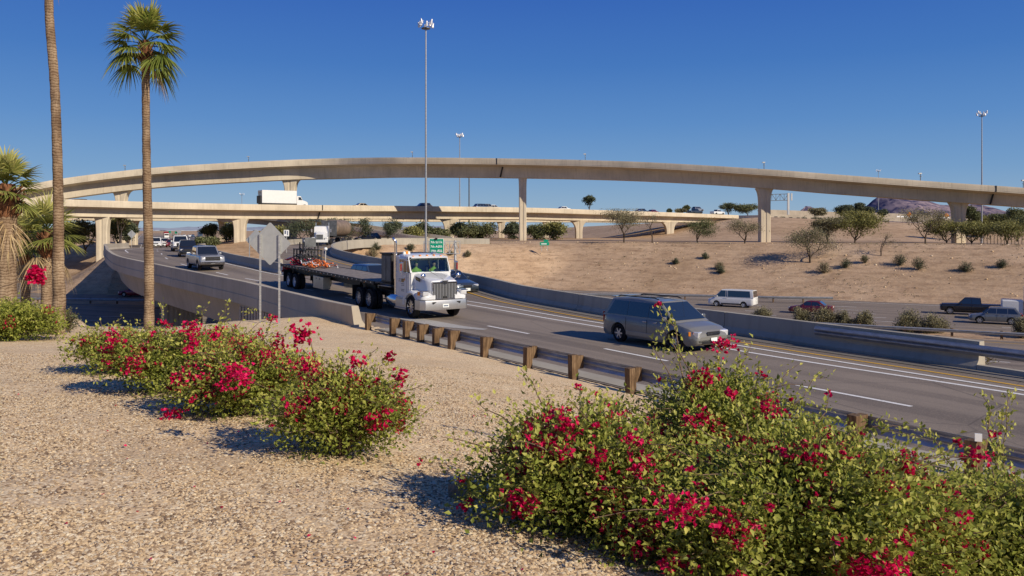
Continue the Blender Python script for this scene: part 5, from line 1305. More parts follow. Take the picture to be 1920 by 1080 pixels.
# ---- trailer
tl = empty('flatbed_trailer'); tag(tl, 'long empty flatbed trailer with dark plank deck behind the white truck', 'trailer')
x0t, x1t = -4.05, -20.0; zd = 1.47
MB().box(((x0t + x1t) / 2, 0, zd - .04), (x0t - x1t, 2.30, .08)).build('deck', 'deck_planks', tl)
for s in (1, -1):
    MB().box(((x0t + x1t) / 2, s * 1.18, zd - .06), (x0t - x1t, .07, .16)).build('side_rail', 'black_steel', tl)
    m = MB()
    for k in range(24): m.box((x0t - .35 - k * .63, s * 1.222, zd - .05), (.10, .02, .06))
    m.build('stake_pocket', 'alloy', tl)
    for k in range(7): MB().box((x0t - 1.2 - k * 2.2, s * 1.222, zd - .11), (.09, .02, .04)).build('marker_light', 'amber', tl)
    MB().box(((x0t + x1t) / 2 - .6, s * .5, zd - .32), (x0t - x1t - 1.4, .12, .42)).build('main_beam', 'black_steel', tl)
    for a in (-17.1, -18.4): wheel(tl, a, s * 1.02, .50, .27, 'rim_white', 3, dual=True)
    MB().bar((-6.9, s * .75, zd - .15), (-6.9, s * .75, .32), .13).box((-6.9, s * .75, .28), (.3, .3, .05)).build('landing_leg', 'black_steel', tl)
    MB().bar((-6.9, s * .7, .8), (-8.6, s * .3, zd - .3), .06).build('brace', 'grey_steel', tl)
    MB().box((-19.3, s * .9, .75), (.02, .6, .8)).build('mud_flap', 'black_trim', tl)
m = MB()
for k in range(28): m.box((x0t - .3 - k * .54, 0, zd - .14), (.07, 2.2, .11))
m.build('cross_member', 'black_steel', tl)
for s in (1, -1): MB().box((-12.5, s * .95, .80), (1.75, .45, .70)).build('tool_box', 'tool_box', tl, bevel=.015)
MB().box((-12.8, -1.18, 1.02), (.04, .02, .1)).box((-12.2, -1.18, 1.02), (.04, .02, .1)).build('latch', 'black_steel', tl)
MB().box((x1t - .02, 0, 1.0), (.1, 2.2, .12)).build('rear_bumper', 'red_lens', tl)
for s in (1, -1): MB().box((x1t - .06, s * .8, 1.2), (.06, .3, .1)).build('tail_light', 'red_lens', tl)
# load on the trailer's rear half
ld = empty('steel_rack', (-15.3, .1, zd)); tag(ld, 'dark steel rack of frames standing on the rear of the flatbed', 'rack')
R_ = random.Random(3)
m = MB()
for i in range(5):
    for j in (0, 1): m.bar((-14.2 - i * .62, -.55 + j * 1.0, zd), (-14.2 - i * .62, -.55 + j * 1.0, zd + 1.05 + .45 * (i in (1, 2))), .07)
for z in (.12, .55, 1.02):
    for j in (0, 1): m.bar((-14.1, -.55 + j, zd + z), (-16.8, -.55 + j, zd + z), .06)
    for i in range(5): m.bar((-14.2 - i * .62, -.55, zd + z), (-14.2 - i * .62, .45, zd + z), .05)
under(m.build('frame', 'black_steel'), ld) if False else m.build('frame', 'black_steel', ld).__setattr__('location', Vector((15.3, -.1, -zd)))
m = MB().box((-15.1, -.05, zd + 1.50), (.55, .75, .60)); o = m.build('control_box', 'grey_steel', ld, bevel=.02); o.location = (15.3, -.1, -zd)
m = MB().box((-15.1, -.45, zd + 1.55), (.12, .02, .42)).box((-14.93, -.45, zd + 1.62), (.26, .02, .12)); o = m.build('control_marking', 'galvanised_pale', ld); o.location = (15.3, -.1, -zd)
for k in range(26):
    m = MB()
    a = Vector((-14.3 - R_.random() * 2.4, -.6 + R_.random() * 1.1, zd + .1 + R_.random() * .9)); b = a + Vector((R_.uniform(-.4, .4), R_.uniform(-.3, .3), R_.uniform(-.2, .5))); m.bar(a, b, R_.uniform(.03, .09))
    o = m.build('machinery_strut', 'grey_steel', ld); o.location = (15.3, -.1, -zd)
def hoses(name, label, mat, xa, xb, n, seed):
    R_ = random.Random(seed); r_ = empty(name, ((xa + xb) / 2, -.3, zd)); tag(r_, label, 'hoses'); m = MB(); m2 = MB(); c = Vector(((xa + xb) / 2, -.3, zd))
    for k in range(n):
        x = xa + (xb - xa) * R_.random(); y = -.95 + R_.random() * 1.5; z = .06 + R_.random() * .32
        p = [Vector((x + t * R_.uniform(.5, 1.1), y + math.sin(t * 3 + k) * .15, z + .14 * math.sin(t * 4 + k * 2) * (1 - abs(t)))) + Vector((0, 0, zd)) - c for t in np.linspace(-.8, .8, 7)]
        p = [Vector((q.x, q.y, max(.05, q.z))) for q in p]; (m if k % 4 else m2).tube(p, R_.uniform(.022, .045), 6)
    m.build('hose', mat, r_, smooth=60); m2.build('hose', 'white_plastic', r_, smooth=60)
    return r_
h1 = hoses('hose_pile', 'heap of red and white hoses on the rear of the flatbed by the sign posts', 'red_hose', -19.4, -17.4, 30, 1)
h2 = hoses('hose_pile', 'heap of orange and white hoses on the flatbed in front of the steel rack', 'orange_hose', -16.3, -14.6, 30, 2)
bp = empty('ball_marker', (-16.0, .5, zd)); tag(bp, 'white ball on a thin white rod standing on the trailer', 'marker')
MB().tube([(0, 0, 0), (0, 0, 1.05)], .018, 6).build('rod', 'white_plastic', bp); MB().lathe([(1.02, .001), (1.05, .09), (1.13, .12), (1.21, .09), (1.24, .001)], (0, 0, 0), 'z', 12).build('ball', 'white_plastic', bp, smooth=60)
fw = empty('truck_forklift', (-20.4, 0, .9)); tag(fw, 'small red machine with a grey drum hanging on the trailer tail', 'machine')
m = MB().box((0, 0, .3), (.5, 1.5, .25)).bar((-.3, -.8, .0), (.2, -.9, .55), .12); m.build('frame', 'red_hose', fw, bevel=.02)
MB().lathe([(-.1, .02), (-.1, .34), (.1, .34), (.1, .02)], (-.35, -.75, .1), 'y', 18).build('drum', 'galvanised_pale', fw, smooth=40)
ld.location.x -= 2.5
for o in tk.children:
    nm = o.name.split('.')[0]
    if nm in ('cab', 'roof', 'sun_visor', 'windshield', 'windshield_divider', 'windshield_seal', 'window', 'mirror_bracket', 'mirror', 'mirror_reflector', 'door_handle', 'door_seam', 'door_logo', 'door_lettering', 'marker_light', 'beacon', 'horn', 'seat', 'dashboard', 'steering_wheel', 'papers', 'grab_rail', 'exhaust_stack', 'heat_shield', 'side_vent', 'badge'): o.location.x += .58
    elif nm in ('headache_rack_cabinet', 'cabinet_door', 'cabinet_frame', 'fuel_tank', 'battery_box', 'step'): o.location.x += .42
    if nm in ('roof', 'marker_light', 'beacon', 'horn'): o.location.z -= .07
p1.location.x += .58; p2.location.x += .58
# place everything: front near wheel at the photographed spot
fx, fy = P(772, 597, 0)[:2]; hd = np.array([.545, -.838]); hd /= np.linalg.norm(hd); nn = np.array([-hd[1], hd[0]]); c = np.array([fx, fy]) + nn * 1.1
yaw = math.atan2(hd[1], hd[0]); T = Matrix.Translation((c[0], c[1], .014)) @ Matrix.Rotation(yaw, 4, 'Z')
pt = math.atan2(.32, 15.0)
for o in (tk, p1, p2): o.matrix_world = T @ Matrix.Translation(o.location)
yaw2 = yaw - .012
T2 = T @ Matrix.Translation((-5.4, 0, 0)) @ Matrix.Rotation(-.012, 4, 'Z') @ Matrix.Rotation(.020, 4, 'Y') @ Matrix.Translation((5.4, 0, 0))
for o in (tl, ld, h1, h2, bp, fw): o.matrix_world = T2 @ Matrix.Translation(o.location)

# ---- white tanker truck coming round the connector
tt = empty('tanker_truck'); tag(tt, 'white truck pulling a rusty brown tank trailer round the connector ramp under the trees', 'truck')
MB().loft([ring(1.0, .55, .75, 1.65, .1), ring(.2, .7, .75, 1.85, .12), ring(-.9, .95, .75, 2.05, .14)]).build('hood', 'paint_white', tt, smooth=35)
MB().loft([ring(-.9, 1.05, .8, 2.1, .1), ring(-1.1, 1.05, .8, 2.8, .1), ring(-2.3, 1.05, .8, 2.9, .1)]).build('cab', 'paint_white', tt, smooth=35)
quadpatch(tt, 'windshield', [(-.90, -.85, 2.12), (-.90, .85, 2.12), (-1.08, .85, 2.7), (-1.08, -.85, 2.7)], 'glass_dark', .03)
MB().box((1.03, 0, 1.25), (.06, .95, .7)).build('grille', 'grey_steel', tt); MB().box((1.15, 0, .65), (.2, 2.4, .4)).build('bumper', 'paint_white', tt, bevel=.04)
for s in (1, -1):
    MB().box((.5, s * .95, 1.0), (1.3, .45, .45)).build('fender', 'paint_white', tt, bevel=.08); MB().box((1.12, s * .95, 1.05), (.08, .3, .2)).build('headlight', 'headlamp', tt)
    for a in (0, -4.5, -5.8): wheel(tt, a, s * 1.0, .5, .3, sub=False)
    MB().tube([(-2.45, s * .95, .9), (-2.45, s * .95, 3.4)], .07, 8).build('exhaust_stack', 'chrome', tt)
    MB().box((-1.0, s * 1.4, 2.2), (.1, .2, .5)).build('mirror', 'chrome', tt)
MB().box((-3, 0, .9), (7.4, 1, .25)).build('chassis', 'black_steel', tt)
tb = empty('tank_trailer'); tag(tb, 'rusty brown ribbed tank trailer behind the white truck under the trees', 'trailer')
rg = MB(); rg.lathe([(-5.2, .05), (-5.1, .8), (-4.8, 1.15)] + [(a, 1.25 + (.05 if k % 2 else 0)) for k, a in enumerate(np.linspace(-4.6, 4.6, 19))] + [(4.8, 1.15), (5.1, .8), (5.2, .05)], (0, 0, 2.55), 'x', 20); rg.build('tank', 'tank_rust', tb, smooth=50)
MB().box((0, 0, 1.15), (9.5, 1.0, .25)).build('chassis', 'black_steel', tb); MB().box((5.25, 0, 2.5), (.06, 2.4, 2.4)).build('front_shield', 'grey_steel', tb)
for s in (1, -1):
    for a in (-3.4, -4.6): wheel(tb, a, s * 1.0, .5, .3, sub=False)
x, y = (601 - 960) / F * 119, 119; place(tt, x, y, 1.78, .12, -.99)
place(tb, x + .35, y + 10.0, 1.85, -.03, -1)
# ================================================================== PLANTS
mk('palm_mid', f_leaf((.07, .09, .02), (.24, .26, .06), (.50, .46, .15), .3))
def leaf_cloud(P0, D, size, rng, aspect=.55, fold=.25, droop=0.0):
    """folded leaves: 4 points each (stalk, left, tip, right), two triangles; P0 n x 3, D n x 3 main direction"""
    n = len(P0); D = D / (np.linalg.norm(D, axis=1)[:, None] + 1e-9)
    up = rng.normal(size=(n, 3)) * .7 + np.array([0, 0, 1.0]); S_ = np.cross(D, up); S_ /= np.linalg.norm(S_, axis=1)[:, None] + 1e-9
    U = np.cross(S_, D); s = size[:, None]
    a = P0; m = P0 + D * s * .42
    l = m + S_ * s * aspect * .5 + U * s * fold * .4; r = m - S_ * s * aspect * .5 + U * s * fold * .4; t = P0 + D * s - U * s * droop
    V = np.stack([a, l, t, r], 1).reshape(-1, 3); b = np.arange(n)[:, None] * 4
    Fc = np.concatenate([b + np.array([0, 2, 1]), b + np.array([0, 3, 2])], 1).reshape(-1, 3)
    return V, Fc
def tubes_mesh(name, curves, mat, parent, n=4):
    V = []; Fc = []; b = 0
    for pts, r0, r1 in curves:
        pts = np.asarray(pts); k = len(pts); d = np.gradient(pts, axis=0); d /= np.linalg.norm(d, axis=1)[:, None] + 1e-9
        u = np.cross(d, np.array([.31, .2, .93])); u /= np.linalg.norm(u, axis=1)[:, None] + 1e-9; w = np.cross(d, u)
        rr = np.linspace(r0, r1, k)[:, None]
        for j in range(n):
            t = 2 * math.pi * j / n; V.append(pts + (u * math.cos(t) + w * math.sin(t)) * rr)
        i = np.arange(k - 1)
        for j in range(n):
            j2 = (j + 1) % n; Fc.append(np.stack([b + j * k + i, b + j2 * k + i, b + j2 * k + i + 1, b + j * k + i + 1], 1))
        b += n * k
    o = link(name, np_mesh(name, np.concatenate(V), np.concatenate(Fc), smooth=True), mat, parent); return o
def bougainvillea(label, x, y, rx, ry, h, nleaf, leaf, nflow, seed, stems=60, whips=10, zb=None, fs=.035, open_=0.0, lean=(0, 0), spikes=()):
    r = np.random.default_rng(seed); z = gz(x, y) if zb is None else zb
    root = empty('bougainvillea_bush', (x, y, z)); tag(root, label, 'bush')
    curves = []; tips = []; allP = []; allD = []; allT = []
    for i in range(stems + whips + len(spikes)):
        wh = i >= stems; sk = i - stems - whips
        a = r.random() * 2 * math.pi; rad = math.sqrt(r.random()) * (.95 if not wh else .85)
        ex, ey = math.cos(a) * rad * rx + lean[0] * h, math.sin(a) * rad * ry + lean[1] * h
        prof = math.sqrt(max(.05, 1 - .80 * rad * rad)) * h * (r.uniform(.55, 1.08) if not wh else r.uniform(1.0, 1.42))
        k = 9; t = np.linspace(0, 1, k)
        wob = r.normal(size=(k, 3)) * .035 * h; wob[0] = 0
        c = np.stack([ex * (t ** 1.15) + wob[:, 0], ey * (t ** 1.15) + wob[:, 1], prof * (np.sin(t * (math.pi * (.5 if not wh else .46))) ** .85) + wob[:, 2]], 1)
        if wh: c[-3:, 2] -= np.array([.0, .02, .08]) * h * r.uniform(-.6, 1.2); c[:, 0] += (t ** 3) * r.normal() * .18 * rx; c[:, 1] += (t ** 3) * r.normal() * .18 * ry
        if sk >= 0:
            sx_, sy_, sz_ = spikes[sk]; t0 = t[:, None]; c = np.concatenate([sx_ * t0 ** .9, sy_ * t0 ** .9, sz_ * np.sin(t0 * 1.35) / .976], 1) + r.normal(size=(k, 3)) * .022; c[0] = 0
        curves.append((c, .010 + .004 * h, .0025)); tips.append(c[-1])
        m = int(nleaf / (stems + whips) * r.uniform(.45, 1.55)) if not wh else int(nleaf / (stems + whips) * r.uniform(.12, .34))
        tt = np.clip(.18 + .84 * r.random(m) ** .6, 0, 1) if not wh else .35 + .65 * r.random(m)
        pos = np.stack([np.interp(tt, t, c[:, q]) for q in range(3)], 1)
        sp_ = (.070 + .11 * h * (1 - open_)) * (1.0 if not wh else .38) * (1.2 - .6 * tt)[:, None]
        off = r.normal(size=(m, 3)) * sp_; pos = pos + off
        pos[:, 2] = np.maximum(pos[:, 2], .02 + .1 * r.random(m))
        out = pos * np.array([1 / rx, 1 / ry, .8 / h]) + r.normal(size=(m, 3)) * .9 + np.array([0, 0, .1]); 
        allP.append(pos); allD.append(out)
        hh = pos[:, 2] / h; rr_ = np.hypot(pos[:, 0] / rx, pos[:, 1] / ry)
        allT.append(np.clip(.16 + .36 * np.clip(hh, 0, 1.2) + .2 * rr_ + r.normal(size=m) * .17 + (.08 if wh else 0), .02, .98))  # tint darkens low and inside: the bush's inner shade as leaf colour
    P0 = np.concatenate(allP); D = np.concatenate(allD); T = np.concatenate(allT)
    size = leaf * (.55 + .75 * r.random(len(P0)))
    V, Fc = leaf_cloud(P0, D, size, r, .62, .35, .12)
    tl_ = np.repeat(T, 4)
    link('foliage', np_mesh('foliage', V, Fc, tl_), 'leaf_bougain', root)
    tubes_mesh('stems', curves, 'twig', root)
    # flower clusters near the outer surface and at stem tips
    FP = []; FD = []; FT = []
    surf = P0[(np.hypot(P0[:, 0] / rx, P0[:, 1] / ry) ** 2 + (P0[:, 2] / h) ** 2) > .55]
    tips = np.array(tips)
    for i in range(nflow):
        c = tips[r.integers(len(tips))] if r.random() < .5 else surf[r.integers(len(surf))]
        big = r.random() ** 1.8; nb = int(6 + 64 * big); rad = fs * (.8 + 3.3 * big ** .7)
        if r.random() < .34: nb = int(r.integers(3, 7)); rad = fs * .8
        el = np.array([1, 1, .55 + .5 * r.random()])
        p = c + r.normal(size=(nb, 3)) * rad * .55 * el; out = p / np.array([rx, ry, h]); 
        for q in range(3):
            FP.append(p); d = r.normal(size=(nb, 3)) * .8 + out * .7 + np.array([0, 0, .3]); FD.append(d); FT.append(np.clip(.5 + r.normal() * .18 + r.normal(size=nb) * .2, 0, 1))
    if not nflow: return root
    FP = np.concatenate(FP); FD = np.concatenate(FD); FT = np.concatenate(FT)
    V, Fc = leaf_cloud(FP, FD, fs * (.8 + .5 * r.random(len(FP))), r, .95, .45, .1)
    link('flowers', np_mesh('flowers', V, Fc, np.repeat(FT, 4)), 'bract', root)
    return root
B = bougainvillea
SPK = {2: [(-.62, .2, 1.95), (-.58, .28, 1.75), (-.68, .15, 1.5), (.1, .5, 1.5), (.45, .6, 1.45), (-.25, .4, 1.45), (.95, .5, 1.3), (1.2, .3, 1.2)], 4: [(.15, .4, 1.35), (.35, .5, 1.25), (-.5, .5, 1.0), (-1.0, .6, .95), (.7, .2, 1.1), (.5, .6, 1.4)],
       1: [(-.9, .2, .95), (-1.1, -.2, .8), (-.5, .5, 1.15), (-1.3, .2, .45)], 3: [(-.3, .4, 1.2), (.5, .5, 1.2)], 5: [(.2, .4, 1.1)],
       11: [(-.42, .3, 1.22), (-.46, .3, 1.05), (.35, .2, 1.08), (.5, .1, .98), (.72, .1, .9), (.85, 0, .72), (.95, -.1, .5), (.1, .3, 1.0), (-.1, .3, .98)], 12: [(.3, .3, 1.25), (.6, .2, 1.15), (-.3, .4, 1.2)], 13: [(.4, .4, 1.3), (-.4, .4, 1.35), (.8, .2, 1.1)], 15: [(.8, .3, 1.2), (1.2, .2, 1.0), (.2, .4, 1.3)], 14: [(-.4, .3, 1.0)]}
big = [('leftmost bougainvillea bush of the big clump, reaching over the gravel', .60, 6.35, 1.0, 1.0, .80, 25000, .046, 66, 1),
       ('tallest bougainvillea bush of the big clump, its long whips rising below the minivan', 2.15, 8.2, 1.4, 1.2, 1.02, 40000, .052, 84, 2),
       ('bougainvillea bush filling the bottom edge at lower right with large red flower heads', 2.0, 5.75, 1.5, 1.1, .84, 50000, .045, 74, 3),
       ('bougainvillea bush in front of the last guardrail posts at right', 4.75, 7.8, 1.7, 1.05, .52, 34000, .050, 74, 4),
       ('bougainvillea bush in the bottom right corner of the picture', 3.7, 6.1, 1.25, 1.05, .70, 36000, .046, 62, 5)]
for lb, x, y, rx, ry, h, nl, ls, nf, sd_ in big:
    B(lb, x, y, rx, ry, h, nl, ls, nf, sd_, stems=90, whips=34, fs=.034, spikes=SPK.get(sd_, ()))
mid_ = [('round bougainvillea bush standing alone in the middle of the gravel bank', -1.75, 8.15, .84, .78, .78, 17000, .045, 54, 11),
        ('bougainvillea bush just left of the lone middle bush, leaning over its own shadow', -3.5, 10.4, 1.1, .85, .82, 18000, .05, 58, 12),
        ('flowering bougainvillea bush third from the right in the left-hand row', -5.25, 12.4, 1.2, 1.0, .90, 16000, .055, 68, 13),
        ('bougainvillea bush at the far left end of the row beside the thick palm trunk', -7.6, 15.2, 1.2, 1.1, .72, 12000, .06, 46, 14),
        ('bougainvillea bush behind the row, its whips crossing the ramp wall', -5.9, 15.6, 1.5, 1.2, .66, 10000, .06, 50, 15),
        ('low bougainvillea bush behind the lone middle bush, below the diamond sign', -3.7, 12.6, .9, .8, .55, 5000, .06, 30, 16)]
for lb, x, y, rx, ry, h, nl, ls, nf, sd_ in mid_:
    B(lb, x, y, rx, ry, h, nl, ls, nf, sd_, stems=70, whips=26, fs=.038, spikes=SPK.get(sd_, ()))
B('green bush with few flowers at the left edge under the small palms', -14.6, 23.4, 1.6, 1.3, 1.0, 12000, .085, 5, 21, stems=60, whips=10, fs=.045)
B('low pale green bush just left of the thick palm trunk base', -15.6, 26.2, .9, .8, .75, 4000, .07, 0, 22, stems=30, whips=6, fs=.05)
# the flowering twig hanging in at the left, over the small palm trunks
r = np.random.default_rng(5); root = empty('flowering_branch', PY(70, 540, 9)); tag(root, 'red flower heads on a thin arching branch in front of the small palm trunks', 'branch')
pts = [Vector(PY(a, b, 9.0)) - Vector(root.location) for a, b in ((-40, 545), (5, 538), (35, 528), (55, 520), (68, 510))]
tubes_mesh('stem', [(np.array([p[:] for p in pts]), .006, .003)], 'twig', root)
FP = []; 
for a, b, n_, rr in ((70, 508, 34, .055), (72, 525, 26, .05), (60, 518, 8, .03), (52, 521, 9, .02)):
    c = np.array((Vector(PY(a, b, 9.0)) - Vector(root.location))[:]); p = c + r.normal(size=(n_, 3)) * rr * .6; FP += [p, p, p]
FP = np.concatenate(FP); V, Fc = leaf_cloud(FP, r.normal(size=FP.shape), .045 * (.8 + .4 * r.random(len(FP))), r, .95, .45)
link('flowers', np_mesh('flowers', V, Fc, np.repeat(r.random(len(FP)) * .6 + .1, 4)), 'bract', root)

# the branched dry litter: twigs and a rock beside the big bush
x, y, z = hit(872, 942, 4); rk = ico(); v = rk[0].copy(); rr = np.random.default_rng(3); v = v * (1 + .5 * (rr.random((12, 1)) - .5)) * np.array([.15, .11, .12]) + np.array([x - .02, y + .1, z + .04])
bm = bmesh.new(); [bm.verts.new(q) for q in v]; bm.verts.ensure_lookup_table(); [bm.faces.new([bm.verts[i] for i in f]) for f in rk[1]]
bmesh.ops.subdivide_edges(bm, edges=bm.edges, cuts=2, use_grid_fill=True)
for q in bm.verts: q.co += Vector((rr.normal() * .006, rr.normal() * .006, rr.normal() * .006))
me = bpy.data.meshes.new('rock'); bm.to_mesh(me); bm.free(); tag(link('rock', me, 'rock'), 'brown jagged rock beside the left edge of the big bush', 'rock')
def litter(n, seed):
    r = np.random.default_rng(seed); cs = []
    for k in range(n):
        Y = 4 + 7 * r.random() ** 1.3; X = (r.random() * 1.2 - .64) * Y
        if .832 * X + .555 * Y > 11: continue
        a = r.random() * 6.28; L_ = .04 + .16 * r.random(); q = np.linspace(-1, 1, 4)[:, None] * np.array([[math.cos(a), math.sin(a), 0]]) * L_ / 2 + r.normal(size=(4, 3)) * .008
        q += np.array([X, Y, 0]); q[:, 2] += ground_full(q[:, 0], q[:, 1]) + .014; cs.append((q, .0028, .0018))
    return cs
o = tubes_mesh('fallen_twigs', litter(260, 6), 'twig_pale', None, 3); tag(o, 'scattered dry twigs lying on the gravel', 'twigs', kind='stuff')
def fallen(n, seed, mat, nm, lb):
    r = np.random.default_rng(seed); Y = 4.2 + 9 * r.random(n) ** 1.3; X = (r.random(n) * 1.25 - .66) * Y; k = .832 * X + .555 * Y < 11.5; X, Y = X[k], Y[k]; n = len(X)
    P_ = np.stack([X, Y, ground_full(X, Y) + .018], 1); D = r.normal(size=(n, 3)) * np.array([1, 1, .25]); V, Fc = leaf_cloud(P_, D, .022 + .018 * r.random(n), r, .7, .5)
    tag(link(nm, np_mesh(nm, V, Fc, np.repeat(r.random(n), 4)), mat), lb, 'litter', kind='stuff')
fallen(420, 8, 'palm_dead', 'fallen_leaves', 'scattered dry leaves lying on the gravel'); fallen(110, 9, 'bract', 'fallen_petals', 'scattered red petals lying on the gravel')

# ------------------------------------------------ palms
def frond(r, az, el, L, blades, wid, base, mat_t, droop=.5, pet=.5):
    """fan frond -> blades (V,F,T) and petiole curve"""
    d = np.array([math.cos(az) * math.cos(el), math.sin(az) * math.cos(el), math.sin(el)]); side = np.array([-math.sin(az), math.cos(az), 0.0]); up = np.cross(d, side) * -1
    if up[2] < 0: up = -up
    k = 6; t = np.linspace(0, 1, k)[:, None]; sag = np.array([0, 0, -1.0]) * (t ** 2) * droop * L * pet * .35
    pc = base + d * t * L * pet + sag; hub = pc[-1]; d2 = pc[-1] - pc[-2]; d2 /= np.linalg.norm(d2)
    up2 = np.cross(side, d2); up2 = up2 if up2[2] > 0 else -up2
    Vs = []; Fs = []; Ts = []; b = 0; R = L * (1 - pet * .62)
    for i in range(blades):
        a = (i / (blades - 1) - .5) * 2 * 1.65 + r.normal() * .04; rl = R * (1 - .22 * abs(a) / 1.65) * (.85 + .25 * r.random())
        dd = d2 * math.cos(a) + side * math.sin(a) + up2 * (.12 * math.cos(a * 2)); w = wid * (1 - .25 * abs(a) / 1.6)
        ss = np.cross(dd, up2); ss /= np.linalg.norm(ss) + 1e-9; tw = up2 * .4 * (1 if i % 2 else -1)
        m = 5; tt = np.linspace(.03, 1, m); pts = hub + np.outer(tt, dd) * rl + np.array([0, 0, -1.0])[None] * (tt ** 2.4)[:, None] * droop * rl * (.45 + .35 * r.random())
        ww = np.array([.35, 1, .85, .45, .02]) * w * .5
        for q in range(m): Vs.append(pts[q] + (ss + tw) * ww[q]); Vs.append(pts[q] - (ss + tw) * ww[q])
        for q in range(m - 1): Fs.append((b + 2 * q, b + 2 * q + 1, b + 2 * q + 3, b + 2 * q + 2))
        tv = np.clip(mat_t + r.normal() * .12, 0, 1); Ts += [tv] * (2 * m - 4) + [min(1, tv + .2)] * 4; b += 2 * m
    return np.array(Vs), np.array(Fs), np.array(Ts), pc
def palm(label, base, pts, rads, crown, nfr, L, seed, mat='palm_leaf', dead=10, wid=.06, blades=26, boots=True, skirt=0, el0=-.55, el1=1.45, pet=.55, cap_n=16, dr=.75):
    r = np.random.default_rng(seed); bx_ = np.array(base); root = empty('palm_tree', tuple(bx_)); tag(root, label, 'palm tree')
    # ringed trunk
    pts = np.array(pts) - bx_; tk_ = catmull(np.column_stack([pts, rads]), .14); mbt = MB(); rings = []
    ph = r.random(cap_n) * 6.28
    for i, q in enumerate(tk_):
        rr = q[3] * (1 + .035 * math.sin(i * 1.9) + .04 * (r.random() - .5)); zt = i / len(tk_)
        rings.append([(q[0] + rr * (1 + .04 * math.sin(3 * a + ph[0] + i * .05)) * math.cos(a), q[1] + rr * math.sin(a), q[2]) for a in np.linspace(0, 2 * math.pi, cap_n + 1)[:-1]])
    mbt.loft(rings).build('trunk', 'palm_trunk', root, smooth=70)
    if crown is None: return root
    c = np.array(crown) - bx_
    VV, FF, TT, pets = [], [], [], []; off = 0
    for i in range(nfr):
        u = (i + .5) / nfr; el = el1 + (el0 - el1) * u ** .8 + r.normal() * .1; az = i * 2.39996 + r.normal() * .2
        V, F_, T, pc = frond(r, az, el, L * (.85 + .25 * r.random()), blades, wid, c + np.array([0, 0, (.5 - u) * .5]), .75 - .55 * u + r.normal() * .08, droop=.25 + dr * u, pet=pet)
        VV.append(V); FF.append(F_ + off); TT.append(T); off += len(V); pets.append((pc, .022, .012))
    link('fronds', np_mesh('fronds', np.concatenate(VV), np.concatenate(FF), np.concatenate(TT)), mat, root)
    tubes_mesh('frond_stalks', pets, mat, root)
    if dead:
        VV, FF, TT, pets = [], [], [], []; off = 0
        for i in range(dead):
            az = i * 2.39996 + r.normal() * .3; el = el0 - .35 - r.random() * .45 if not skirt else -1.15 - r.random() * .3
            V, F_, T, pc = frond(r, az, el, L * (.75 + .25 * r.random()) * (1 if not skirt else 1.1), max(12, blades - 8), wid * .9, c + np.array([0, 0, -.35 - r.random() * (.3 + skirt)]), .5 + r.normal() * .15, droop=1.1, pet=pet * .8)
            VV.append(V); FF.append(F_ + off); TT.append(T); off += len(V); pets.append((pc, .02, .01))
        link('dead_fronds', np_mesh('dead_fronds', np.concatenate(VV), np.concatenate(FF), np.concatenate(TT)), 'palm_dead', root)
    if boots:
        m = MB(); rt = rads[-1]
        for i in range(46):
            a = i * 2.39996; z = -.95 + .85 * i / 46; rr = rt * 1.25; b0 = (c[0] + math.cos(a) * rt * .8, c[1] + math.sin(a) * rt * .8, c[2] + z); b1 = (c[0] + math.cos(a) * rr * 1.5, c[1] + math.sin(a) * rr * 1.5, c[2] + z + .22 + .1 * r.random())
            m.bar(b0, b1, .07, .025)
        m.tube([(c[0], c[1], c[2] - 1.05), (c[0], c[1], c[2] - .5), (c[0], c[1], c[2] + .15)], [rt * .95, rt * 1.35, rt * .9], 12)
        m.build('leaf_bases', 'palm_boot', root)
    return root
Ya = 26.0; zb = gz((108 - 960) / F * Ya, Ya); b_ = ((108 - 960) / F * Ya, Ya, zb - .15)
def pp(px, py, Y): return PY(px, py, Y)
palm('tall palm at left whose thick bare trunk runs out of the picture top', (b_[0], b_[1], zb), [b_, pp(109, 600, Ya), pp(111, 560, Ya), pp(109, 500, Ya), pp(109.5, 400, Ya), pp(106.5, 260, Ya), pp(102, 150, Ya), pp(94, 50, Ya), pp(92, 0, Ya), pp(92, -120, Ya)],
     [.235, .205, .19, .175, .155, .145, .14, .135, .13, .15], pp(92, -150, Ya), 34, 1.25, 31, dead=4, cap_n=20, el0=-.3)
Yb = 30.0; zb = gz((279 - 960) / F * Yb, Yb)
palm('slender tall palm with a full green crown against the blue sky', ((279 - 960) / F * Yb, Yb, zb), [((279 - 960) / F * Yb, Yb, zb - .2), pp(279.5, 560, Yb), pp(279, 480, Yb), pp(276, 350, Yb), pp(274, 220, Yb), pp(273, 105, Yb)],
     [.19, .175, .17, .155, .14, .145], pp(273, 84, Yb), 33, 1.42, 32, dead=1, wid=.07, blades=26, cap_n=20, el0=-.42)
# the three short palms at the left edge
Yc = 31; 
def shortpalm(lb, px, ytop, ybase, Y, r0, L, seed, mat, dead, skirt, nfr=30, r1=None):
    x = (px - 960) / F * Y; zt = CH - (ytop - HY) * Y / F; zb_ = CH - (ybase - HY) * Y / F
    return palm(lb, (x, Y, zb_), [(x, Y, zb_ - .5), (x, Y, zb_ + (zt - zb_) * .4), (x + .02, Y, zt)], [r0, r0 * .92, r1 or r0 * .9], (x, Y, zt + .35), nfr, L, seed, mat=mat, dead=dead, skirt=skirt, wid=.06, blades=24, cap_n=18, pet=.5, el0=-.12, dr=.35)
shortpalm('short palm cut by the left edge with a skirt of dry hanging fronds', 12, 375, 590, 25, .30, 1.15, 41, 'palm_mid', 8, .3, 22)
shortpalm('short palm with the thinnest trunk, second from the left edge', 48, 468, 588, 33, .19, 1.15, 42, 'palm_mid', 4, 0, 22)
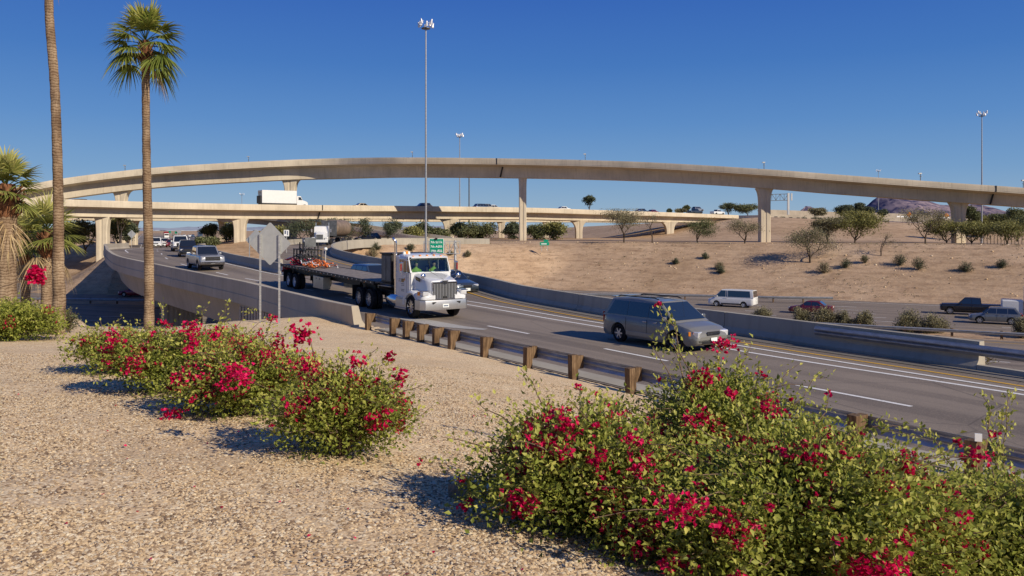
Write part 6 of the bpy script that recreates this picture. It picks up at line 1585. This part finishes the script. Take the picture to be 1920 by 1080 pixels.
shortpalm('short palm between the thin one and the tall thick trunk, fronds spreading right', 88, 455, 592, 31, .22, 1.5, 43, 'palm_mid', 5, 0, 26)

# ------------------------------------------------ trees and shrubs
def tree(label, x, y, w, h, dens, seed, mat='leaf_desert', trunk='bark', tr=.13, leaf=.22, forks=3, th=.35, name='tree', cat='tree', group=None, clumps=26, zb=None, lean=0, trunkvis=True, aspect=.45, flat=.5):
    r = np.random.default_rng(seed); z = gz(x, y) if zb is None else zb
    root = empty(name, (x, y, z)); tag(root, label, cat, group)
    cs = []; ends = []
    def grow(p, d, L, rad, lvl):
        k = 5; pts = [p]; q = p.copy(); dd = d.copy()
        for i in range(k):
            dd = dd + r.normal(size=3) * .16; dd[2] += .03; dd /= np.linalg.norm(dd); q = q + dd * L / k; pts.append(q.copy())
        cs.append((np.array(pts), rad, rad * .62)); 
        if lvl == 0: ends.append(q); return
        for j in range(r.integers(2, 4)):
            a = r.random() * 6.28; sp_ = r.uniform(.5, .95); nd = dd + np.array([math.cos(a), math.sin(a), r.uniform(-.1, .35)]) * sp_; nd /= np.linalg.norm(nd); grow(q, nd, L * r.uniform(.6, .85), rad * .6, lvl - 1)
        ends.append(q)
    tz = h * th
    for f in range(forks):
        a = 6.28 * f / forks + r.random(); d = np.array([math.cos(a) * .45 + lean, math.sin(a) * .45, 1.0]); d /= np.linalg.norm(d)
        grow(np.array([0, 0, tz * .45]), d, h * .34, tr * .7, 3)
    cs.append((np.array([[0, 0, -.4], [lean * tz * .2, 0, tz * .3], [lean * tz * .3, 0, tz * .6]]), tr * 1.15, tr * .8))
    E = np.array(ends); ex = np.array([w / 2, w / 2, (h - tz)])
    mx_ = np.abs(E[:, :2]).max() + 1e-6; sc = (w / 2) * .92 / mx_; 
    S3 = np.array([sc, sc, 1.0]); zmax = E[:, 2].max(); S3[2] = (h * .94) / zmax
    cs = [(c * S3, a, b) for c, a, b in cs]; E = E * S3
    if trunkvis: tubes_mesh('trunk', cs, trunk, root, 6)
    n = int(dens)
    if n:
        idx = r.integers(len(E), size=n); cl = E[idx]; rad = np.array([w, w, w * flat]) * (.075 + .035 * r.random(n))[:, None]
        p = cl + r.normal(size=(n, 3)) * rad; p[:, 2] = np.clip(p[:, 2], h * .12, h * 1.02)
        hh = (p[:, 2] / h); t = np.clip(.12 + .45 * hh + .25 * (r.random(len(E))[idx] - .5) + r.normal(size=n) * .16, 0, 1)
        D = r.normal(size=(n, 3)); V, Fc = leaf_cloud(p, D, leaf * (.6 + .8 * r.random(n)), r, aspect, .3)
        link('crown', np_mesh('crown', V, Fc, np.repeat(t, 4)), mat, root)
    return root
def shrub(label, x, y, w, h, n, seed, mat='leaf_dark', leaf=.16, name='shrub', cat='shrub', group=None, zb=None):
    r = np.random.default_rng(seed); z = gz(x, y) if zb is None else zb
    root = empty(name, (x, y, z)); tag(root, label, cat, group); cs = []; nst = 26; P_ = []; T_ = []
    for i in range(nst):
        a = r.random() * 6.28; rr = r.random() ** .5; e = np.array([math.cos(a) * rr * w / 2, math.sin(a) * rr * w / 2, h * math.sqrt(max(.12, 1 - rr * rr)) * r.uniform(.8, 1.08)])
        t = np.linspace(0, 1, 5)[:, None]; c = e * t ** np.array([1.2, 1.2, .8]) + r.normal(size=(5, 3)) * .03 * w * t; cs.append((c, .02 * w, .006 * w))
        m = n // nst; tt = .15 + .85 * r.random(m) ** .7; p = np.stack([np.interp(tt, t[:, 0], c[:, q]) for q in range(3)], 1) + r.normal(size=(m, 3)) * .075 * w; p[:, 2] = np.maximum(p[:, 2], .03); P_.append(p); T_.append(np.clip(.15 + .5 * p[:, 2] / h + r.normal(size=m) * .16, 0, 1))
    tubes_mesh('stems', cs, 'twig', root, 3)
    P_ = np.concatenate(P_); T_ = np.concatenate(T_); V, Fc = leaf_cloud(P_, r.normal(size=P_.shape), leaf * (.6 + .8 * r.random(len(P_))), r, .45, .3)
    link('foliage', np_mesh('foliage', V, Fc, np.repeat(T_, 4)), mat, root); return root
def at(px, Y): return (px - 960) / F * Y
# trees standing on the plateau and the slope: (label, px, Y or py, crown w px, h px, density, mat, opts)
TR = [
 ('round sparse green tree in front of the right half of the middle overpass', 1170, 126, 92, 62, 5200, 'leaf_dry', dict(tr=.14, th=.38, forks=3, leaf=.20)),
 ('thin bare forked tree just right of the round sparse tree', 1223, 125, 46, 58, 500, 'leaf_dry', dict(tr=.11, th=.45, forks=2, leaf=.16)),
 ('small leafy tree leaning left under the right end of the overpass', 1308, 129, 66, 46, 4200, 'leaf_desert', dict(tr=.12, th=.35, lean=-.3, leaf=.2)),
 ('sparse spreading tree between the overpass end and the tall right column', 1397, 126, 70, 48, 2600, 'leaf_dry', dict(tr=.13, th=.25, lean=-.2, leaf=.18)),
 ('nearly bare young tree standing on the slope below the big mountain', 1652, 118, 52, 46, 260, 'leaf_dry', dict(tr=.10, th=.3, forks=2, leaf=.15)),
 ('dark thinly leaved tree left of the rightmost column', 1735, 127, 74, 66, 3600, 'leaf_dry', dict(tr=.15, th=.3, leaf=.2)),
 ('dense green tree behind the spreading slope tree, at the middle of the plateau', 1603, 133, 92, 58, 12000, 'leaf_yellow', dict(tr=.16, th=.15, leaf=.30, forks=4)),
 ('lower green tree filling the gap left of the dense plateau tree', 1552, 133, 62, 46, 6000, 'leaf_dry', dict(tr=.14, th=.12, leaf=.28)),
 ('yellowish green tree left of the rightmost column base', 1775, 131, 76, 42, 5500, 'leaf_yellow', dict(tr=.14, th=.12, leaf=.28)),
 ('wide yellow green tree right of the rightmost column base', 1822, 129, 84, 40, 6000, 'leaf_yellow', dict(tr=.15, th=.12, leaf=.28)),
 ('feathery yellow green tree in front of the dark fence at right', 1888, 124, 78, 44, 7000, 'leaf_yellow', dict(tr=.13, th=.12, leaf=.26)),
 ('grey green tree at the right edge of the plateau', 1935, 126, 70, 56, 6500, 'leaf_desert', dict(tr=.14, th=.12, leaf=.28)),
]
for i, (lb, px, Y, wpx, hpx, dn, mt, kw) in enumerate(TR):
    yb = {1652: 479, 1223: 462}.get(px, 462)
    hx = hit(px, yb + .6, 100, 260); Y2 = max(hx[1], Y) + (0 if yb > 470 else 2.5 + (Y - 124) * .9)
    tree(lb, at(px, Y2), Y2, wpx * Y2 / F * 1.1, hpx * Y2 / F, dn * (1.3 if dn < 7000 else .8), 100 + i, mt, **kw)
x, y, z = hit(1519, 494, 100); tree('wide grey green tree with a dark leaning trunk low on the desert slope', x, y, 106 * y / F, 66 * y / F, 6500, 131, 'leaf_dry', tr=.17, th=.3, forks=4, leaf=.19, lean=-.1)
FAR = [  # far trees: label, px, Y, base row, w px, h px, mat
 ('lone dark tree rising above the overpass parapet left of the red car', 1105, 300, 392, 22, 27, 'leaf_dark'),
 ('dark green bush above the right end of the overpass, left of its wider twin', 1366, 330, 402, 30, 22, 'leaf_dark'), ('wider dark green bush touching the tall right column', 1402, 330, 402, 46, 20, 'leaf_desert'),
 ('small round bush on the mound left of two others', 1256, 305, 399, 10, 8, 'leaf_dark'), ('round olive bush on the mound left of the white pickup', 1277, 305, 400, 18, 9, 'leaf_dry'), ('upright green bush on the mound beside the pickups', 1287, 307, 399, 12, 15, 'leaf_desert'),
 ('leftmost dark tree of the cluster in front of the big mountain', 1586, 305, 408, 38, 24, 'leaf_dark'), ('second dark tree of the cluster in front of the big mountain', 1610, 306, 408, 34, 28, 'leaf_dark'),
 ('third dark tree of the cluster in front of the big mountain', 1634, 307, 408, 30, 21, 'leaf_dark'), ('rightmost dark tree of the cluster in front of the big mountain', 1655, 306, 408, 24, 16, 'leaf_dark'),
 ('olive tree in front of the small pointed hill', 1530, 300, 410, 34, 20, 'leaf_dry'),
 ('tall pale green tree directly right of the rightmost column', 1819, 215, 432, 34, 48, 'leaf_desert'), ('round green tree behind the last mast on its left', 1848, 235, 436, 34, 34, 'leaf_yellow'), ('round green tree behind the last mast on its right', 1876, 225, 438, 40, 38, 'leaf_desert'), ('tall green tree at the right edge behind the pale bushes', 1908, 200, 448, 40, 60, 'leaf_desert'),
 ('green tree at the left end of the plateau, just right of the middle overpass column', 1040, 190, 461, 60, 46, 'leaf_yellow'), ('broad green tree behind the central flyover column', 1010, 200, 458, 40, 40, 'leaf_desert'),
 ('dense green tree right of the green sign and mast', 893, 182, 462, 66, 46, 'leaf_desert'), ('dense green tree behind the flared column near the highway sign', 868, 195, 458, 40, 42, 'leaf_yellow'), ('dark tree between the back bridge columns', 962, 205, 458, 36, 44, 'leaf_dark'),
 ('dark eucalyptus left of the tallest mast under the overpass', 790, 185, 462, 44, 48, 'leaf_dark'), ('light green tree beside the foot of the sloping ramp', 768, 176, 462, 48, 38, 'leaf_yellow'), ('olive tree right of the tallest mast under the overpass', 822, 178, 462, 42, 36, 'leaf_desert'),
 ('dark leafy tree at the far end of the sloping ramp', 745, 190, 456, 28, 42, 'leaf_dark'),
 ('green tree between the ramps left of the big sign', 424, 190, 462, 50, 46, 'leaf_yellow'), ('green tree behind the left ramp traffic by the thin column', 398, 215, 456, 40, 38, 'leaf_desert'), ('low green bush at the fork of the two ramps', 386, 150, 462, 44, 18, 'leaf_desert'),
 ('leafy tree behind the left column of the middle overpass', 222, 175, 462, 46, 56, 'leaf_yellow'), ('dark tree between the two left columns', 240, 185, 460, 34, 50, 'leaf_dark'),
 ('green tree behind the short palms', 160, 165, 470, 60, 60, 'leaf_desert'), ('dark green tree behind the fan fronds at left', 130, 160, 470, 50, 56, 'leaf_dark'), ('wide green tree at the far left behind the palms', 60, 160, 474, 80, 62, 'leaf_desert'), ('green tree between the diamond signs and the tanker truck', 515, 175, 462, 44, 40, 'leaf_yellow'),
]
for i, (lb, px, Y, yb, wpx, hpx, mt) in enumerate(FAR):
    zb_ = CH - (yb - HY) * Y / F
    tree(lb, at(px, Y), Y, wpx * Y / F, hpx * Y / F, 2600 if wpx < 34 else 5200, 200 + i, mt, tr=.2, th=.12, forks=3, leaf=.50 if Y > 240 else .40, zb=zb_ - .3, aspect=.6)
# drooping eucalypts over the connector ramp
for i, (lb, px, Y, yb, wpx, hpx) in enumerate((('drooping eucalyptus with its branches over the tanker truck', 645, 135, 462, 66, 54), ('drooping eucalyptus left of the tanker truck', 566, 137, 462, 70, 52), ('slim eucalyptus with a thin dark trunk right of the tanker truck', 727, 137, 460, 44, 52), ('drooping eucalyptus above the ramp, its leaves hiding the tank', 668, 139, 462, 50, 54))):
    tree(lb, at(px, Y), Y, wpx * Y / F, hpx * Y / F, 2600, 260 + i, 'leaf_dark', tr=.10, th=.5, forks=2, leaf=.26, zb=CH - (yb - HY) * Y / F - .3, flat=.8, trunk='bark')
# pale forked trunk beyond the curved parapet
root = tree('white barked forked tree behind the tip of the curved parapet', at(226, 165), 165, 26 * 165 / F, 62 * 165 / F, 700, 300, 'leaf_desert', tr=.26, th=.4, forks=2, leaf=.3, trunk='bark_pale', zb=CH - (462 - HY) * 165 / F)
# round shrubs on the desert slope
SH = [(1266, 496, 17, 'leaf_dark', 'small dark shrub on the slope, leftmost of the row right of the bare trees'), (1322, 486, 16, 'leaf_dark', 'small dark shrub on the slope second from the left, higher than its neighbours'), (1347, 507, 22, 'leaf_dry', 'flat grey shrub on the slope in the tree shadow'), (1352, 514, 20, 'leaf_dark', 'low dark shrub just below the flat grey one'),
      (1545, 513, 30, 'leaf_dry', 'grey brown shrub right of the wide leaning tree on the slope'), (1585, 503, 24, 'leaf_dark', 'green shrub on the slope right of the grey brown one'), (1622, 495, 20, 'leaf_dry', 'small shrub on the slope left of the nearly bare young tree'), (1688, 499, 30, 'leaf_dark', 'larger shrub of a pair right of the nearly bare young tree'),
      (1722, 506, 30, 'leaf_dark', 'lower shrub of the pair right of the nearly bare young tree'), (1812, 511, 28, 'leaf_dark', 'round shrub on the slope below the rightmost column'), (1880, 504, 24, 'leaf_dark', 'round shrub on the slope nearest the right edge'), (877, 483, 16, 'leaf_dry', 'small round shrub on the slope right of the sign post'),
      (705, 471, 20, 'leaf_dark', 'dark round shrub on the bank behind the connector barrier'), (770, 474, 20, 'leaf_dark', 'dark round shrub left of the green highway sign'), (700, 488, 34, 'leaf_dry', 'wide low shrub just above the connector barrier'), (845, 480, 12, 'leaf_dry', 'tiny shrub right beside the highway sign post')]
for i, (px, py, wpx, mt, lb) in enumerate(SH):
    x, y, z = hit(px, py, 84); w_ = wpx * y / F; shrub(lb, x, y, w_, w_ * .72, 1500, 400 + i, mt, .13)
# shrubs in the freeway median
for i, (px, w_, lb) in enumerate(((1441, 46, 'leftmost shrub in the freeway median, right of the minivan'), (1492, 44, 'median shrub second from left, before the dark red car'), (1528, 52, 'median shrub hiding the front of the dark red car'), (1565, 40, 'median shrub just right of the dark red car'), (1617, 42, 'lone median shrub between two gaps'), (1690, 54, 'wide median shrub left of the black pickup'),
                                  (1772, 66, 'wide median shrub in front of the black pickup'), (1912, 44, 'median shrub at the right edge under the box truck'))):
    u = 2.6; f_ = fw_path(u); xx = 960 + f_[:, 0] / np.maximum(f_[:, 1], 1) * F; k = int(np.argmin(np.abs(xx - px) + (f_[:, 1] < 5) * 1e5)); x, y = f_[k, :2]
    ww = w_ * y / F; shrub(lb, x, y, ww, 1.75 + .2 * (i % 3 - 1), 7000, 500 + i, 'leaf_dry', .14, zb=FZ - .05)
for i in range(7):
    f_ = fw_path(2.2); k = int(np.argmin(abs(f_[:, 0] - (-36 - i * 6)))); shrub('shaded shrub in the median of the lower freeway at left, number %d from the palm' % (i + 1), f_[k, 0], f_[k, 1], 3.6, 1.5, 1400, 540 + i, 'leaf_dark', .16, zb=FZ - .05, group='shaded median shrubs at left') if i < 0 else None
# dark shrubs along the top of the mound
for i, (px, py, w_, lb) in enumerate(((1468, 411, 16, 'dark shrub on the mound crest right beside the gantry post'), (1508, 412, 16, 'dark shrub on the mound crest, first of the long row'), (1530, 411, 24, 'dark shrub on the mound crest, second of the long row'), (1552, 414, 22, 'dark shrub on the mound crest below the small hill'), (1572, 415, 18, 'orange brown shrub ending the row on the mound crest'), (1640, 417, 26, 'dark shrub on the mound under the tree cluster'), (1662, 419, 16, 'small dark shrub at the right end of the mound crest'))):
    Y = 280; x, y, z = PY(px, py, Y); zz = gz(x, y); shrub(lb, x, y, w_ * Y / F, 1.9, 900, 560 + i, 'leaf_dark' if i != 4 else 'leaf_yellow', .3, zb=z - .9)
# small green weeds by the guardrail end at right, little plants at the thick palm
x, y = P(1805, 690, 0)[:2]; shrub('small yellow green weed at the foot of the barrier end', x + 1.2, y + 1.6, 1.2, .5, 700, 580, 'leaf_yellow', .07, zb=-.1)
x, y, z = PY(128, 590, 27.5); shrub('grey green weed right of the thick palm trunk', x, y, .8, .9, 900, 581, 'leaf_desert', .07, zb=gz(x, y))

# countless dry tufts and stones on the desert slope
r = np.random.default_rng(77); n = 5200; d_ = 37 + 24 * r.random(n); k = r.integers(5, len(Fp) - 5, n); X = Fp[k, 0] + FN[k, 0] * d_ + r.normal(size=n); Y = Fp[k, 1] + FN[k, 1] * d_ + r.normal(size=n)
ok = (X > -12) & (X < 110) & (fbm(X * .10, Y * .10, 3, 2) > .50); X, Y = X[ok], Y[ok]; Z = ground_full(X, Y); m = 7; c = np.repeat(np.stack([X, Y, Z], 1), m, 0) + r.normal(size=(len(X) * m, 3)) * np.array([.16, .16, .03]) 
D = r.normal(size=c.shape) * np.array([1, 1, .4]) + np.array([0, 0, .9]); V, Fc = leaf_cloud(c, D, .10 + .14 * r.random(len(c)), r, .35, .2)
tag(link('dry_tufts', np_mesh('dry_tufts', V, Fc, np.repeat(r.random(len(c)) * .6, 4)), 'leaf_dry'), 'sparse dry tufts dotted over the desert slope', 'dry grass', kind='stuff')
n = 2600; d_ = 37 + 24 * r.random(n); k = r.integers(5, len(Fp) - 5, n); X = Fp[k, 0] + FN[k, 0] * d_ + r.normal(size=n); Y = Fp[k, 1] + FN[k, 1] * d_ + r.normal(size=n); ok = (X > -12) & (X < 110); X, Y = X[ok], Y[ok]; n = len(X)
sc = .04 + .12 * r.random(n) ** 3; V = IV[None] * (1 + .4 * (r.random((n, 12, 1)) - .5)) * sc[:, None, None] * np.array([1.2, 1, .7]) + np.stack([X, Y, ground_full(X, Y) + sc * .3], 1)[:, None, :]
tag(link('slope_stones', np_mesh('slope_stones', V.reshape(-1, 3), (IF[None] + (np.arange(n) * 12)[:, None, None]).reshape(-1, 3), np.repeat(r.random(n), 12)), 'stone'), 'stones scattered over the desert slope', 'stones', kind='stuff')
# ================================================================== SKY, SUN, CAMERA
w = bpy.data.worlds.new('World'); S.world = w; w.use_nodes = True
nt = w.node_tree; bg = nt.nodes['Background']; sky = nt.nodes.new('ShaderNodeTexSky'); sky.sky_type = 'NISHITA'; sky.sun_disc = False
EL, AZ = math.radians(29), math.radians(131)
sky.sun_elevation = EL; sky.sun_rotation = AZ; sky.altitude = 300; sky.air_density = 1.0; sky.dust_density = .35; sky.ozone_density = 1.5
tc = nt.nodes.new('ShaderNodeTexCoord'); sx = nt.nodes.new('ShaderNodeSeparateXYZ'); nt.links.new(tc.outputs['Generated'], sx.inputs[0])
rp = nt.nodes.new('ShaderNodeValToRGB'); nt.links.new(sx.outputs[2], rp.inputs[0])
stops = [(0.0, (.33, .45, .57)), (.03, (.25, .40, .58)), (.07, (.165, .33, .58)), (.13, (.095, .25, .56)), (.2, (.05, .178, .51)), (.30, (.025, .112, .46)), (1.0, (.018, .065, .26))]
e = rp.color_ramp.elements
while len(e) < len(stops): e.new(.5)
for q, (p, c) in zip(e, stops): q.position = p; q.color = (*c, 1)
sc = nt.nodes.new('ShaderNodeMix'); sc.data_type = 'RGBA'; sc.blend_type = 'MULTIPLY'; sc.inputs[0].default_value = 1; sc.inputs[7].default_value = (11.1, 11.1, 11.1, 1); sc.clamp_factor = False
nt.links.new(rp.outputs[0], sc.inputs[6])
mx = nt.nodes.new('ShaderNodeMix'); mx.data_type = 'RGBA'; mx.inputs[0].default_value = .93; nt.links.new(sky.outputs[0], mx.inputs[6]); nt.links.new(sc.outputs[2], mx.inputs[7])
nt.links.new(mx.outputs[2], bg.inputs[0]); bg.inputs[1].default_value = .09
sd = bpy.data.lights.new('sun', 'SUN'); sd.energy = 5.0; sd.angle = math.radians(.53); sd.color = (1, .885, .71)
so = bpy.data.objects.new('sun', sd); COL.objects.link(so)
v = Vector((math.sin(AZ) * math.cos(EL), math.cos(AZ) * math.cos(EL), math.sin(EL))); so.rotation_euler = v.to_track_quat('Z', 'Y').to_euler(); so.location = (20, -20, 60)
cd = bpy.data.cameras.new('camera'); co = bpy.data.objects.new('camera', cd); COL.objects.link(co); S.camera = co
co.location = (0, 0, CH); co.rotation_euler = (math.pi / 2, 0, 0); cd.lens = 36 * F / 1920; cd.sensor_width = 36; cd.shift_y = -(540 - HY) / 1920
cd.clip_start = .1; cd.clip_end = 30000
S.view_settings.view_transform = 'Standard'; S.view_settings.look = 'None'; S.view_settings.exposure = 0
S.cycles.max_bounces = 6; S.cycles.transparent_max_bounces = 12
